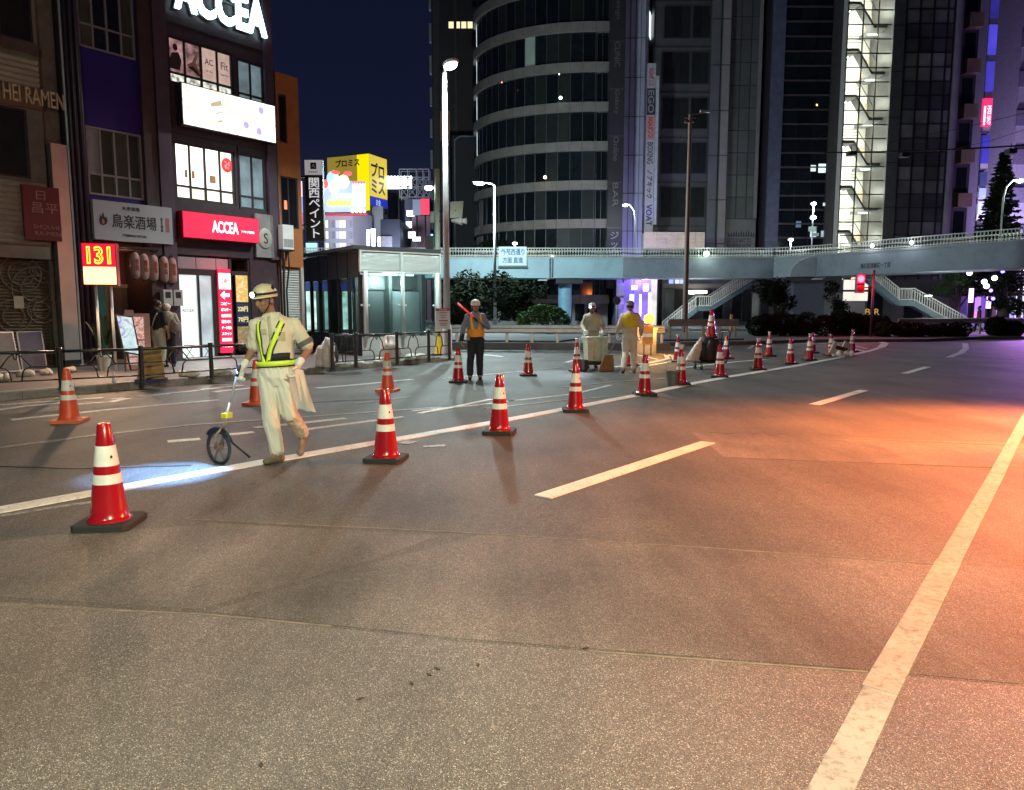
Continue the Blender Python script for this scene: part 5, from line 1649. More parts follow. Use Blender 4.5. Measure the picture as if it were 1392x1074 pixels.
# ------------------------------------------------------------------ towers behind the footbridge
m_tglass = dglass('tower window glass', (.010, .014, .016), .08)
m_tglass2 = dglass('tower blind glass', (.020, .022, .022), .5)
m_band = M('pale concrete band', (.24, .215, .19), .7, .15, 1.2, bump=.2, bs=3, dirt=.25)
m_mull = M('tower mullion', (.06, .065, .07), .4)
e_room = E('dim lit room', (.7, .9, .78), .035, .6, .8)
e_roomw = E('warm lit room', (1.0, .78, .45), .5, .6, .8)

cx, cy, ca, cb_ = at(807, 300, 72).x, 81.0, 11.45, 9.0
tw = thing('round_tower', 'tall office tower with a curved glazed front and pale concrete bands', 'building', (cx - 4, cy, 0))
OT = (cx - 4, cy, 0)
arc = lambda u, k=0.0: Vector((cx - (ca + k) * math.sin(u), cy - (cb_ + k) * math.cos(u), 0))
NA = 16
US = [1.62 * (i / NA) ** 1.0 for i in range(NA + 1)]
z = 2.4; fl_ = 0
FH = 3.56
zb0 = 1.5 + (422 - 307) / FPX * 72 - .45 - 2 * FH
bands = [zb0 + FH * k for k in range(0, 11)]
core = [tuple(arc(u, -.5)[:2]) for u in US] + [(cx - ca + .5, cy + 14), (cx + 1.4, cy + 14), (cx + 1.4, cy - cb_ + .9), (cx, cy - cb_ + .5)]
MB(OT).prism(ccw(core), 0, 44).build('core', M('tower core', (.03, .03, .03), .6), tw)
pane_me = MB().box(-.5, .5, -.02, .02, 0, 1).mesh('pane', m_tglass)
pane_me2 = MB().box(-.5, .5, -.02, .02, 0, 1).mesh('pane', m_tglass2)
pane_me3 = MB().box(-.5, .5, -.02, .02, 0, 1).mesh('pane', e_room)
pane_me4 = MB().box(-.5, .5, -.02, .02, 0, 1).mesh('pane', E('bright side window', (.75, .92, 1), .9, .5, 1))
rt = random.Random(5)
for k, zb_ in enumerate(bands):
    mb = MB(OT)
    P = [arc(u, .34) for u in US]; Q = [arc(u, -.1) for u in US]
    ext = [Vector((cx + 1.3, cy - cb_ - .34, 0))]
    for i in range(NA):
        a, b = P[i], P[i + 1]; a2, b2 = Q[i], Q[i + 1]
        mb.add([(a.x, a.y, zb_), (b.x, b.y, zb_), (b2.x, b2.y, zb_), (a2.x, a2.y, zb_), (a.x, a.y, zb_ + .85), (b.x, b.y, zb_ + .85), (b2.x, b2.y, zb_ + .85), (a2.x, a2.y, zb_ + .85)],
               [(1, 0, 4, 5), (0, 1, 2, 3), (4, 7, 6, 5)])
    mb.box(cx, cx + 1.5, cy - cb_ - .34, cy - cb_ + .9, zb_, zb_ + .85)
    mb.build('spandrel', m_band, tw)
    mb = MB(OT)
    for i in range(0, NA + 1):
        a = arc(US[i], .36); mb.beam((a.x, a.y, zb_ + .02), (a.x, a.y, zb_ + .83), .03)
    mb.build('joint', M('band joint', (.12, .11, .1), .7), tw)['kind'] = 'stuff'
    mb = MB(OT)
    for i in range(NA):
        a, b = arc(US[i]), arc(US[i + 1])
        c = (a + b) / 2; d = b - a
        if k < len(bands) - 1:
            m = pane_me
            if rt.random() < .32: m = pane_me2
            if i >= NA - 2 and k in (5, 6, 4, 7): m = pane_me4
            if (k, i) in ((8, 5), (6, 5)): m = pane_me3
            link('pane', m, tw, (c.x - OT[0], c.y - OT[1], zb_ + .86), math.atan2(d.y, d.x), scale=(d.length * .96, 1, FH - .87))
        mb.beam((a.x, a.y, zb_ + .86), (a.x, a.y, zb_ + FH), .07)
    for sx in (.15, .65, 1.2): mb.beam((cx + sx, cy - cb_ + .0, zb_ + .86), (cx + sx, cy - cb_, zb_ + FH), .07)
    mb.build('mullion', m_mull, tw)['kind'] = 'stuff'
    MB(OT).box(cx + .1, cx + 1.25, cy - cb_ + .2, cy - cb_ + .26, zb_ + .86, zb_ + FH).build('end_pane', m_tglass, tw)
# lit points of interior lamps behind the glass
for px, py, c_ in ((762, 133, (.7, 1, .85)), (741, 241, (1, .8, .45)), (760, 101, (1, .9, .7)), (682, 112, (1, .25, .15))):
    q = at(px, py, 71.4 if px > 720 else 73.2)
    o = MB(OT).ball(q, (.16, .04, .16) if py > 130 and px > 700 else (.06, .03, .06), 10, 6).build('interior_lamp', E('lamp seen through glass %d' % px, c_, 5), tw)
# stone-framed lower floors under the bridge
MB(OT).box(-2.5, cx + 1.5, cy - cb_ + .3, cy - cb_ + .7, 0, bands[0]).build('base_wall', M('base stone', (.34, .35, .31), .6, .2, 1), tw)
for k in range(9):
    x0 = -2.3 + k * 1.2
    MB(OT).box(x0, x0 + .9, cy - cb_ + .24, cy - cb_ + .29, .5, 3.4).build('base_pane', m_tglass2, tw)
MB(OT).box(-2.6, cx + 1.6, cy - cb_ + .0, cy - cb_ + .3, 2.2, 2.6).build('ledge', m_band, tw)

# sign column at the tower's edge
sc = thing('sign_column', 'narrow dark sign column with vertical white lettering right of the round tower', 'sign', at(835, 340, 71.5), 0)
zsc = sc.location.z
MB().box(-.72, .72, -.1, .4, -3.6, 36).build('box', M('sign column dark', (.035, .03, .035), .5), sc)
for k in range(8): MB().box(-.74, .74, -.13, -.1, 2.0 + 4.2 * k, 2.12 + 4.2 * k).build('band', m_mull, sc)
m_swhite = M('dull white sign letters', (.32, .30, .30), .5)
txt(vert('ジック'), .8, 2.3, m_swhite, sc, (0, -.11, .55), bold=.01)
for k, w_ in enumerate(('BAR', 'Online', 'Galaxy', 'CLINIC', 'Design')):
    txt(w_, 2.2, .5, M('dim sign letters', (.16, .15, .155), .5), sc, (0, -.11, 5.1 + 4.2 * k), rot=(math.pi / 2, math.pi / 2, 0))

# violet-lit wall slab
vw = thing('slab_building', 'plain metal clad slab building washed in violet light', 'building', (at(866, 400, 76).x, 76, 0))
x0, x1 = at(846, 300, 74).x - vw.location.x, at(889, 300, 76).x - vw.location.x
m_slab = M('light metal cladding', (.40, .40, .48), .45, .12, .8, bump=.05, bs=3)
MB().prism([(x0, -2), (x0 + 1.9, -2.1), (x1, 3.2), (x1, 12), (x0, 12)], 0, 40).build('wall', m_slab, vw)
for k in range(10): MB().beam((x0 - .02, -2.02, 2 + 3.6 * k), (x0 + 1.9, -2.12, 2 + 3.6 * k), .05).beam((x0 + 1.9, -2.12, 2 + 3.6 * k), (x1, 3.2, 2 + 3.6 * k), .05).build('panel_joint', m_mull, vw)
for x in (.5, 1.0, 1.5): MB().beam((x0 + x, -2.07, 0), (x0 + x, -2.07, 40), .05).build('panel_joint', m_mull, vw)
d_ = Vector((x1 - x0 - 1.9, 5.3, 0)).normalized()
for zc, hh, c_, st in ((29.5, 2.3, (.85, .95, 1), 1.4), (19.4, 2.2, (1, .75, .6), .5), (12.2, 2.2, (1, .8, .7), .45)):
    a = Vector((x0 + 1.9, -2.1, 0)) + d_ * 2.8 + Vector((d_.y, -d_.x, 0)) * .03
    MB().beam(a + Vector((0, 0, zc)), a + d_ * 2.4 + Vector((0, 0, zc)), .04, hh).build('window', E('slab window %d' % zc, c_, st, .3, .6), vw)
# vertical dance/boxing banners
nb = thing('vertical_banner', 'tall narrow banner with red and black dance and boxing lettering beside the violet slab', 'banner', at(881.5, 316, 73.0), 0)
hb = at(881, 86, 73.0).z - at(881, 316, 73.0).z; wb = .8
MB().box(-wb / 2, wb / 2, 0, .25, 0, hb).build('panel', M('banner white', (.50, .46, .50), .5, .08), nb)
seq = [(.86, .98, 'NOAダンス', (.5, .44, .46), (.42, .02, .06)), (.70, .855, '  EGO', (.05, .04, .045), (.34, .32, .34)), (.555, .695, 'NOAダンス', (.62, .3, .28), (.35, .01, .03)), (.40, .55, 'BOXING', None, (.1, .09, .1)), (.19, .39, 'ノアキック', None, (.03, .03, .03)), (.03, .18, 'VOAT', None, (.03, .04, .16))]
for i, (a, b_, s_, bg, fg) in enumerate(seq):
    if bg: MB().box(-wb / 2 + .01, wb / 2 - .01, -.012, -.001, hb * a, hb * b_).build('colour_field', M('banner field %d' % i, bg, .5), nb)
    txt(s_, hb * (b_ - a) * .86, .56, M('banner ink %d' % i, fg, .5), nb, (0, -.02, hb * (a + b_) / 2), rot=(math.pi / 2, math.pi / 2, 0), bold=.02)
MB().box(wb / 2 + .05, wb / 2 + .35, .1, .3, hb * .05, hb * .93).build('white_edge', M('banner edge', (.5, .52, .56), .5), nb)
# the same tenant's banner on the dark block left of the round tower
nb2 = thing('vertical_banner', 'tall narrow dim banner with red dance panel behind the silver lamp pole', 'banner', at(606, 278, 88.0), 0)
hb = at(606, 96, 88.0).z - at(606, 278, 88.0).z
MB().box(-.55, .55, 0, .25, 0, hb).build('panel', M('dim banner', (.10, .075, .07), .5), nb2)
MB().box(-.54, .54, -.012, -.001, hb * .48, hb * .70).build('colour_field', M('banner coral', (.55, .24, .18), .5), nb2)
txt('NOAダンス', hb * .19, .7, m_ink, nb2, (0, -.02, hb * .59), rot=(math.pi / 2, math.pi / 2, 0), bold=.02)
txt('BOXING', hb * .2, .7, M('dim brown letters', (.2, .15, .13), .5), nb2, (0, -.02, hb * .36), rot=(math.pi / 2, math.pi / 2, 0), bold=.01)
txt('ノアキック', hb * .2, .7, M('dim brown letters', (.2, .15, .13), .5), nb2, (0, -.02, hb * .12), rot=(math.pi / 2, math.pi / 2, 0), bold=.01)
txt('EGO', hb * .16, .7, M('dim brown letters', (.2, .15, .13), .5), nb2, (0, -.02, hb * .86), rot=(math.pi / 2, math.pi / 2, 0), bold=.01)
m_dkblock = M('dark brown block wall', (.045, .036, .036), .7, .2, .5)


def block(name, label, px0, px1, Y, ztop, mat, dep=14, zb=0, group=None, skew=0.0):
    yr = 190 if ztop > 30 else 400          # tall blocks are surveyed at mid height
    x0, x1 = at(px0, yr, Y).x, at(px1, yr, Y).x
    t = thing(name, label, 'building', ((x0 + x1) / 2, Y, zb), 0, group)
    w = (x1 - x0) / 2
    MB().prism([(-w, 0), (w, skew), (w, dep + skew), (-w, dep)], 0, ztop - zb).build('wall', mat, t)
    return t, w


t, w = block('office_block', 'dark brown office block rising left of the round tower', 588, 662, 89, 52, m_dkblock)
MB().box(-w + .2, -w + .9, -.12, 0, 0, 52).box(-w + 2.6, -w + 2.9, -.2, 0, 0, 52).build('fin', M('block fin', (.07, .06, .065), .6), t)
for k in range(4): MB().box(-w + 2.0 + .72 * k, -w + 2.55 + .72 * k, -.05, 0, 33.5, 34.2).build('window', E('yellow stair light', (1, .85, .5), 1.2), t)
for k in range(10):
    MB().box(-w - .25, -w, -.1, .5, 4 + 3.5 * k, 6 + 3.5 * k).build('balcony', M('pale balcony', (.3, .3, .33), .6), t)
t, w = block('low_block', 'lower dark block with a pale pipe under the round tower', 616, 660, 84, 20.5, M('near black wall', (.02, .018, .02), .7))
MB().tube([(-w + .3, -.15, 8), (-w + .3, -.15, 20), (-w + .9, -.15, 20.4), (w, -.15, 20.4)], .1, 8).build('pipe', M('dim pipe', (.16, .16, .19), .4), t, True)

# grey tiled office with windows, then the mesh screen bay
t, w = block('tiled_office', 'grey tiled office building with recessed windows behind the tall brown pole', 886, 990, 76, 46, M('grey wall tile', (.095, .092, .098), .55, .15, 1.2, bump=.1, bs=5))
FH2 = 57 / FPX * 76
zz0 = 1.5 + (422 - 32) / FPX * 76
xl = lambda px: at(px, 190, 76).x - t.location.x
for k in range(-7, 3):
    z1 = zz0 + FH2 * k; z0 = z1 - 2.9
    if z0 < 5.5: continue
    for a, b_, cols in ((900, 934, 3), (938, 960, 2)):
        xa, xb = xl(a), xl(b_)
        MB().box(xa - .08, xb + .08, -.06, 0, z0 - .1, z0).box(xa - .08, xb + .08, -.06, 0, z1, z1 + .1).box(xa - .08, xa, -.06, 0, z0, z1).box(xb, xb + .08, -.06, 0, z0, z1).build('window_frame', m_mull, t)
        f_ = MB().box(xa, xb, -.05, -.03, z0, z1).build('window', M('window backing', (.015, .015, .017), .5), t)
        for c in range(cols):
            u0, u1 = xa + (xb - xa) * c / cols, xa + (xb - xa) * (c + 1) / cols
            MB().box(u0 + .03, u1 - .03, -.08, -.055, z0 + .03, z1 - .03).build('pane', m_tglass2, f_)
    MB().box(-w, xl(976), -.10, 0, z1 + .45, z1 + .55).build('string_course', M('tile joint', (.05, .05, .05), .7), t)
MB().box(xl(963), xl(975), -.18, 0, 0, 46).build('pilaster', M('grey pilaster', (.15, .15, .16), .6, .15, 1), t)
MB().box(xl(978), xl(988), -.28, 0, 0, 46).build('pilaster', M('pale pilaster', (.30, .27, .26), .6, .15, 1), t)
for k in range(-7, 3): MB().box(xl(963), xl(988), -.29, -.281, zz0 + FH2 * k - 1.3, zz0 + FH2 * k - 1.2).build('joint', m_mull, t)
t, w = block('screen_bay', 'bay covered in a grey grid of mesh screens left of the dark gap', 989, 1031, 76.6, 46, M('screen backing', (.06, .06, .062), .7))
m_scr = M('mesh screen panel', (.13, .13, .125), .6, .12, 1, rnd_obj=.2)
zlow = at(1010, 297, 76.6).z
sme = MB().box(-.5, .5, -.03, 0, 0, 1).mesh('screen_panel', m_scr)
for i in range(3):
    for k in range(14):
        zc = zlow + k * 2.16
        if zc > 44: break
        link('screen_panel', sme, t, (-w + 2 * w * (i + .5) / 3, -.02, zc), scale=(2 * w / 3 - .12, 1, 2.06))
MB().box(-w, w, -.12, 0, 0, zlow - .1).build('lower_wall', M('lower pale wall', (.19, .18, .165), .6, .15, 1), t)
MB().box(w - .3, w, -.25, -.0, zlow, 46).build('edge_strip', M('edge strip', (.3, .27, .25), .6), t)
sl = M('slogan ink', (.03, .03, .035), .5)
txt("LET'S START TO", 2.45, .45, sl, t, (-w + 1.45, -.125, at(1000, 327, 76.6).z), bold=.02)
txt('REDEFINE HOW', 2.45, .42, sl, t, (-w + 1.45, -.125, at(1000, 334, 76.6).z), bold=.02)
mb = MB()
for k in range(11):
    x_ = -w + .3 + .25 * k; mb.prismy([(x_, at(1000, 322, 76.6).z), (x_ + .2, at(1000, 322, 76.6).z), (x_ + .16, at(1000, 322, 76.6).z + .25 + .5 * rt.random()), (x_ + .05, at(1000, 322, 76.6).z + .2 + .3 * rt.random())], -.13, -.121)
mb.build('slogan_skyline', sl, t)['kind'] = 'stuff'
t, w = block('dark_gap_block', 'recessed black wall strip between the screen bay and the louvred tower', 1031, 1044, 79, 46, M('near black wall', (.02, .018, .02), .7))
for k in range(9): MB().box(-.1, .25, -.1, 0, 6 + 4.2 * k, 8.6 + 4.2 * k).build('window', M('dim mauve window', (.16, .11, .11), .4), t)

# louvred dark tower, stair tower and curtain wall
t, w = block('louvred_tower', 'dark tower with horizontal louvres and a bluish corner column', 1043, 1144, 75, 48, M('dark tower wall', (.035, .026, .03), .5, .2, 1))
xl = lambda px: at(px, 190, 75).x - t.location.x
MB().box(xl(1044), xl(1061), -.3, 0, 0, 48).build('corner_column', M('blue grey column tile', (.12, .13, .19), .5, .25, 2, bump=.1, bs=6), t)
MB().box(xl(1125), xl(1143), -.3, 0, 0, 48).build('corner_column', M('dark grey column tile', (.075, .07, .07), .5, .2, 2), t)
m_lv = M('floor edge strip', (.10, .075, .08), .5)
for k in range(30):
    z0 = 4.5 + k * 1.36
    MB().box(xl(1061), xl(1125), -.16, 0, z0, z0 + .14).build('louvre', m_lv, t)
    for i in range(3):
        xa, xb = xl(1062 + 21 * i), xl(1082 + 21 * i)
        MB().box(xa, xb, -.06, -.02, z0 + .16, z0 + 1.34).build('pane', m_tglass, t)
for px, py, w_, c_, st in ((1105, 229, .5, (.85, .95, .9), .9), (1117, 229, .7, (.75, 1, .95), 1.3), (1105, 318, .6, (.7, .9, 1), .8), (1119, 318, .5, (.6, .8, .9), .5), (1085, 305, .5, (.3, .4, .6), .3), (1063.5, 104, .12, (1, .1, .08), 5), (1063.5, 108.5, .12, (1, .1, .08), 5), (1110, 143, .14, (1, .5, .15), 4), (1120, 278, .25, (.8, .9, .9), .8)):
    q = at(px, py, 75)
    MB().box(q.x - t.location.x - w_ / 2, q.x - t.location.x + w_ / 2, -.10, -.07, q.z - w_ * .6, q.z + w_ * .6).build('lit_window', E('tower lit %d %d' % (px, py), c_, st), t)

# stair tower
YS = 74.0
st_ = thing('stair_tower', 'brightly lit glazed stair tower with zigzag flights behind a square grid', 'building', (at(1175, 190, YS).x, YS, 0))
xl = lambda px: at(px, 190, YS).x - st_.location.x
xa, xb = xl(1145), xl(1206)
m_pl = M('stairwell plaster', (.78, .74, .66), .7, .04)
m_fl = M('stair soffit grey', (.20, .195, .19), .7, .08)
MB().box(xa, xb, 4.3, 4.5, 0, 48).box(xa - .15, xa, 0, 4.5, 0, 48).box(xb, xb + .15, 0, 4.5, 0, 48).build('wall', m_pl, st_)
FS = 58.6 / FPX * YS
zf0 = at(1195, 96, YS).z + .25      # a landing on the right
e_stl = E('stairwell light', (1.0, .96, .88), 14)
m_dr = M('beige stair door', (.60, .50, .36), .5)
for k in range(-8, 4):
    zr_ = zf0 + FS * k
    if zr_ < 1: continue
    zl_ = zr_ + FS * .5
    xm0, xm1 = xa + (xb - xa) * .36, xa + (xb - xa) * .68
    MB().box(xm1, xb, .9, 4.2, zr_ - .32, zr_ - .05).build('landing', m_fl, st_)
    MB().box(xa, xm0, .9, 4.2, zl_ - .32, zl_ - .05).build('landing', m_fl, st_)
    # descending front flight from left landing to right landing, rear flight back up
    MB().prismy([(xm0, zl_ - .05), (xm0, zl_ - .38), (xm1, zr_ - .38), (xm1, zr_ - .05)], .9, 2.1).build('flight', m_fl, st_)
    MB().box(xm1 + .45, xb - .1, 4.2, 4.29, zr_, zr_ + 2.1).build('door', m_dr, st_)
    MB().box(xa + .25, xa + 1.2, 4.2, 4.29, zl_, zl_ + 2.1).build('door', M('grey stair door', (.5, .48, .44), .5), st_)
    mb = MB()
    for j in range(3): mb.beam((xa + .05, .35, zl_ + .3 + .28 * j), (xm0, .35, zl_ + .3 + .28 * j), .05)
    mb.beam((xm0, .35, zl_ + .85), (xm1, .35, zr_ + .85), .05)
    mb.build('stair_rail', M('dark stair rail', (.12, .12, .12), .5), st_)
    for xx, zc in ((xb - .7, zr_ - .34), (xa + .8, zl_ - .34)):
        MB().box(xx - .5, xx + .5, 2.5, 2.7, zc - .05, zc).build('ceiling_light', e_stl, st_)
    lamp('stair_light', 'POINT', (st_.location.x - .6, YS + 2.6, zl_ + 1.4), 330, (1.0, .93, .80), st_, .5)
    lamp('stair_light', 'POINT', (st_.location.x + .9, YS + 2.6, zr_ + 1.7), 280, (1.0, .93, .78), st_, .5)
m_sg = M('stairwell glass', (.02, .02, .02), .05, .02, trans=.93)
gpz = 17.9 / FPX * YS
gme = MB().box(-.5, .5, -.01, .01, 0, 1).mesh('pane', m_sg)
zg = at(1175, 13.5, YS).z
mb = MB()
for k in range(-26, 12):
    z = zg + gpz * k
    if z < .6: continue
    mb.box(xa, xb, -.06, .06, z - .045, z + .045)
    if k < 11:
        for i in range(3):
            x0 = xa + (xb - xa) * i / 3
            link('pane', gme, st_, (x0 + (xb - xa) / 6, 0, z + .045), scale=((xb - xa) / 3 - .08, 1, gpz - .09))
for i in range(4):
    x0 = xa + (xb - xa) * i / 3; mb.box(x0 - .045, x0 + .045, -.07, .07, .5, 48)
mb.build('glazing_grid', m_black, st_)['kind'] = 'stuff'
t, w = block('corner_column_block', 'dark column strip between the lit stair tower and the curtain wall', 1206.5, 1222, 73.6, 48, M('dark grey column tile', (.075, .07, .07), .5, .2, 2))
for k in range(12): MB().box(-w, w, -.02, 0, 3 + 4.2 * k, 3.08 + 4.2 * k).build('joint', m_black, t)
YC = 73.8
cw = thing('curtain_wall_tower', 'dark curtain wall tower with a square pane grid and a mauve corner column', 'building', (at(1258, 190, YC).x, YC, 0))
xl = lambda px: at(px, 190, YC).x - cw.location.x
xa, xb = xl(1222), xl(1287)
MB().box(xa, xl(1300), .12, 14, 0, 48).build('wall', M('curtain backing', (.02, .02, .022), .6), cw)
m_cw1 = M('curtain pane', (.13, .115, .125), .25, .35, .5, spec=.5, rnd_obj=.5)
m_cw2 = M('curtain spandrel pane', (.06, .05, .065), .3, .3, .5, spec=.4, rnd_obj=.3)
c1_ = MB().box(-.5, .5, 0, .05, 0, 1).mesh('pane', m_cw1); c2_ = MB().box(-.5, .5, 0, .05, 0, 1).mesh('pane', m_cw2)
cols = [1222, 1241, 1259.5, 1278, 1287]
mb = MB()
rows = []; z = at(1250, 404, YC).z; k = 0
for k in range(36):
    hgt = gpz
    z0 = zg + gpz * (k - 24)
    if z0 < .6 or z0 > 46: continue
    band = (k % 4) in (1, 2)
    for i in range(4):
        x0, x1 = xl(cols[i]), xl(cols[i + 1])
        link('pane', c2_ if band else c1_, cw, ((x0 + x1) / 2, .02, z0 + .05), scale=(x1 - x0 - .1, 1, gpz - .1))
    mb.box(xa, xb, -.05, .1, z0 - .05, z0 + .05)
for px in cols: mb.box(xl(px) - .06, xl(px) + .06, -.07, .1, .5, 48)
mb.build('glazing_grid', m_black, cw)['kind'] = 'stuff'
MB().lathe([(.48, 0), (.48, 48)], 18, (xl(1294), .3, 0)).build('corner_column', M('mauve column', (.20, .165, .22), .5, .15, 1), cw, 'auto')
t, w = block('balcony_block', 'narrow block of stacked balconies right of the mauve column', 1299.5, 1321, 76, 44, M('balcony block wall', (.07, .06, .08), .6, .2))
for k in range(11):
    z0 = 3.2 + 4.25 * k
    MB().box(-w + .1, w - .1, -.9, 0, z0, z0 + 1.3).build('balcony', M('tan balcony', (.24, .17, .12), .6, .2, 1), t)
    MB().box(-w + .25, w - .3, -.05, .02, z0 + 1.5, z0 + 3.9).build('window', m_tglass, t)
ss = thing('lit_sign_column', 'column of glowing blue sign boxes with one red sign beside the white building', 'sign', (at(1325, 400, 80).x, 80, 0))
for (y0, y1, c_, st) in ((-20, 24, (.05, .04, .40), .5), (34, 74, (.10, .09, .85), .7), (84, 124, (.10, .08, .75), .6), (134, 172, None, 0), (184, 222, (.07, .06, .6), .5), (234, 252, (.06, .07, .25), .4), (256, 268, (.4, .5, .9), .5), (274, 290, (.5, .55, .9), .6)):
    z0, z1 = at(1325, y1, 80).z, at(1325, y0, 80).z
    if c_: MB().box(-.36, .36, -.15, .15, z0, z1).build('sign_box', E('blue sign %d' % y0, c_, st, .2, .5), ss)
    else:
        MB().box(-.55, .36, -.2, .15, z0, z1).build('sign_box', E('red sign', (1, .04, .2), .9), ss)
        MB().box(-.5, -.3, -.22, -.2, z0 + .1, z1 - .8).build('white_stripe', E('white sign stripe', (1, .85, 1), 1.6), ss)
        txt(vert('酒場'), .45, (z1 - z0) * .7, E('white sign stripe', (1, .85, 1), 1.6), ss, (.05, -.21, (z0 + z1) / 2 - .3))
    MB().box(-.4, .4, -.05, .2, z0 - .7, z0 - .05).build('spacer', M('pale spacer', (.4, .38, .5), .5), ss)
MB().box(-.2, .2, .2, .5, 0, 40).build('spine', m_dark, ss)
m_wb = M('pale rendered tower', (.40, .36, .42), .7, .12, .5)
t, w = block('white_building', 'pale windowless building with a blue vertical sign at the right edge', 1332, 1400, 90, 38, m_wb, skew=0)
MB().box(-w - .2, w, -.3, 0, 34.2, 35).build('cornice', M('mauve cornice', (.22, .17, .2), .6), t)
MB().box(-w + 1.6, -w + 1.75, -.04, 0, 4, 34).build('joint', m_mull, t)
for z in (12, 20, 28): MB().box(-w, w, -.03, 0, z, z + .08).build('joint', m_mull, t)
MB().box(-w + .95, -w + 1.25, -.05, 0, 27.5, 29.8).build('window', m_tglass, t)
bs_ = thing('blue_vertical_sign', 'deep blue vertical sign with small white lettering on the white building', 'sign', at(1374, 196, 84), 0)
hh = at(1374, 92, 84).z - bs_.location.z
MB().box(-.5, .5, -.1, .2, 0, hh).build('sign_box', E('deep blue sign', (.035, .045, .30), .45), bs_)
txt(vert('整体院'), .5, hh * .25, E('pale sign text', (.6, .65, .9), .5), bs_, (0, -.11, hh * .82)); txt(vert('英会話スクール'), .36, hh * .45, E('pale sign text', (.6, .65, .9), .5), bs_, (0, -.11, hh * .33))
t, w = block('striped_building', 'building with rounded violet lit floor bands at the far right edge', 1380, 1440, 82, 40, M('violet band wall', (.30, .27, .42), .6, .15))
for k in range(9): MB().box(-w - .1, w, -.25, 0, 5 + 4 * k, 6.6 + 4 * k).build('floor_band', M('violet floor band', (.16, .14, .25), .5), t)
# hidden low blocks that close the view between the towers at street level
t, w = block('arcade_block', 'low dark arcade behind the left stairway with grey shop glass', 900, 1046, 74.9, 6.0, M('arcade wall', (.11, .12, .115), .6, .2, 1))
for k in range(11):
    x0 = -w + .3 + k * .97
    MB().box(x0, x0 + .85, -.06, 0, .4, 3.6).build('pane', m_tglass2 if k % 3 else M('grey shop glass', (.1, .115, .11), .2, .2, 1), t)
MB().box(-w, w, -.2, 0, 3.75, 4.15).build('ledge', m_band, t)
q = at(916, 376, 74.7)
for k, (dx, c_) in enumerate(((-.25, (.35, .45, 1)), (.35, (.6, .7, 1)), (.85, (.45, .55, 1)))): MB().box(q.x - t.location.x + dx - .2, q.x - t.location.x + dx + .24, -.1, -.06, q.z - .9, q.z + .8).build('lit_window', E('blue lit window %d' % k, c_, 1.3), t)
q = at(947, 397, 74.0); MB().box(q.x - t.location.x - 1.0, q.x - t.location.x + 1.0, -1.0, -.8, q.z - .15, q.z + .15).build('shop_light', E('shop strip light', (1, .92, .8), 5), t)
t, w = block('lower_glass_block', 'low glazed podium under the lit stair tower', 1046, 1300, 73.2, 4.5, M('podium wall', (.10, .10, .10), .6, .2, 1))
xl = lambda px: at(px, 400, 73.2).x - t.location.x
for px0, px1, m in ((1072, 1098, 'p'), (1118, 1143, 'p'), (1148, 1176, 'p'), (1180, 1200, 'd'), (1202, 1228, 'p2'), (1230, 1255, 'd'), (1258, 1290, 'p2')):
    mm = {'p': M('pale podium panel', (.30, .29, .26), .5, .15, .8), 'd': m_tglass, 'p2': M('grey podium panel', (.14, .14, .135), .3, .2, .8)}[m]
    MB().box(xl(px0), xl(px1), -.06, 0, .3, 3.2).build('panel', mm, t)
MB().box(-w, w, -.12, 0, 3.3, 3.5).build('ledge', m_mull, t)
MB().box(xl(1146), xl(1179), -.09, -.02, at(1160, 409, 73.2).z, 4.45).build('lit_panel', E('lit podium glass', (1, .93, .80), .95, .1, 1), t)
MB().box(xl(1146), xl(1176), -.10, -.065, .3, at(1160, 411, 73.2).z).build('panel', M('bright podium panel', (.5, .48, .43), .5, .12, .8), t)
q = at(1193, 424, 73); txt('R', .5, .6, E('orange shop letters', (1, .6, .15), .5), t, (q.x - t.location.x, -.08, q.z)); txt('B', .5, .6, E('orange shop letters', (1, .6, .15), .5), t, (q.x - t.location.x - .9, -.08, q.z))

# violet arcade facade seen under the bridge
va = thing('violet_shopfront', 'glowing violet and white shopfront under the bridge left of the tall pole', 'shopfront', (at(866, 440, 70).x, 70, 0))
xl = lambda px: at(px, 400, 70).x - va.location.x
MB().box(xl(838), xl(893), .1, 3, 0, 4.7).build('wall', M('violet shop wall', (.3, .25, .45), .5), va)
for (p0, p1, y0, y1, c_, st) in ((848, 858, 378, 437, (.30, .22, .85), .7), (856, 862, 400, 412, (.8, .85, 1), 3), (862, 869, 377, 437, (.38, .30, 1.0), .7), (869.5, 872, 400, 430, (1, .8, 1), 3.4), (872.5, 881, 377, 436, (.42, .25, .9), .8), (874, 881, 386, 396, (1, .9, .8), 3.5), (881.5, 885, 398, 437, (.9, .85, 1), 2.6), (885.5, 893, 377, 445, (.95, .92, .85), .9), (840, 848, 405, 414, (.5, .35, .9), .7), (841, 848, 420, 440, (.25, .2, .6), .4), (858, 866, 388, 394, (.9, .9, 1), 3), (838, 848, 385, 402, (.5, .5, .7), .35)):
    MB().box(xl(p0), xl(p1), -.02 - .004 * (p0 % 7), .1, max(.05, at(p0, y1, 70).z), at(p0, y0, 70).z).build('light_panel', E('violet panel %s %s' % (p0, y0), c_, st * .62, .35, 1.2), va)
q = at(851, 376, 69.5)
vs2 = thing('round_sign', 'red round street sign plate hanging below the bridge before the violet shopfront', 'sign', q)
MB().lathe([(.38, 0), (.38, .05)], 20).build('disc', M('dark red sign', (.25, .02, .05), .5), vs2)
vs2.rotation_euler = (math.pi / 2, 0, 0)
lamp('violet_wash', 'AREA', (at(878, 400, 68).x, 68.3, 4.0), 420, (.30, .22, 1.0), va, 1.0, aim=(at(868, 300, 74).x, 76, 16))
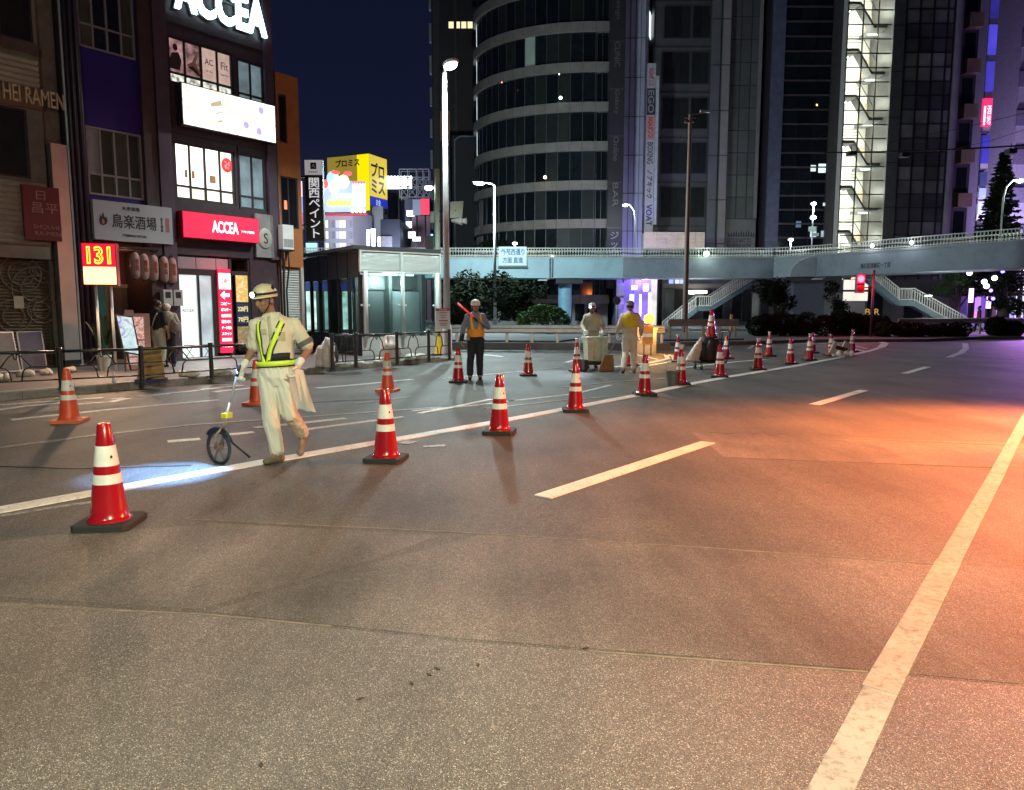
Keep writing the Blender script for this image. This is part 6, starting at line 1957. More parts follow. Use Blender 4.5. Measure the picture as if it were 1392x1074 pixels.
lamp('violet_wash', 'POINT', (at(868, 400, 66).x, 68.6, 1.5), 120, (.5, .35, 1.0), va, .5)
nd = thing('no_entry_sign', 'dark round sign on a thin white post under the bridge behind the workers', 'sign', (at(838, 440, 45).x, 45, 0))
MB().tube([(0, 0, 0), (0, 0, 2.2)], .04, 8).build('post', m_white, nd, True)
q = at(838, 409, 45); MB().tube([(0, -.05, q.z), (0, -.02, q.z)], .24, 20).build('disc', M('dim sign back', (.2, .19, .21), .5), nd)
od = thing('orange_bollard', 'orange bollard between the left stairway and the dark rounded tree', 'bollard', (at(994, 440, 55).x, 55, 0))
q = at(994, 430, 55); MB().lathe([(.12, 0), (.12, 1.15), (.1, 1.2)], 12).build('post', M('orange bollard', (.7, .25, .03), .5), od); MB().lathe([(.123, .8), (.123, .9)], 12).build('band', m_white, od)
# crate-like lit sign box above the bridge
cr_ = thing('roof_sign', 'cream gridded box sign just above the bridge right of the banners', 'sign', (at(916, 330, 72).x, 72, at(916, 338, 72).z))
xl = lambda px: at(px, 330, 72).x - cr_.location.x
hh = at(916, 316, 72).z - at(916, 338, 72).z
MB().box(xl(876), xl(957), .02, 1.2, 0, hh).build('box', E('cream box glow', (.75, .62, .42), .32, .35, 1), cr_)
for i, px in enumerate((876, 891, 905, 919, 933, 945, 957)): MB().box(xl(px) - .05, xl(px) + .05, -.06, .02, 0, hh).build('frame_bar', M('cream frame', (.7, .62, .5), .5), cr_)
for k in range(5): MB().box(xl(876), xl(957), -.03, .02, hh * k / 4 - .03, hh * k / 4 + .03).build('frame_bar', M('cream frame', (.7, .62, .5), .5), cr_)

# ------------------------------------------------------------------ far left: station-side buildings and their signs
YF = 130
ys = thing('yellow_billboard', 'huge yellow rooftop billboard with dark Japanese lettering on two faces', 'billboard', (at(503, 280, YF).x, YF, 0))
xl = lambda px: at(px, 280, YF).x - ys.location.x
zl = lambda py: at(500, py, YF).z
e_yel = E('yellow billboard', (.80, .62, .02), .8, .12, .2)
MB().prism([(xl(440), 3.5), (xl(503), 0), (xl(520), 5), (xl(457), 8.5)], zl(286), zl(208)).build('box', M('billboard frame', (.15, .12, .03), .5), ys)


def face(a, b, y0, y1, mat, name='face', off=.05):
    a, b = Vector(a), Vector(b); d = (b - a).normalized(); n_ = Vector((d.y, -d.x)) * off
    a, b = a + n_, b + n_
    return MB().add([(a.x, a.y, zl(y1)), (b.x, b.y, zl(y1)), (b.x, b.y, zl(y0)), (a.x, a.y, zl(y0)), (a.x - n_.x * .5, a.y - n_.y * .5, zl(y1)), (b.x - n_.x * .5, b.y - n_.y * .5, zl(y1)), (b.x - n_.x * .5, b.y - n_.y * .5, zl(y0)), (a.x - n_.x * .5, a.y - n_.y * .5, zl(y0))], [(0, 1, 2, 3), (0, 3, 7, 4), (1, 5, 6, 2), (3, 2, 6, 7), (0, 4, 5, 1)]).build(name, mat, ys)


pA, pB, pC = (xl(440), 3.5), (xl(503), 0), (xl(520), 5)
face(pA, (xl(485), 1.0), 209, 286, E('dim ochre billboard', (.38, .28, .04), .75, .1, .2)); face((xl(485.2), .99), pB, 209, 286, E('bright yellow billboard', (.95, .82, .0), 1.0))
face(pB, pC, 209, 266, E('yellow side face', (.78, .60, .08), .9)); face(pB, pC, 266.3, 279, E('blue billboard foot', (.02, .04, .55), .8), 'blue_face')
m_bnav = M('navy letters', (.01, .012, .05), .5)
d1 = (Vector((xl(503), 0)) - Vector(pA)).normalized(); d2 = (Vector(pC) - Vector(pB)).normalized()
txt('プロミス', 5.0, 1.25, m_bnav, ys, (xl(471), 1.62, zl(219)), rot=(math.pi / 2, 0, math.atan2(d1.y, d1.x)), bold=.03)
txt('プロ\nミス', 1.9 * 2.2, 5.2, m_bnav, ys, (xl(511.5), 2.28, zl(240)), rot=(math.pi / 2, 0, math.atan2(d2.y, d2.x)), bold=.03)
txt('お金', 1.4, 1.1, E('white roof letters', (.8, .85, 1), .8), ys, (xl(511.5), 2.2, zl(273)), rot=(math.pi / 2, 0, math.atan2(d2.y, d2.x)))
MB().prism([(xl(440), 3.6), (xl(503), .3), (xl(520), 5), (xl(457), 8)], 0, zl(287)).build('building_below', M('violet grey facade', (.30, .30, .42), .6, .15, .3), ys)
MB().box(xl(506), xl(521), -.4, 1, zl(330), zl(281)).build('grey_screen', M('grey screen panel', (.35, .36, .42), .5, .15, .5), ys)
# glowing show billboard in front (plain shapes)
gb = thing('glow_billboard', 'overexposed animated billboard of white red and yellow shapes below the yellow one', 'billboard', (at(468, 280, 124).x, 124, 0))
xl = lambda px: at(px, 280, 124).x - gb.location.x
zl = lambda py: at(470, py, 124).z
e_wh = E('white billboard light', (.92, .98, 1), 1.15); e_rd = E('red billboard light', (1, .12, .12), 1.4); e_bu = E('pale blue billboard light', (.45, .70, 1), 1.2); e_yl = E('yellow billboard light', (1, .85, .12), 1.6)
MB().box(xl(440), xl(497), 0, .5, zl(288), zl(246)).build('panel', E('pale billboard panel', (.62, .80, 1), .62, .3, .4), gb)
for k, (px, py, rx, rz_, m) in enumerate(((455, 248, .95, 1.9, e_wh), (453, 243, .95, 1.2, e_bu), (468, 247, .95, 1.1, E('cream billboard light', (1, .88, .6), 1.5)), (443, 250, .5, .7, e_rd), (457, 235, .8, .35, e_rd), (474, 236, .7, .4, e_rd))):
    MB().ball((xl(px), -.1, zl(py)), (rx, .15, rz_), 14, 8).build('glow_shape', m, gb)
for k in range(5):
    MB().box(xl(480 + 3.6 * k), xl(482.8 + 3.6 * k), -.2, 0, zl(280), zl(249)).build('glow_bar', e_wh, gb); MB().ball((xl(481.4 + 3.6 * k), -.15, zl(248.5)), (.18, .1, .25), 8, 6).build('bar_tip', e_rd, gb)
for k in range(6): MB().ball((xl(448 + 5.5 * k), -.25, zl(276 + (k % 2))), (.36, .12, .45), 10, 6).build('bulb_letter', e_yl, gb)
for k in range(5): MB().ball((xl(454 + 5.5 * k), -.25, zl(266)), (.34, .12, .42), 10, 6).build('bulb_letter', e_wh, gb)
for k in range(4): MB().ball((xl(480 + 5.2 * k), -.4, zl(287)), (.3, .15, .38), 10, 6).build('bulb', e_wh, gb)
MB().box(xl(440), xl(500), -.6, .5, zl(293), zl(291)).build('red_edge', E('red edge light', (.7, .06, .1), .6), gb)
MB().prism([(xl(438), .6), (xl(478), .6), (xl(499), 4), (xl(499), 9), (xl(438), 9)], 0, zl(289)).build('building_below', M('lilac facade', (.42, .42, .52), .6, .15, .3), gb)
for r_, (y0, y1) in enumerate(((299, 309), (314, 324), (330, 340))):
    for c in range(8):
        x0 = xl(440 + 4.8 * c)
        MB().box(x0, x0 + .48, .5, .58, zl(y1), zl(y0)).build('window', E('far window %d' % (c * 7 % 5), ((1, .95, .8), (.8, .85, 1), (.5, .5, .65), (1, .9, .7), (.4, .42, .55))[c * 7 % 5], (.9, .5, .25, .8, .2)[c * 7 % 5]), gb)
# bright strip sign, scaffold and vertical lit signs
def glow_sign(label, px0, px1, py0, py1, Y, mats, post=True, name='lit_sign'):
    q = at((px0 + px1) / 2, py1, Y)
    t = thing(name, label, 'sign', (q.x, Y, 0), 0, 'lit signs in the distance')
    w_ = (at(px1, py1, Y).x - at(px0, py1, Y).x) / 2
    z0, z1 = q.z, at(px0, py0, Y).z
    MB().box(-w_, w_, 0, .35, z0, z1).build('casing', m_dark, t)
    n = len(mats)
    for i, m in enumerate(mats):
        MB().box(-w_ + .02, w_ - .02, -.05, -.01, z0 + (z1 - z0) * i / n + .02, z0 + (z1 - z0) * (i + 1) / n - .02).build('lit_face', m, t)
    if post: MB().box(-.1, .1, .1, .3, 0, z0).build('support', m_dark, t)
    return t


eW = E('glare white sign', (.92, 1, .97), 5); eC = E('cyan white sign', (.70, .98, 1), 3.2); eP = E('pink sign', (1, .55, .7), 1.6); eR = E('red distant sign', (1, .06, .12), 1.3); eB = E('blue distant sign', (.35, .45, 1), .9); eG = E('grey lilac sign', (.35, .42, .6), .5)
ws = glow_sign('glaring white strip sign on a rooftop left of the scaffold', 523, 560, 241, 257, 135, [eW])
for k in range(9): MB().ball((-2.3 + .57 * k, -.1, at(540, 241.5, 135).z), .28, 8, 6).build('bulb', eW, ws)
glow_sign('tall cyan-white vertical sign over the shelter, leftmost of its row', 499, 503, 312, 349, 118, [eC])
glow_sign('second white vertical sign of the row, taller than its neighbours', 505, 511, 311, 349, 118, [eW])
glow_sign('third white vertical sign of the row', 514, 520, 322, 349, 118, [eW])
glow_sign('fourth white vertical sign of the row, thin', 523, 527.5, 320, 349, 118, [eC])
glow_sign('pink speckled vertical sign at the right end of the row', 529, 538, 319, 346, 116, [eP, eW, eP, eW])
glow_sign('small white sign between the trees, upper', 553, 564, 286, 294, 120, [eW]); glow_sign('small white sign between the trees, middle', 552, 565, 301, 310, 118, [eC]); glow_sign('small white sign between the trees, lower', 555, 565, 315, 324, 112, [eC])
glow_sign('little white sign leaning over the hedge dark by the pole', 540, 547, 306, 322, 119, [eW]); glow_sign('pale sign low between the dark trees', 561, 572, 322, 328, 110, [eC])
glow_sign('red and white sign hanging below the scaffold', 572, 584, 270, 292, 112, [eR]); glow_sign('grey blue panel left of the red sign', 561, 572, 271, 293, 113, [eG])
glow_sign('thin blue light strip at the brown block corner', 585.5, 589, 318, 332, 92, [E('azure strip', (.2, .55, 1), 2.5)])
glow_sign('lit pink sign in the gap beside the orange building', 405, 413, 246, 312, 60, [E('pink gap sign', (.9, .25, .4), .7, .8, .5), eB, eP]); glow_sign('pale blue lit sign in the gap below the vertical sign', 416, 432, 330, 346, 70, [E('pale cyan gap sign', (.55, .9, 1), 1.0)])
sc2 = thing('sign_scaffold', 'white steel lattice frame for a rooftop sign in the distance', 'scaffold', (at(566, 240, 128).x, 128, 0))
xl = lambda px: at(px, 240, 128).x - sc2.location.x
zl = lambda py: at(560, py, 128).z
mb = MB()
for px in (543, 554, 566, 575, 583): mb.beam((xl(px), 0, zl(270)), (xl(px), 0, zl(230)), .14).beam((xl(px), 2, zl(270)), (xl(px), 2, zl(230)), .12)
for py in (230, 241, 254, 268): mb.beam((xl(543), 0, zl(py)), (xl(583), 0, zl(py)), .14).beam((xl(543), 2, zl(py)), (xl(583), 2, zl(py)), .1)
for a, b in zip((543, 554, 566, 575), (554, 566, 575, 583)):
    for y0, y1 in ((241, 254), (254, 268)): mb.beam((xl(a), .1, zl(y0)), (xl(b), .1, zl(y1)), .09).beam((xl(b), .1, zl(y0)), (xl(a), .1, zl(y1)), .09)
mb.build('lattice', M('pale lattice steel', (.55, .55, .62), .5), sc2)['kind'] = 'stuff'
MB().box(xl(549), xl(583), .5, 8, 0, zl(270)).build('building_below', M('dusk blue facade', (.16, .17, .26), .6, .15, .3), sc2)
t, w = block('far_block', 'mauve lit building between the scaffold and the brown block', 561, 586, 116, at(570, 294, 116).z, M('mauve facade', (.42, .26, .34), .6, .15, .3))
t, w = block('far_block', 'slim grey-blue block under the glaring strip sign', 519, 530, 140, at(525, 258, 140).z, M('grey blue facade', (.30, .33, .48), .6, .15, .3))
t, w = block('far_block', 'dark blue block behind the row of vertical signs', 530, 552, 142, at(540, 262, 142).z, M('night blue facade', (.07, .08, .13), .6, .15, .3))
t, w = block('far_block', 'low dark blue block under the trees left of the silver pole', 519, 545, 108, at(530, 300, 108).z + .2, M('night blue facade', (.07, .08, .13), .6, .15, .3)); MB().box(-w, w * .2, -.3, 0, 6, 12).build('balcony', M('lilac balcony', (.35, .34, .45), .5), t)
# bright shop behind the glass shelter, seen through its side panes
lamp('far_facade_fill', 'POINT', (at(480, 300, 116).x, 114, 14), 5500, (.85, .9, 1), None, 2.0)  # added point lamp brightening the far facades by the billboards
lamp('far_facade_fill', 'POINT', (at(540, 320, 100).x, 104, 9), 2500, (.85, .9, 1), None, 2.0)  # second added lamp for the same facades
ls = thing('lit_shop', 'bright teal-white shop seen through the glass shelter side', 'shop', (-13.2, 43, 0), R(12))
MB().box(-6, 7, 0, 6, 0, 3.5).build('wall', M('shop dark wall', (.05, .06, .06), .6), ls)
for k in range(12):
    x0 = -5.8 + 1.02 * k
    MB().box(x0, x0 + .55, -.06, 0, .4, 2.6).build('window', E('teal shop window %d' % (k % 3), ((.6, 1, .92), (.85, 1, .95), (.35, .7, .66))[k % 3], (1.1, 1.5, .5)[k % 3], .7, 1.5), ls)
MB().box(-6, 7, -.1, 0, 2.7, 3.1).build('blue_fascia', E('blue awning light', (.02, .04, .4), .35), ls)
lamp('shop_light', 'POINT', (-11.5, 40.5, 2.6), 260, (.75, 1, .92), ls, .4)

# ------------------------------------------------------------------ right street under the bridge
m_led = E('violet led column', (.75, .42, 1.0), 5)
def led_post(px, y0, y1, yb, Y, label):
    q = at(px, yb, Y); t = thing('light_column', label, 'street lamp', (q.x, Y, .05), 0, 'light columns along the violet street')
    z0, z1 = at(px, y1, Y).z, at(px, y0, Y).z
    MB().box(-.13, .13, -.13, .13, 0, z0).build('post', m_dark, t); MB().box(-.12, .12, -.12, .12, z0, z1).build('light_tube', m_led, t); MB().box(-.14, .14, -.14, .14, z1, z1 + .08).build('cap', m_dark, t)
led_post(1318, 393, 412, 432, 62, 'violet light column left of the street tree')
led_post(1342, 404, 420, 438, 60, 'violet light column just before the street tree trunk')
led_post(1385, 366, 396, 420, 70, 'tall violet light column right of the street tree')
t, w = block('violet_storefront', 'pink-violet lit storefront across the far street', 1316, 1348, 86, 5.6, M('violet store wall', (.4, .3, .5), .6), dep=2)
MB().box(-w + .2, w - .2, -.1, 0, .2, 5.2).build('lit_face', E('violet store light', (.62, .32, .95), .8, .35, .4), t); MB().box(-w + .6, w - .6, -.14, -.1, .3, 1.3).build('pink_strip', E('pink shop strip', (1, .25, .45), 1.2, .5, 2), t)
t, w = block('violet_storefront', 'blue-violet shop row at the right edge beyond the tree', 1366, 1420, 79.5, 6.5, M('violet store wall', (.4, .3, .5), .6), dep=1.8)
for k in range(5): MB().box(-w + .2 + 1.0 * k, -w + 1.0 + 1.0 * k, -.1, 0, .3, 2.6 + (k % 2) * 2).build('lit_face', E('street light face %d' % (k % 3), ((.5, .5, 1), (.85, .85, 1), (.35, .3, .85))[k % 3], (1.0, 1.3, .7)[k % 3], .4, 1), t)
MB().box(-w, w, -.15, 0, 5.4, 6).build('blue_band', E('blue shop band', (.15, .2, .9), .9), t)
vio = lamp('violet_street_light', 'POINT', (at(1335, 420, 80).x, 80, 4.5), 2600, (.45, .25, 1.0), None, .8)
lamp('violet_street_light', 'POINT', (at(1440, 420, 62).x, 62, 4.0), 4000, (.62, .42, 1.0), None, .8)
lamp('violet_road_fill', 'SPOT', (at(1415, 420, 50).x, 50, 4.2), 17000, (.62, .20, 1.0), None, 1.5, aim=(27, 41, 0), spot=50, blend=1.0)  # added spot tinting the far road violet; no screen stands here
lamp('pale_building_fill', 'SPOT', (at(1360, 420, 76).x, 77, 6), 15000, (.85, .72, 1.0), None, .8, aim=(at(1375, 100, 90).x, 90, 26), spot=100, blend=.8)  # added spot that brightens the pale building, without a fitting
glow_sign('glaring white lamp sign at the right edge under the bridge', 1384, 1400, 356, 370, 66, [eW])
rr = random.Random(9)
tree('street_tree', 'street tree hung with violet lights in front of the purple street', (at(1362, 440, 58).x, 58, .05), 5.2, bl(rr, 9, 1.3, 1.0, 1.5, 4.2, .6, 1.0), 6500, .11, 31, trunk=.42)
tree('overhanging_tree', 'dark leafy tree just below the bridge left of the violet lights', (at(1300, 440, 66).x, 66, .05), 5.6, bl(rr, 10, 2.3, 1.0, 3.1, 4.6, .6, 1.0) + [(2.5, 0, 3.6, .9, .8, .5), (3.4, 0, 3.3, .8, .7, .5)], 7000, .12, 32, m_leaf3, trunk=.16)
for k, (px, py) in enumerate(((1318, 371), (1345, 366), (1352, 378), (1363, 369), (1341, 389), (1347, 395), (1371, 361), (1350, 406), (1338, 383))):
    q = at(px, py, 57.0)
    b_ = thing('tree_light', ('violet bulb hanging %s' % ('at the left under the bridge, alone in the leaves', 'high between the two tree crowns', 'second highest, nearest the street tree crown', 'in the middle of the street tree crown', 'at the left rim of the crown, middle height', 'just below the one at the left rim', 'at the upper right of the street tree crown', 'lowest, close to the trunk', 'left of the rim, in the gap')[k]), 'light', q, 0, 'violet bulbs in the trees')
    MB().ball((0, 0, 0), .13 if k % 2 else .2, 10, 6).build('bulb', E('violet bulb %d' % (k % 2), ((.75, .7, 1), (.25, .15, 1))[k % 2], 6), b_)
    MB().tube([(0, 0, .1), (0, 0, .35)], .01, 4).build('wire', m_black, b_)
# conifer
cf = thing('conifer', 'tall dark conifer in front of the white building at the right', 'tree', (at(1350, 420, 66).x, 66, .05))
hc = at(1350, 204, 66).z
MB().tube([(0, 0, 0), (0, 0, hc * .97)], [.28, .04], 8).build('trunk', m_bark, cf)
vs, fs = [], []
rr = random.Random(77)
z = 3.0
while z < hc - .2:
    rad = 3.1 * (1 - z / hc) ** .85 + .12
    nb_ = 17
    for b_ in range(nb_):
        a = rr.uniform(0, 6.28); L = rad * rr.uniform(.7, 1.12); dz = -.18 * L
        dx, dy = math.cos(a), math.sin(a)
        nseg = max(3, int(L / .16))
        for i in range(nseg):
            u = (i + .5) / nseg
            c = Vector((dx * L * u, dy * L * u, z + dz * u + .12 * u * u * L))
            for _ in range(4):
                d = Vector((dx + rr.gauss(0, .7), dy + rr.gauss(0, .7), rr.gauss(-.1, .45))).normalized(); s = .30 * rr.uniform(.6, 1.3)
                u_ = d.cross(Vector((rr.gauss(0, 1), rr.gauss(0, 1), rr.gauss(0, 1)))).normalized()
                k = len(vs); vs += [c - d * s * .3, c + u_ * s * .34, c + d * s, c - u_ * s * .34]; fs.append((k, k + 1, k + 2, k + 3))
    z += .27
MB().add(vs, fs).build('crown', m_leaf2, cf)
# overhead cable with hanging detectors
ca_ = thing('overhead_cable', 'thick black overhead cable with hanging boxes crossing the upper right', 'cable', at(1130, 207, 44))
o = ca_.location
p1_, p2_ = at(1120, 207.5, 44) - o, at(1460, 193, 38) - o
mb = MB(); mb.tube([p1_ + (p2_ - p1_) * (k / 10) - Vector((0, 0, .12 * math.sin(math.pi * k / 10))) for k in range(11)], .045, 6).build('cable', m_black, ca_)
for px, py in ((1157, 209), (1229, 211), (1374, 206)):
    q = at(px, py, 43.2 - (px - 1157) * .02) - o
    MB().box(q.x - .2, q.x + .2, -.2 + q.y, q.y + .2, q.z - .12, q.z + .12).build('detector', m_dark, ca_)
    MB().beam((q.x, q.y, q.z + .1), (q.x, q.y, q.z + .4), .03).build('hanger', m_dark, ca_)
for k, (a, b) in enumerate((((1210, 193), (1400, 152)), ((1300, 202), (1400, 174)))):
    q0_, q1_ = at(*a, 50), at(*b, 45)
    t = thing('thin_wire', ('upper thin wire sloping up to the right edge', 'lower thin wire ending at the right edge')[k], 'wire', q0_)
    MB().tube([(0, 0, 0), (q1_ - q0_) * .5 - Vector((0, 0, .1)), q1_ - q0_], .015, 5).build('strand', m_black, t)
# ------------------------------------------------------------------ traffic cones
m_cred = M('red cone plastic', (.36, .006, .012), .24, .14, 5, coat=.8, dirt=.12)
m_corg = M('orange cone plastic', (.70, .085, .03), .4, .12, 5, dirt=.15)
m_refl = M('white reflective band', (.78, .78, .74), .42, .10, 10, dirt=.15)
m_rubber = M('black rubber', (.022, .021, .02), .75, .25, 12, bump=.3, bs=60)
m_cup = M('white lamp cup', (.75, .72, .72), .4)


def frus(z0, z1, off=0.0, n=28, H=.725):
    r = lambda z: .128 + (.042 - .128) * (z - .045) / (H - .045) + off
    return [(r(z0), z0), (r(z1), z1)]


def cone_proto(label, loc, red=True):
    t = thing('traffic_cone', label, 'traffic cone', loc, rnd.uniform(.05, .3), 'traffic cones along the closed lanes')
    mat = m_cred if red else m_corg
    b = .19
    oct_ = [(-b + .03, -b), (b - .03, -b), (b, -b + .03), (b, b - .03), (b - .03, b), (-b + .03, b), (-b, b - .03), (-b, -b + .03)]
    mb = MB()
    s = .97
    n = 8
    vs = [(p[0], p[1], .004) for p in oct_] + [(p[0], p[1], .040) for p in oct_] + [(p[0] * s, p[1] * s, .048) for p in oct_]
    fs = [tuple(reversed(range(8))), tuple(range(16, 24))] + [(i, (i + 1) % 8, 8 + (i + 1) % 8, 8 + i) for i in range(8)] + [(8 + i, 8 + (i + 1) % 8, 16 + (i + 1) % 8, 16 + i) for i in range(8)]
    mb.add(vs, fs).build('base', m_rubber if red else M('orange rubber base', (.75, .16, .06), .55, .15, 6, dirt=.2), t)
    MB().lathe([(.146, .047), (.144, .056), (.133, .064)] + frus(.075, .12) + frus(.3, .45) + frus(.6, .715) + [(.038, .722), (.026, .7225), (.024, .69)], 32).build('body', mat, t, 'auto')
    for z0, z1 in ((.308, .375), (.433, .572)):
        MB().lathe(frus(z0, z1, .0022), 32).build('band', m_refl, t, 'auto')
    d = MB().ball((.062, -.062, .50), (.008, .008, .010), 8, 6)
    d.build('eyelet', m_black, t)
    return t


cones = [
    ((150, 721), 'r', 0, 'large red traffic cone nearest the camera, left of the measuring wheel'),
    ((525, 633), 'r', 0, 'red traffic cone on the line just right of the striding worker'),
    ((679, 592), 'r', 0, 'red traffic cone on the line, third from the camera'),
    ((782, 562), 'r', 0, 'red traffic cone on the line below the line marking machine'),
    ((876, 540), 'r', 0, 'red traffic cone on the line below the yellow vest worker'),
    ((925, 526), 'r', 1, 'red traffic cone with a white cup on top standing beside the bucket'),
    ((978, 516), 'r', 0, 'red traffic cone on the line right of the cart'),
    ((1030, 506), 'r', 1, 'red traffic cone with a white cup, on the line right of the cart'),
    ((1074, 498), 'r', 0, 'red traffic cone on the line in front of the square bridge pier, bare topped'),
    ((1100, 493), 'r', 1, 'red traffic cone with a violet tinted cup in front of another cone'),
    ((1129, 486.5), 'r', 0, 'red traffic cone left of the white folded barrier'),
    ((1158, 481.5), 'r', 1, 'farthest red cone with a white cup, right of the white folded barrier'),
    ((623, 523), 'r', 0, 'red traffic cone at the left foot of the traffic controller'),
    ((718, 514), 'r', 0, 'lone red traffic cone between the controller and the machine'),
    ((784, 508), 'r', 1, 'red cone with a pale cup right at the wheels of the marking machine'),
    ((921, 495), 'r', 1, 'red cone with a cup behind the bucket cone'),
    ((987, 491), 'r', 0, 'red cone standing right behind the cart handle'),
    ((1045, 487.5), 'r', 1, 'red cone with a white cup at the island marking under the rounded tree'),
    ((1104, 483), 'r', 0, 'red cone half hidden behind the one with the violet cup'),
    ((857, 500), 'r', 0, 'red cone mostly hidden behind the legs of the yellow vest worker'),
    ((95, 577), 'o', 0, 'orange traffic cone with an orange base near the kerb at the left'),
    ((350, 553), 'o', 0, 'orange traffic cone half hidden behind the striding worker'),
    ((527, 535), 'o', 2, 'orange traffic cone behind the second red cone near the corner railing'),
]
protos = {}
for (px, py), kd, cup, lab in cones:
    p = gp(px, py - (7 if py > 600 else 3))
    if kd not in protos:
        t = cone_proto(lab, p, kd == 'r'); protos[kd] = t
        plain = t
    else:
        t = dup(protos[kd], p, rnd.uniform(-.25, .25), lab)
    t['_cup'] = cup
for t in [o for o in COL.objects if '_cup' in o.keys()]:
    cup = t['_cup']; del t['_cup']
    if cup == 1:
        MB().lathe([(.03, .70), (.034, .74), (.055, .80), (.058, .81), (.03, .80)], 16).build('light_cup', m_cup, t, 'auto')
    elif cup == 2:
        MB().lathe(frus(.43, .57, .0045), 24).build('scuffed_sleeve', M('scuffed reflector', (.6, .58, .52), .5, .3, 14, dirt=.6), t)

# ------------------------------------------------------------------ people
m_skin = M('skin', (.36, .20, .13), .5, .08, 9)
m_skin2 = M('tanned skin', (.27, .15, .095), .5, .08, 9)
m_glove = M('white work glove', (.70, .70, .66), .7, .1, 12)
m_beige = M('beige work cloth', (.62, .58, .46), .8, .10, 3, bump=.25, bs=90)
m_beige2 = M('pale beige trousers', (.68, .66, .57), .8, .12, 3, bump=.25, bs=90)
m_navy = M('navy cloth', (.012, .014, .028), .8, .15, 4)
m_lime = M('lime reflective tape', (.70, .92, .07), .45, .08, 8)
m_shoe = M('work shoe', (.17, .14, .10), .7, .2, 9)
m_bshoe = M('black shoe', (.015, .015, .016), .5)
m_eye = M('dark eye', (.01, .008, .008), .2)
m_lip = M('lips', (.22, .08, .06), .5)


def solidify(mb, vox, name, mat, parent, folds=0.0, fs=9.0, seed=0.0, sm=3):
    me = mb.mesh('t', mat)
    o = bpy.data.objects.new('t', me); TMP.collection.objects.link(o)
    r = o.modifiers.new('r', 'REMESH'); r.mode = 'VOXEL'; r.voxel_size = vox; r.use_smooth_shade = True
    s = o.modifiers.new('s', 'SMOOTH'); s.factor = .5; s.iterations = sm
    TMP.view_layers[0].update(); dg = TMP.view_layers[0].depsgraph
    me2 = bpy.data.meshes.new_from_object(o.evaluated_get(dg))
    bpy.data.objects.remove(o); bpy.data.meshes.remove(me)
    if folds:
        nv = len(me2.vertices)
        co = [0.0] * (3 * nv); no = [0.0] * (3 * nv)
        me2.vertices.foreach_get('co', co); me2.vertex_normals.foreach_get('vector', no)
        for i in range(nv):
            x, y, z = co[3 * i:3 * i + 3]
            q = Vector((x * fs + seed, y * fs, z * fs * .62 + 1.6 * x * fs))
            k = (.7 * noise.noise(q) + .9 * (.28 - abs(noise.noise(q * 1.7 + Vector((9, 4, seed))))) + .35 * noise.noise(q * 3.3)) * folds
            for a in range(3): co[3 * i + a] += no[3 * i + a] * k
        me2.vertices.foreach_set('co', co); me2.update()
    me2.materials.clear(); me2.materials.append(mat)
    me2.name = name
    for p in me2.polygons: p.use_smooth = True
    return link(name, me2, parent)


def V(*a): return Vector(a)


def hand(mb, w, d, n, side, curl, k=1.0):
    """w wrist, d finger direction, n palm normal (fingers curl toward it), side = thumb side"""
    d = Vector(d).normalized(); n = (Vector(n) - d * Vector(n).dot(d)).normalized()
    s = d.cross(n).normalized() * side
    w = Vector(w)
    mb.cap(w - d * .03, w + d * .015, .027 * k, .026 * k, 10)
    for i, (o_, L) in enumerate(((.028, .95), (.010, 1.05), (-.009, .98), (-.027, .78))):
        b0 = w + s * o_ * .6 * k; b1 = w + d * .088 * k + s * o_ * k
        mb.cap(b0, b1, .016 * k, .0125 * k, 8)
        p = b1; ang = 0
        for j, sl in enumerate((.044, .028, .022)):
            ang += R(curl * (.8, 1.0, .7)[j])
            dr = d * math.cos(ang) + n * math.sin(ang)
            q = p + dr * sl * L * k
            mb.cap(p, q, (.0105 - .001 * j) * k, (.0098 - .001 * j) * k, 8); p = q
    t0 = w + d * .02 * k + s * .026 * k; t1 = t0 + (d * .6 + s * .65 + n * .45) .normalized() * .042 * k
    t2 = t1 + (d * .75 + s * .1 + n * .75).normalized() * .034 * k
    mb.cap(t0, t1, .0145 * k, .012 * k, 8).cap(t1, t2, .012 * k, .010 * k, 8)


def xf(mb, n0, rot, org):
    for i in range(n0, len(mb.v)): mb.v[i] = tuple(org + rot @ Vector(mb.v[i]))


DEF = dict(pelvis=V(0, 0, .93), hipR=V(-.09, 0, .88), hipL=V(.09, 0, .88), kneeR=V(-.10, -.02, .49), kneeL=V(.10, -.02, .49), ankR=V(-.105, .02, .09), ankL=V(.105, .02, .09),
           shR=V(-.180, .0, 1.37), shL=V(.180, .0, 1.37), elR=V(-.245, .03, 1.12), elL=V(.245, .03, 1.12), wrR=V(-.26, -.06, .88), wrL=V(.26, -.06, .88),
           neck=V(0, .01, 1.46), head=V(0, -.015, 1.585), toeR=V(0, -1, 0), toeL=V(0, -1, 0), hdR=V(0, -.15, -1), hdL=V(0, -.15, -1), hnR=V(1, 0, 0), hnL=V(-1, 0, 0))


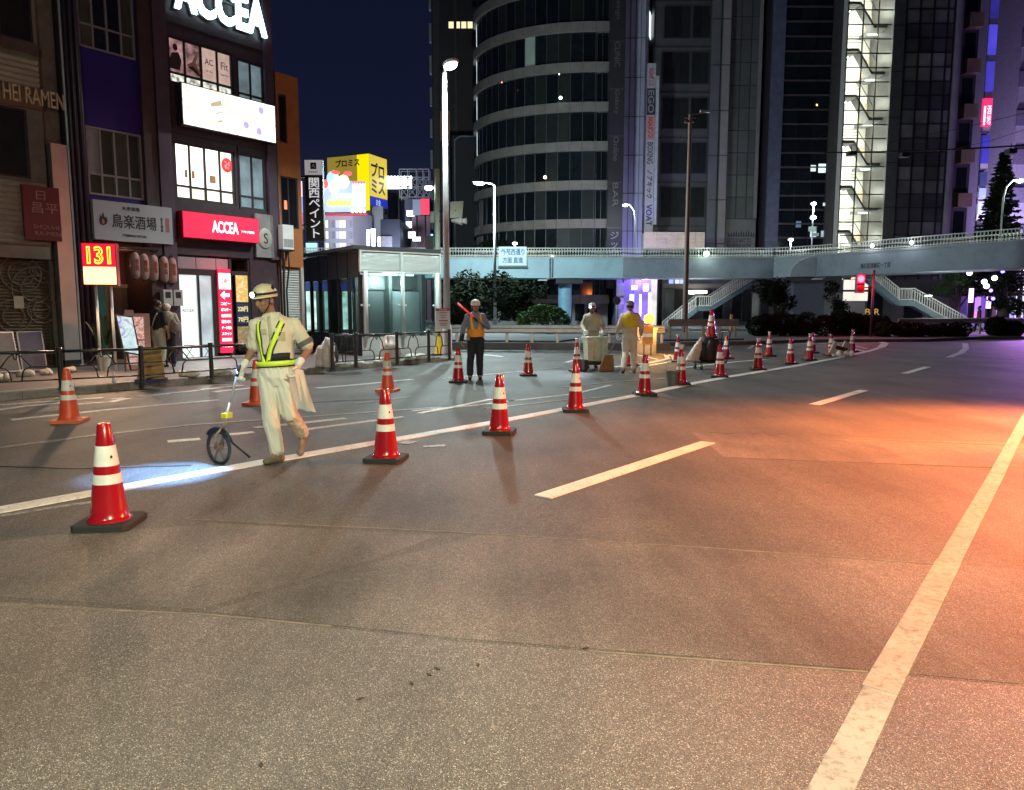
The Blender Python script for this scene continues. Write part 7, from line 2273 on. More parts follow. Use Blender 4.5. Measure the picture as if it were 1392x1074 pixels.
def figure(label, loc, rz, J, shirt, trousers, shoe=None, sleeve=.55, skin=None, glove=None, turn=0, tilt=0, helmet=None, headlamp=None, hair=None, vox=.011, curl=(25, 25), group=None, girth=1.0, longhair=False, chinstrap=True, brim=True):
    j = dict(DEF); j.update(J)
    skin = skin or m_skin; shoe = shoe or m_shoe
    t = thing('person', label, 'person', loc, rz, group)
    pel, nk, hd = j['pelvis'], j['neck'], j['head']
    up = nk - pel
    def ring(u, rx, ry):
        c = pel + up * u
        return (c.x, c.y, c.z, rx * girth, ry * girth)
    HR = Matrix.Rotation(turn, 3, 'Z') @ Matrix.Rotation(tilt, 3, 'X')
    b = MB()
    b.loft([ring(-.1, .12, .09), ring(.05, .15, .105), ring(.3, .14, .10), ring(.6, .165, .11), ring(.85, .165, .095), ring(.97, .09, .07), ring(1.05, .05, .05)], 16)
    for sd in 'RL':
        b.cap(j['hip' + sd], j['knee' + sd], .08, .055, 10); b.cap(j['knee' + sd], j['ank' + sd], .052, .036, 10)
        b.cap(j['ank' + sd], j['ank' + sd] + j['toe' + sd] * .1 + V(0, 0, -.045), .035, .03, 8)
        b.cap(j['sh' + sd], j['el' + sd], .052, .041, 10); b.cap(j['el' + sd], j['wr' + sd], .040, .027, 10)
        if not glove:
            hand(b, j['wr' + sd] + j['hd' + sd].normalized() * .015, j['hd' + sd], j['hn' + sd], 1 if sd == 'R' else -1, curl[0 if sd == 'R' else 1])
    n0 = len(b.v)
    b.ball((0, .012, .028), (.076, .096, .100), 16, 12).ball((0, -.028, -.052), (.056, .062, .066), 14, 10).ball((0, -.035, -.095), (.030, .035, .028), 10, 8)
    b.ball((0, -.098, -.018), (.015, .022, .032), 10, 8).ball((0, -.106, -.038), (.019, .018, .013), 8, 6)
    b.ball((0, -.078, .022), (.058, .022, .014), 10, 6).ball((.034, -.068, -.03), (.026, .025, .022), 10, 6).ball((-.034, -.068, -.03), (.026, .025, .022), 10, 6)
    b.ball((0, -.082, -.066), (.026, .016, .014), 10, 6)
    for sx in (-1, 1): b.ball((sx * .078, .014, -.012), (.011, .024, .034), 8, 8)
    b.cap((0, .03, -.05), (0, .045, -.16), .05, .055, 12)
    xf(b, n0, HR, hd)
    solidify(b, min(vox, .010) if glove is None else vox * .85, 'body', skin, t, sm=2)
    f = MB(); n0 = 0
    for sx in (-1, 1): f.ball((sx * .031, -.0885, .004), (.012, .006, .0065), 8, 6)
    xf(f, 0, HR, hd); f.build('eyes', m_eye, t, True)
    f = MB()
    for sx in (-1, 1): f.ball((sx * .032, -.095, .024), (.021, .006, .005), 8, 6)
    xf(f, 0, HR, hd); f.build('eyebrows', m_eye, t, True)
    f = MB(); f.ball((0, -.0965, -.068), (.022, .006, .006), 10, 6); xf(f, 0, HR, hd); f.build('mouth', m_lip, t, True)
    if hair:
        f = MB()
        f.ball((0, .022, .045), (.086, .098, .098), 16, 12)
        for k in range(26):
            a = k * 2.4; zz_ = .03 + .09 * ((k * 37) % 100) / 100
            f.ball((.07 * math.cos(a), .03 + .075 * math.sin(a) * (1 if math.sin(a) > 0 else .45), zz_), .026, 8, 6)
        if longhair: f.ball((0, .055, -.03), (.08, .06, .11), 12, 8)
        xf(f, 0, HR, hd)
        solidify(f, .011, 'hair', hair, t, folds=.006, fs=40, sm=1)
    if helmet:
        prof = [(1.0, 0.0), (.99, .03), (.93, .06), (.80, .088), (.58, .108), (.3, .118), (.02, .12)]
        f = MB(); vs, fsx = [], []; n = 26
        for (r, z) in prof:
            for k in range(n):
                a = 2 * math.pi * k / n; vs.append((.103 * r * math.cos(a), .012 + .128 * r * math.sin(a), .034 + z))
        for i in range(len(prof) - 1):
            for k in range(n): fsx.append((i * n + k, i * n + (k + 1) % n, (i + 1) * n + (k + 1) % n, (i + 1) * n + k))
        fsx.append(tuple((len(prof) - 1) * n + k for k in range(n)))
        f.add(vs, fsx)
        f.add([(.012 * x_, y_, z_) for (x_, y_, z_) in ((-1, -.09, .10), (1, -.09, .10), (1, .0, .159), (-1, .0, .159), (1, .1, .12), (-1, .1, .12))], [(0, 1, 2, 3), (3, 2, 4, 5)])
        xf(f, 0, HR, hd); f.build('helmet', helmet, t, 'auto')
        if brim:
            f = MB(); vs, fsx = [], []
            for k in range(n):
                a = 2 * math.pi * k / n; ex = 1.0 + .22 * max(0, -math.sin(a)) ** 2
                for rr_, dz in ((.98, .040), (ex, .026), (ex, .031), (.98, .050)):
                    vs.append((.103 * min(rr_, 1.05) * math.cos(a), .012 + .128 * rr_ * math.sin(a), dz))
            for k in range(n):
                k2 = (k + 1) % n
                for q in range(4): fsx.append((4 * k + q, 4 * k2 + q, 4 * k2 + (q + 1) % 4, 4 * k + (q + 1) % 4))
            f.add(vs, fsx); xf(f, 0, HR, hd); f.build('helmet_brim', helmet, t, True)
        if chinstrap:
            f = MB()
            f.tube([(.082, 0, .04), (.074, -.03, -.05), (.03, -.06, -.118), (-.03, -.06, -.118), (-.074, -.03, -.05), (-.082, 0, .04)], .006, 6)
            xf(f, 0, HR, hd); f.build('chin_strap', m_navy, t, True)
    if headlamp:
        f = MB(); pts = [(.108 * math.cos(a), .012 + .134 * math.sin(a), .068) for a in [2 * math.pi * k / 24 for k in range(25)]]
        f.tube(pts, .011, 6); xf(f, 0, HR, hd); f.build('lamp_strap', m_navy, t, True)
        f = MB(); f.tube([(0, -.115, .068), (0, -.150, .066)], [.026, .028], 14); xf(f, 0, HR, hd); f.build('headlamp', m_black, t)
        f = MB(); f.ball((0, -.153, .066), (.027, .010, .027), 14, 8); xf(f, 0, HR, hd); f.build('headlamp_lens', E('headlamp lens', (.55, .80, 1), headlamp), t, True)
    # clothes
    c = MB()
    c.loft([ring(.02, .172, .125), ring(.15, .172, .128), ring(.4, .178, .132), ring(.68, .198, .135), ring(.84, .196, .12), ring(.91, .165, .10), ring(.97, .115, .085), ring(1.01, .078, .072), ring(1.05, .066, .064)], 18)
    for sd in 'RL':
        s_, e_, w_ = j['sh' + sd], j['el' + sd], j['wr' + sd]
        c.cap(nk + V(0, 0, -.045) + (s_ - nk) * .18, s_, .060, .062, 12); c.cap(pel + up * .68 + V((s_ - nk).x * .62, 0, 0), s_ + V(0, 0, -.02), .085, .062, 12)
        if sleeve <= 1:
            c.cap(s_ + (nk - s_) * .12, s_ + (e_ - s_) * sleeve * .5, .064, .068, 12); c.cap(s_ + (e_ - s_) * sleeve * .5, s_ + (e_ - s_) * (sleeve * 1.3), .068, .072, 12)
        else:
            c.cap(s_ + (nk - s_) * .12, e_, .066, .058, 12); c.cap(e_, e_ + (w_ - e_) * .86, .06, .046, 12)
    sh_o = solidify(c, vox, 'shirt', shirt, t, folds=.010 if vox < .015 else .012, fs=10, seed=rz * 3 + loc[0])
    c = MB()
    hipc = (j['hipR'] + j['hipL']) / 2
    c.loft([(hipc.x, hipc.y, hipc.z - .1, .13, .10), (hipc.x, hipc.y, hipc.z - .02, .175 * girth, .132 * girth), (pel.x, pel.y, pel.z + .03, .172 * girth, .128 * girth), (pel.x, pel.y, pel.z + .09, .162 * girth, .12 * girth)], 16)
    for sd in 'RL':
        c.cap(j['hip' + sd] + V(0, 0, -.03), j['knee' + sd], .108, .082, 12); c.cap(j['knee' + sd], j['ank' + sd] + (j['knee' + sd] - j['ank' + sd]) * .10, .082, .070, 12)
    solidify(c, vox, 'trousers', trousers, t, folds=.013 if vox < .015 else .012, fs=9, seed=loc[1])
    for sd in 'RL':
        c = MB(); a = j['ank' + sd]; d = j['toe' + sd].normalized()
        side_ = d.cross(V(0, 0, 1)).normalized()
        sole = a + V(0, 0, -.055)
        c.cap(a + V(0, 0, .01), sole + d * .01, .046, .046, 10).cap(sole - d * .045, sole + d * .13, .042, .038, 12).ball(sole + d * .145 + V(0, 0, .0), (.042, .042, .033), 10, 8)
        z0 = sole.z - .035
        solidify(c, .010, 'shoe', shoe, t, sm=1)
        if glove:
            c = MB(); hand(c, j['wr' + sd] + j['hd' + sd].normalized() * .015, j['hd' + sd], j['hn' + sd], 1 if sd == 'R' else -1, curl[0 if sd == 'R' else 1], 1.12)
            dd__ = (j['el' + sd] - j['wr' + sd]).normalized()
            c.cap(j['wr' + sd], j['wr' + sd] + dd__ * .05, .036, .038, 10)
            solidify(c, min(.0062, vox * .6), 'glove', glove, t, sm=1)
    return t, sh_o


def ribbon(shirt_obj, path, w, off, mat, name, parent, sub=6):
    """path of ('f'|'b'|'t', a, b): front/back (x,z) or top (x,y) points laid on the cloth"""
    me = shirt_obj.data
    bv = BVHTree.FromPolygons([v.co[:] for v in me.vertices], [p.vertices[:] for p in me.polygons])
    pts = []
    for (a, b) in zip(path[:-1], path[1:]):
        for k in range(sub):
            u = k / sub
            if a[0] == b[0]: pts.append((a[0], a[1] + (b[1] - a[1]) * u, a[2] + (b[2] - a[2]) * u))
            elif k == 0: pts.append(a)
    pts.append(path[-1])
    hit = []
    for k_, a, b in pts:
        o, d = {'f': (V(a, -1, b), V(0, 1, 0)), 'b': (V(a, 1, b), V(0, -1, 0)), 't': (V(a, b, 2.2), V(0, 0, -1))}[k_]
        h, n, i, _ = bv.ray_cast(o, d)
        if h is not None: hit.append((h + n * off, n))
    for _ in range(2):
        hit = [hit[0]] + [((hit[i - 1][0] + hit[i][0] * 2 + hit[i + 1][0]) / 4, (hit[i - 1][1] + hit[i][1] + hit[i + 1][1]).normalized()) for i in range(1, len(hit) - 1)] + [hit[-1]]
    vs, fs = [], []
    for i, (p, n) in enumerate(hit):
        d = (hit[min(i + 1, len(hit) - 1)][0] - hit[max(i - 1, 0)][0]).normalized()
        s = d.cross(n).normalized() * (w / 2)
        vs += [p - s + n * .001, p + s + n * .001, p + s - n * .006, p - s - n * .006]
    for i in range(len(hit) - 1):
        b = 4 * i
        for q in range(4): fs.append((b + q, b + 4 + q, b + 4 + (q + 1) % 4, b + (q + 1) % 4))
    fs += [(0, 1, 2, 3), tuple(reversed([4 * len(hit) - 4 + q for q in range(4)]))]
    return MB().add(vs, fs).build(name, mat, parent, True)


def belt(parent, c, rx, ry, z0, z1, mat, name='belt', n=40, tilt=0.0):
    vs, fs = [], []
    for k in range(n):
        a = 2 * math.pi * k / n
        for r_, z in ((0, z0), (0, z1), (-.006, z1), (-.006, z0)):
            x = (rx + r_) * math.cos(a); vs.append((c[0] + x, c[1] + (ry + r_) * math.sin(a), z + tilt * x))
    for k in range(n):
        k2 = (k + 1) % n
        for q in range(4): fs.append((4 * k + q, 4 * k2 + q, 4 * k2 + (q + 1) % 4, 4 * k + (q + 1) % 4))
    return MB().add(vs, fs).build(name, mat, parent, True)


# striding worker in front
S_ = .00713
P1 = gp(378, 628)
J1 = dict(pelvis=V(.02, .0, .93), hipR=V(-.065, .0, .87), hipL=V(.105, .01, .87), kneeR=V(-.035, -.06, .47), kneeL=V(.125, .02, .48), ankR=V(.0, -.01, .09), ankL=V(.165, .34, .22),
          shR=V(-.165, -.03, 1.36), shL=V(.205, .02, 1.36), elR=V(-.215, .03, 1.12), elL=V(.325, .06, 1.12), wrR=V(-.265, -.12, .965), wrL=V(.265, -.10, .985),
          neck=V(.005, -.005, 1.455), head=V(-.055, -.05, 1.60), toeR=V(-.45, -.9, 0).normalized(), toeL=V(-.1, -.45, -.75).normalized(), hdR=V(-.25, -.25, -.75), hdL=V(-.1, -.35, -.7), hnR=V(.75, -.5, 0), hnL=V(-.8, -.4, 0))
m_helm = M('cream helmet', (.62, .55, .36), .35, .06, 6, coat=.3)
w1, s1_ = figure('worker in beige workwear with lime harness and lit headlamp striding with a measuring wheel', P1, 0, J1, m_beige, m_beige2, sleeve=.62, skin=m_skin2, glove=m_glove, turn=R(-27), tilt=R(8), helmet=m_helm, headlamp=14, hair=M('dark hair', (.02, .016, .013), .6), vox=.0085, curl=(62, 45))
for path in ([('b', -.10, 1.1), ('b', -.105, 1.36), ('t', -.11, -.0), ('f', -.115, 1.40), ('f', -.105, 1.25), ('f', -.075, 1.06), ('f', -.06, 1.0)], [('b', .10, 1.1), ('b', .12, 1.36), ('t', .115, -.0), ('f', .12, 1.40), ('f', .075, 1.28), ('f', .0, 1.1), ('f', -.02, 1.0)]):
    ribbon(s1_, path, .066, .006, m_navy, 'harness_backing', w1)
    ribbon(s1_, path, .040, .011, m_lime, 'harness_strap', w1)
for z0, z1, m, r in ((.955, 1.025, m_navy, .190), (.965, 1.013, m_lime, .197)): belt(w1, (.02, -.0, 0), r, r * .745, z0, z1, m, 'harness_belt', tilt=.05)
mb = MB()
ribbon(s1_, [('f', -.055, 1.045), ('f', .02, 1.05), ('f', .11, 1.06), ('f', .17, 1.06)], .07, .008, m_navy, 'mesh_panel', w1)
# arm band on the sleeve
mb = MB(); a, b = J1['shL'], J1['elL']; mb.tube([a + (b - a) * .62, a + (b - a) * .80], [.083, .082], 18, caps=False); mb.build('arm_band', M('grey arm band', (.10, .11, .10), .6), w1, True)
def patch(shirt_o, x0, x1, z0, z1, name, mat, parent, off=.006):
    bv = BVHTree.FromPolygons([v.co[:] for v in shirt_o.data.vertices], [p.vertices[:] for p in shirt_o.data.polygons])
    vs, fs = [], []
    for j in range(5):
        for i in range(5):
            h, n, _, _ = bv.ray_cast(V(x0 + (x1 - x0) * i / 4, -1, z0 + (z1 - z0) * j / 4), V(0, 1, 0))
            vs.append(h + n * off if h is not None else V(x0, -.1, z0))
    for j in range(4):
        for i in range(4): fs.append((5 * j + i, 5 * j + i + 1, 5 * j + i + 6, 5 * j + i + 5))
    return MB().add(vs, fs).build(name, mat, parent, True)


m_seam = M('beige seam cloth', (.44, .39, .28), .85, .12, 5, bump=.3, bs=90)
patch(s1_, .06, .145, 1.21, 1.31, 'pocket', m_seam, w1); patch(s1_, .055, .15, 1.295, 1.33, 'pocket_flap', m_beige, w1, .010)
patch(s1_, -.075, -.02, 1.27, 1.32, 'pocket_flap', m_seam, w1, .008)
ribbon(s1_, [('f', -.01, 1.44), ('f', .015, 1.28), ('f', .02, 1.05)], .028, .006, m_seam, 'placket', w1)
for sx in (-1, 1):
    MB().add([(.005 + sx * .012, -.075, 1.455), (.005 + sx * .075, -.05, 1.485), (.005 + sx * .085, -.085, 1.43), (.005 + sx * .035, -.118, 1.405)], [(0, 1, 2, 3)] if sx > 0 else [(3, 2, 1, 0)]).build('collar', m_beige, w1)
lamp('headlamp_beam', 'SPOT', P1 + V(-.20, -.19, 1.63), 1500, (.22, .48, 1.0), w1, .03, aim=tuple(gp(225, 644)), spot=40, blend=.8)

# measuring wheel held in his right hand
mwp = P1 + V(-.545, -.10, 0)
mw = thing('measuring_wheel', 'measuring wheel with a long pole rolling on the white line', 'measuring wheel', mwp, R(-30))
rw = .165
pts = [(rw * math.cos(2 * math.pi * k / 32), 0, rw + rw * math.sin(2 * math.pi * k / 32)) for k in range(33)]
whl = MB().tube([(p[0] * .93, 0, rw + (p[2] - rw) * .93) for p in pts], .015, 8).build('wheel', m_black, mw, True)
MB().tube(pts, .011, 8).build('tyre', m_rubber, whl, True)
mb = MB()
for k in range(6): a = 2 * math.pi * k / 6; mb.beam((0, 0, rw), (.15 * math.cos(a), 0, rw + .15 * math.sin(a)), .016, .01)
mb.build('spokes', M('grey spoke plastic', (.12, .12, .12), .4), whl)['kind'] = 'stuff'
MB().tube([(0, -.03, rw), (0, .03, rw)], .03, 14).build('hub', M('copper hub', (.35, .2, .12), .4, metal=.5), whl)
Rm = Matrix.Rotation(R(30), 3, 'Z')
hw_ = Rm @ (P1 + J1['wrR'] + J1['hdR'].normalized() * .075 - mwp + V(.012, -.02, 0))
dirp = (hw_ - V(.0, .04, rw)); 
MB().tube([(0, -.045, rw), (.02, -.045, rw + .13), V(.0, .0, rw) + dirp * .30], .012, 8).tube([(0, .045, rw), (.02, .045, rw + .13), V(.0, .0, rw) + dirp * .30], .012, 8).build('fork', M('copper hub', (.35, .2, .12), .4, metal=.5), mw, True)
MB().tube([V(0, 0, rw) + dirp * .28, V(0, 0, rw) + dirp * .62], .013, 10).build('lower_pole', M('buff pole', (.55, .42, .24), .5), mw, True)
MB().tube([V(0, 0, rw) + dirp * .6, V(0, 0, rw) + dirp * 1.06], .011, 10).build('upper_pole', m_steel, mw, True)
MB().tube([V(0, 0, rw) + dirp * .97, V(0, 0, rw) + dirp * 1.12], .017, 10).build('grip', m_black, mw, True)
c = V(0, 0, rw) + dirp * .44
MB().box(c.x - .035, c.x + .035, c.y - .04, c.y + .04, c.z - .022, c.z + .024).build('counter', M('yellow counter box', (.75, .55, .03), .45), mw)
MB().tube([(.19 * math.cos(a), 0, rw + .19 * math.sin(a)) for a in [R(20 + 12 * k) for k in range(11)]], .022, 6).build('mudguard', m_black, mw, True)
MB().tube([(.05, .05, rw + .1), (.16, .12, rw - .02), (.24, .17, .06)], .011, 6).build('kickstand', m_black, mw, True)

# paper and clear folder in his left hand
hp_ = P1 + J1['wrL'] + J1['hdL'].normalized() * .085
fo = thing('paper_folder', 'pale pink sheet in a clear folder hanging from the left glove of the worker', 'paper', hp_, 0)
mb = MB(); vs, fs = [], []
for i in range(9):
    u = i / 8
    for k in range(5):
        q = k / 4 - .5
        vs.append((.03 + .09 * u + q * (.08 + .06 * u), -.03 + .03 * math.sin(q * 5 + u * 3), .03 - .40 * u - .03 * q))
for i in range(8):
    for k in range(4): fs.append((5 * i + k, 5 * i + k + 1, 5 * i + k + 6, 5 * i + k + 5))
MB().add(vs, fs).build('sheet', M('pink sheet', (.75, .55, .46), .6, .08), fo, True)
MB().add([(v[0] - .05, v[1] - .02, v[2] * .98) for v in vs], fs).build('clear_sleeve', M('clear sleeve plastic', (.6, .62, .6), .15, .1, trans=.45), fo, True)

# traffic controller
P2 = gp(647, 516)
m_blueshirt = M('grey blue shirt', (.20, .24, .34), .75, .1, 4, bump=.2, bs=90)
J2 = dict(kneeR=V(-.11, -.03, .50), kneeL=V(.085, -.0, .50), ankR=V(-.13, -.04, .09), ankL=V(.09, .06, .09), elL=V(.27, .0, 1.14), wrL=V(.10, -.2, 1.25), hdL=V(-.6, -.3, .5), hnL=V(-.3, .9, 0), elR=V(-.27, .04, 1.12), wrR=V(-.31, -.02, .88))
w2, s2_ = figure('traffic controller in a white helmet and orange reflective vest holding a red baton', P2, R(4), J2, m_blueshirt, m_navy, m_bshoe, sleeve=2, glove=None, helmet=M('white helmet', (.70, .72, .72), .3, .05), turn=R(10), tilt=R(4), vox=.012, curl=(35, 70))
m_ov = M('orange vest', (.85, .33, .03), .6, .1, 5)
c = MB()
c.loft([(0, 0, .93, .19, .142), (0, 0, 1.0, .192, .146), (0, .0, 1.09, .192, .148), (0, .0, 1.1, .18, .14)], 24)
solidify(c, .012, 'vest_waist', m_ov, w2, folds=.006, fs=12)
for path in ([('b', -.09, 1.05), ('b', -.10, 1.36), ('t', -.105, 0), ('f', -.105, 1.40), ('f', -.09, 1.25), ('f', -.075, 1.08)], [('b', .09, 1.05), ('b', .10, 1.36), ('t', .105, 0), ('f', .105, 1.40), ('f', .09, 1.25), ('f', .075, 1.08)]):
    ribbon(s2_, path, .085, .008, m_ov, 'vest_strap', w2)
    ribbon(s2_, path, .03, .013, M('amber reflector', (.85, .62, .2), .3, .1), 'reflector_strip', w2)
MB().box(-.20, -.13, -.16, -.10, .86, .96).build('pouch', M('tan pouch', (.28, .22, .14), .7), w2)
cuffs = MB(); cuffs.cap(J2['elR'] + (J2['wrR'] - J2['elR']) * .55, J2['wrR'], .052, .05, 12); cuffs.build('cuff', m_navy, w2, True)
bp_ = P2 + V(.03, -.26, 1.33)
bt_ = thing('baton', 'glowing red signal baton across the shoulder of the traffic controller', 'baton', bp_)
MB().tube([(.02, .03, -.05), (-.06, .0, .03)], .019, 10).build('grip', m_black, bt_, True)
MB().tube([(-.06, .0, .03), (-.40, .06, .32)], [.018, .022], 12).build('light_tube', E('red baton', (1, .05, .03), .55, .3, 9), bt_, True)

# line marking machine and its operator
P3 = gp(809, 503)
P3b = P3 + V(-.02, .62, 0)
J3 = dict(pelvis=V(0, .06, .92), neck=V(0, -.06, 1.43), head=V(-.02, -.12, 1.545), shR=V(-.185, -.05, 1.34), shL=V(.185, -.05, 1.34), elR=V(-.27, -.06, 1.1), elL=V(.27, -.06, 1.1), wrR=V(-.22, -.34, .98), wrL=V(.22, -.34, .98), hdR=V(.2, -1, -.1), hdL=V(-.2, -1, -.1), hnR=V(0, 0, -1), hnL=V(0, 0, -1))
m_cov = M('dusty beige coverall', (.46, .42, .33), .85, .14, 3, bump=.3, bs=80)
w3, s3_ = figure('worker in a dusty coverall with a lit headlamp pushing the line marking machine', P3b, 0, J3, m_cov, m_cov, m_bshoe, sleeve=2, glove=m_glove, skin=m_skin2, helmet=M('grey cream helmet', (.42, .40, .36), .4), headlamp=8, turn=R(-22), tilt=R(8), vox=.013, girth=1.12, curl=(60, 60))
lamp('headlamp_beam', 'SPOT', P3b + V(-.10, -.36, 1.6), 260, (.7, .85, 1.0), w3, .03, aim=tuple(P3 + V(-1.2, -1.2, 0)), spot=60, blend=.8)
mc = thing('line_marking_machine', 'cream line marking machine with a hopper on four small black wheels', 'machine', P3, R(8))
m_mach = M('paint-splashed cream enamel', (.56, .55, .44), .45, .2, 6, dirt=.5)
MB().add([(-.24, -.22, .24), (.24, -.22, .24), (.24, .22, .24), (-.24, .22, .24), (-.27, -.24, .80), (.27, -.24, .80), (.27, .24, .80), (-.27, .24, .80)], [(3, 2, 1, 0), (0, 1, 5, 4), (1, 2, 6, 5), (2, 3, 7, 6), (3, 0, 4, 7), (4, 5, 6, 7)]).build('hopper', m_mach, mc)
MB().box(-.29, .29, -.26, .26, .80, .84).build('hopper_lid', m_mach, mc)
for x in (-.09, .09): MB().box(x - .008, x + .008, -.245, -.226, .27, .78).build('rib', M('dull cream rib', (.42, .41, .34), .5), mc)
MB().box(-.30, .30, -.32, .34, .15, .23).build('chassis', m_dark, mc)
for x in (-.32, .32):
    for y in (-.27, .3):
        wh = MB().tube([(x - .03, y, .085), (x + .03, y, .085)], .085, 16).build('wheel', m_rubber, mc)
        MB().tube([(x - .034, y, .085), (x + .034, y, .085)], .03, 10).build('hub', m_steel, wh)
MB().tube([(-.22, .2, .8), (-.22, .42, .98), (.22, .42, .98), (.22, .2, .8)], .016, 8).build('push_bar', m_steel, mc, True)
MB().box(-.38, -.28, -.42, -.1, .04, .28).build('paint_shoe', m_dark, mc)
MB().tube([(-.42, .25, .1), (-.36, .1, .75), (-.3, .15, .86)], .014, 6).build('lever', m_steel, mc, True)
MB().tube([(.12, -.1, .84), (.12, -.1, .92)], .06, 12).build('filler_cap', M('dull cream rib', (.42, .41, .34), .5), mc)

# worker with yellow vest walking away with a broom
P4 = gp(855, 507)
J4 = dict(kneeR=V(-.10, -.10, .50), ankR=V(-.12, -.10, .09), kneeL=V(.09, -.02, .48), ankL=V(.14, .22, .12), toeL=V(.1, -.9, -.3), elL=V(.26, .05, 1.13), wrL=V(.30, -.12, .93), elR=V(-.27, .04, 1.12), wrR=V(-.27, -.14, .92))
w4_, s4_ = figure('worker seen from behind in a yellow vest and beige trousers walking with a broom', P4, R(172), J4, m_beige, m_beige2, m_shoe, sleeve=2, glove=m_glove, skin=m_skin2, helmet=M('grey helmet', (.26, .22, .22), .4), hair=M('dark hair', (.02, .016, .013), .6), vox=.013, curl=(60, 60), girth=1.05)
c = MB(); c.loft([(0, 0, 1.10, .195, .15), (0, 0, 1.2, .205, .152), (0, 0, 1.33, .215, .148), (0, .0, 1.40, .19, .125), (0, .0, 1.45, .12, .09)], 22)
solidify(c, .012, 'vest', M('yellow vest', (.78, .60, .02), .6, .1, 5), w4_, folds=.008, fs=11)
hb_ = P4 + Matrix.Rotation(R(172), 3, 'Z') @ (J4['wrL'] + V(0, -.02, -.08))
brm = thing('broom', 'brown bristled broom held low beside the yellow vest worker', 'broom', (hb_.x - .16, hb_.y + .1, .0))
MB().tube([(.24, -.16, 1.25), (.16, -.1, hb_.z), (-.02, 0, .42)], .013, 8).build('handle', M('wooden handle', (.35, .22, .1), .6), brm, True)
mb = MB(); mb.add([(-.12, -.05, .42), (.08, -.05, .42), (.08, .05, .42), (-.12, .05, .42), (-.27, -.08, .03), (.12, -.08, .03), (.12, .08, .03), (-.27, .08, .03)], [(0, 1, 2, 3), (4, 7, 6, 5), (0, 4, 5, 1), (1, 5, 6, 2), (2, 6, 7, 3), (3, 7, 4, 0)]); mb.build('brush_head', M('brown bristles', (.24, .13, .06), .9, .35, 25, bump=.8, bs=60), brm)
# amber beacon on the concrete block
bq = cb.location + V(.20, -.1, .9)
be = thing('warning_beacon', 'bright amber warning beacon glowing on the concrete block behind the workers', 'beacon', bq)
MB().lathe([(.13, 0), (.13, .03), (.04, .04), (.04, .14), (.1, .16), (.1, .17)], 16).build('base', m_black, be)
MB().lathe([(.14, .17), (.18, .25), (.17, .40), (.06, .47)], 18).build('lens', E('amber beacon', (1, .50, .02), 9), be, True)
lamp('amber_light', 'POINT', bq + V(.15, -.45, .3), 190, (1, .42, .05), be, .12)
bo = thing('barrier_board', 'orange and white barrier board left of the beacon behind the yellow vest worker', 'barrier', (cb.location.x - .05, cb.location.y - .6, 0), .05)
MB().box(-.06, .3, -.02, .02, .35, 1.0).build('board', M('orange board', (.75, .3, .08), .5), bo); MB().box(-.06, .3, -.026, -.021, .6, .72).build('white_stripe', m_refl, bo); MB().beam((0, 0, 0), (0, 0, .35), .03).beam((.24, 0, 0), (.24, 0, .35), .03).build('leg', m_dark, bo)

# bucket, cart with stacked cones, folded barrier
pb_ = gp(914, 524)
bk = thing('bucket', 'grey bucket with a raised wire handle beside the cup-topped cone', 'bucket', pb_)
MB().lathe([(.10, .005), (.13, .27), (.138, .27), (.138, .285), (.122, .285), (.098, .02)], 20).build('body', M('grey bucket', (.12, .12, .115), .5, .2, 8, dirt=.4), bk, 'auto')
MB().tube([(.13, 0, .27), (.125, 0, .42), (.10, 0, .50), (-.10, 0, .50), (-.125, 0, .42), (-.13, 0, .27)], .008, 6).build('handle', m_steel, bk, True)
pc_ = gp(964, 502)
ct = thing('hand_cart', 'small black hand cart with casters carrying a dark bag under the stacked cones', 'cart', pc_, R(10))
MB().box(-.38, .36, -.25, .25, .17, .21).build('deck', m_dark, ct)
for x in (-.3, .28):
    for y in (-.2, .2):
        f_ = MB().box(x - .02, x + .02, y - .03, y + .03, .08, .17).build('caster_fork', m_steel, ct); MB().tube([(x - .018, y, .06), (x + .018, y, .06)], .06, 14).build('caster_wheel', m_rubber, f_)
MB().tube([(.36, -.22, .2), (.44, -.22, .95), (.44, .22, .95), (.36, .22, .2)], .016, 8).build('push_bar', m_dark, ct, True)
lump_o = lump('bag', 'bulky dark bag on the hand cart', pc_ + V(.02, -.02, .21), (.30, .24, .42), M('dark tarpaulin bag', (.025, .025, .027), .6, .2, 6, bump=.5, bs=12), 71, 'bag', None, 4)
lump_o.rotation_euler = (0, 0, .2)
wb_ = thing('plastic_sack', 'white plastic sack hanging off the left side of the hand cart', 'bag', pc_ + V(-.36, -.12, .18))
mb = MB(); mb.loft([(-.14, 0, .02, .06, .05), (-.12, 0, .05, .17, .09), (-.06, 0, .2, .16, .08), (.02, 0, .4, .11, .06), (.09, 0, .58, .05, .04), (.11, 0, .64, .03, .03)], 14)
solidify(mb, .014, 'sack', m_sack, wb_, folds=.02, fs=12)
for k, dz in enumerate((.52, .80)):
    t = dup(protos['r'], pc_ + V(.02, -.02, dz), .3, ('lower red cone of the two stacked on the hand cart', 'upper red cone of the two stacked on the hand cart, highest in the scene')[k])
    for ch in list(t.children):
        if ch.name.startswith('base'): bpy.data.objects.remove(ch)
    MB().lathe([(.165, .0), (.165, .03), (.15, .045)], 20).build('base', m_rubber, t)
q1, q2 = gp(1134, 484.5), gp(1151, 483.5)
fb = thing('folded_barrier', 'white folded barrier and bag heap between the two farthest cones', 'barrier', ((q1.x + q2.x) / 2, (q1.y + q2.y) / 2, 0))
w_ = (q2.x - q1.x) / 2
mb = MB()
mb.beam((-w_, 0, .05), (-w_ * .3, .1, .42), .05, .3).beam((w_ * .2, -.05, .05), (w_ * .8, .0, .44), .05, .3).box(-w_, w_, -.12, .12, 0, .07)
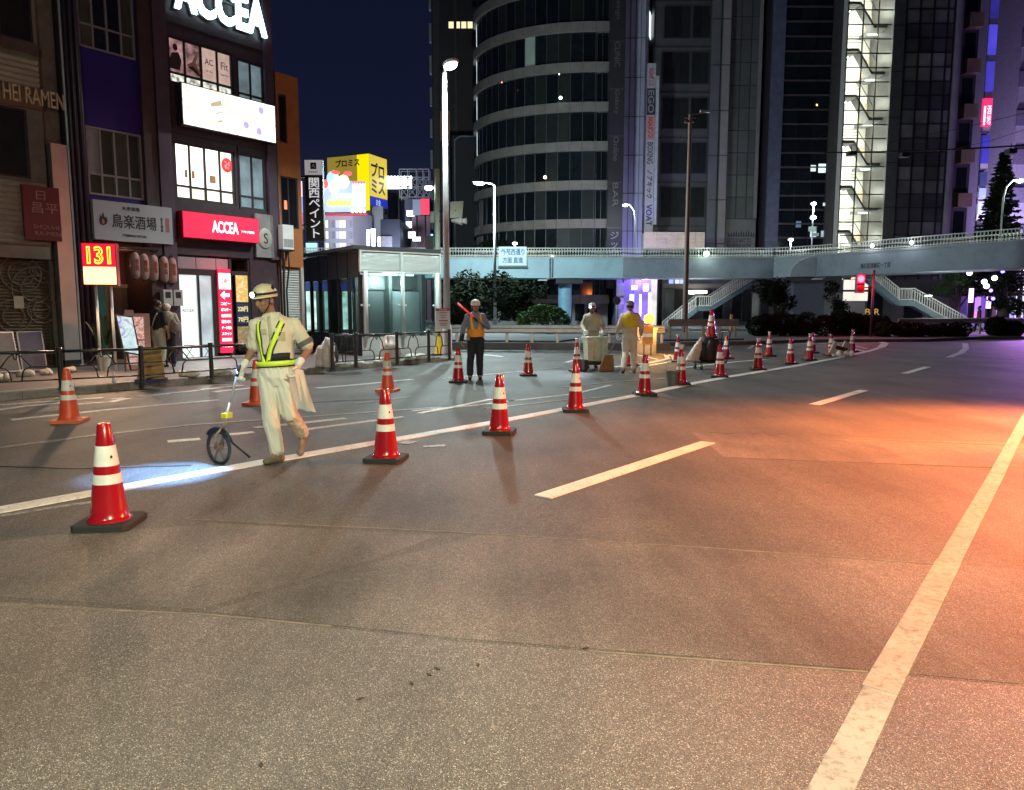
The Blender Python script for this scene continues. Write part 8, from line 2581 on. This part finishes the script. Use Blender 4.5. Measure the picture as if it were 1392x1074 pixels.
mb.build('frame', m_white, fb); MB().beam((-w_ * .7, -.1, .3), (w_ * .5, -.14, .2), .06, .12).build('cross_bar', m_dark, fb)
for k in range(2):
    lump('sack', ('small white sack on the folded barrier, left', 'small white sack on the folded barrier, right')[k], ((q1.x + q2.x) / 2 + (k - .5) * w_ * 1.1, (q1.y + q2.y) / 2 - .25, 0), (.15, .12, .15), m_sack, 90 + k, 'bag', None, 2)

# two passers-by on the pavement
P5 = kp(218, 499); P6 = kp(231, 498.5)
w5, _s = figure('passer-by in a black T-shirt and pale trousers seen from behind with a shoulder bag', P5, R(160), dict(head=V(0, -.03, 1.575)), M('black T-shirt', (.012, .011, .012), .8), M('pale trousers', (.46, .43, .36), .8, .12), m_bshoe, sleeve=.75, hair=M('dark hair', (.02, .016, .013), .6), vox=.013, group='passers-by at the copy shop')
w5.scale = (.93, .93, .93)
ribbon(_s, [('b', .10, 1.0), ('b', .02, 1.15), ('b', -.10, 1.38)], .035, .012, M('pale bag strap', (.5, .47, .42), .7), 'bag_strap', w5)
lump('shoulder_bag', 'pale shoulder bag at the left hip of the passer-by in black', P5 + V(-.24, -.14, .84), (.17, .1, .22), M('pale bag', (.48, .44, .40), .7, .15, 6), 81, 'bag', None, 3)
w6, _s = figure('passer-by with white hair, beige top and dark trousers beside the one in black', P6, R(200), dict(head=V(0, -.03, 1.54)), M('beige top', (.42, .32, .24), .8, .12), M('dark trousers', (.02, .018, .022), .8), m_bshoe, sleeve=.75, hair=M('white hair', (.62, .52, .42), .7), vox=.013, group='passers-by at the copy shop')
w6.scale = (.90, .90, .90)
lump('shoulder_bag', 'brown-grey bag at the right hip of the white haired passer-by', P6 + V(.22, -.05, .82), (.14, .1, .22), M('brown bag', (.24, .17, .14), .7, .15, 6), 82, 'bag', None, 3)
P7 = (at(1330, 440, 50).x, 50, .08)
w7, _s = figure('distant pedestrian in grey walking toward the purple street under the bridge', P7, R(-110), dict(kneeR=V(-.09, -.12, .5), ankR=V(-.1, -.16, .09), ankL=V(.1, .22, .12)), M('grey jacket', (.10, .09, .09), .8), M('dark trousers', (.02, .018, .022), .8), m_bshoe, sleeve=2, hair=M('dark hair', (.02, .016, .013), .6), vox=.02)

bpy.data.scenes.remove(TMP)
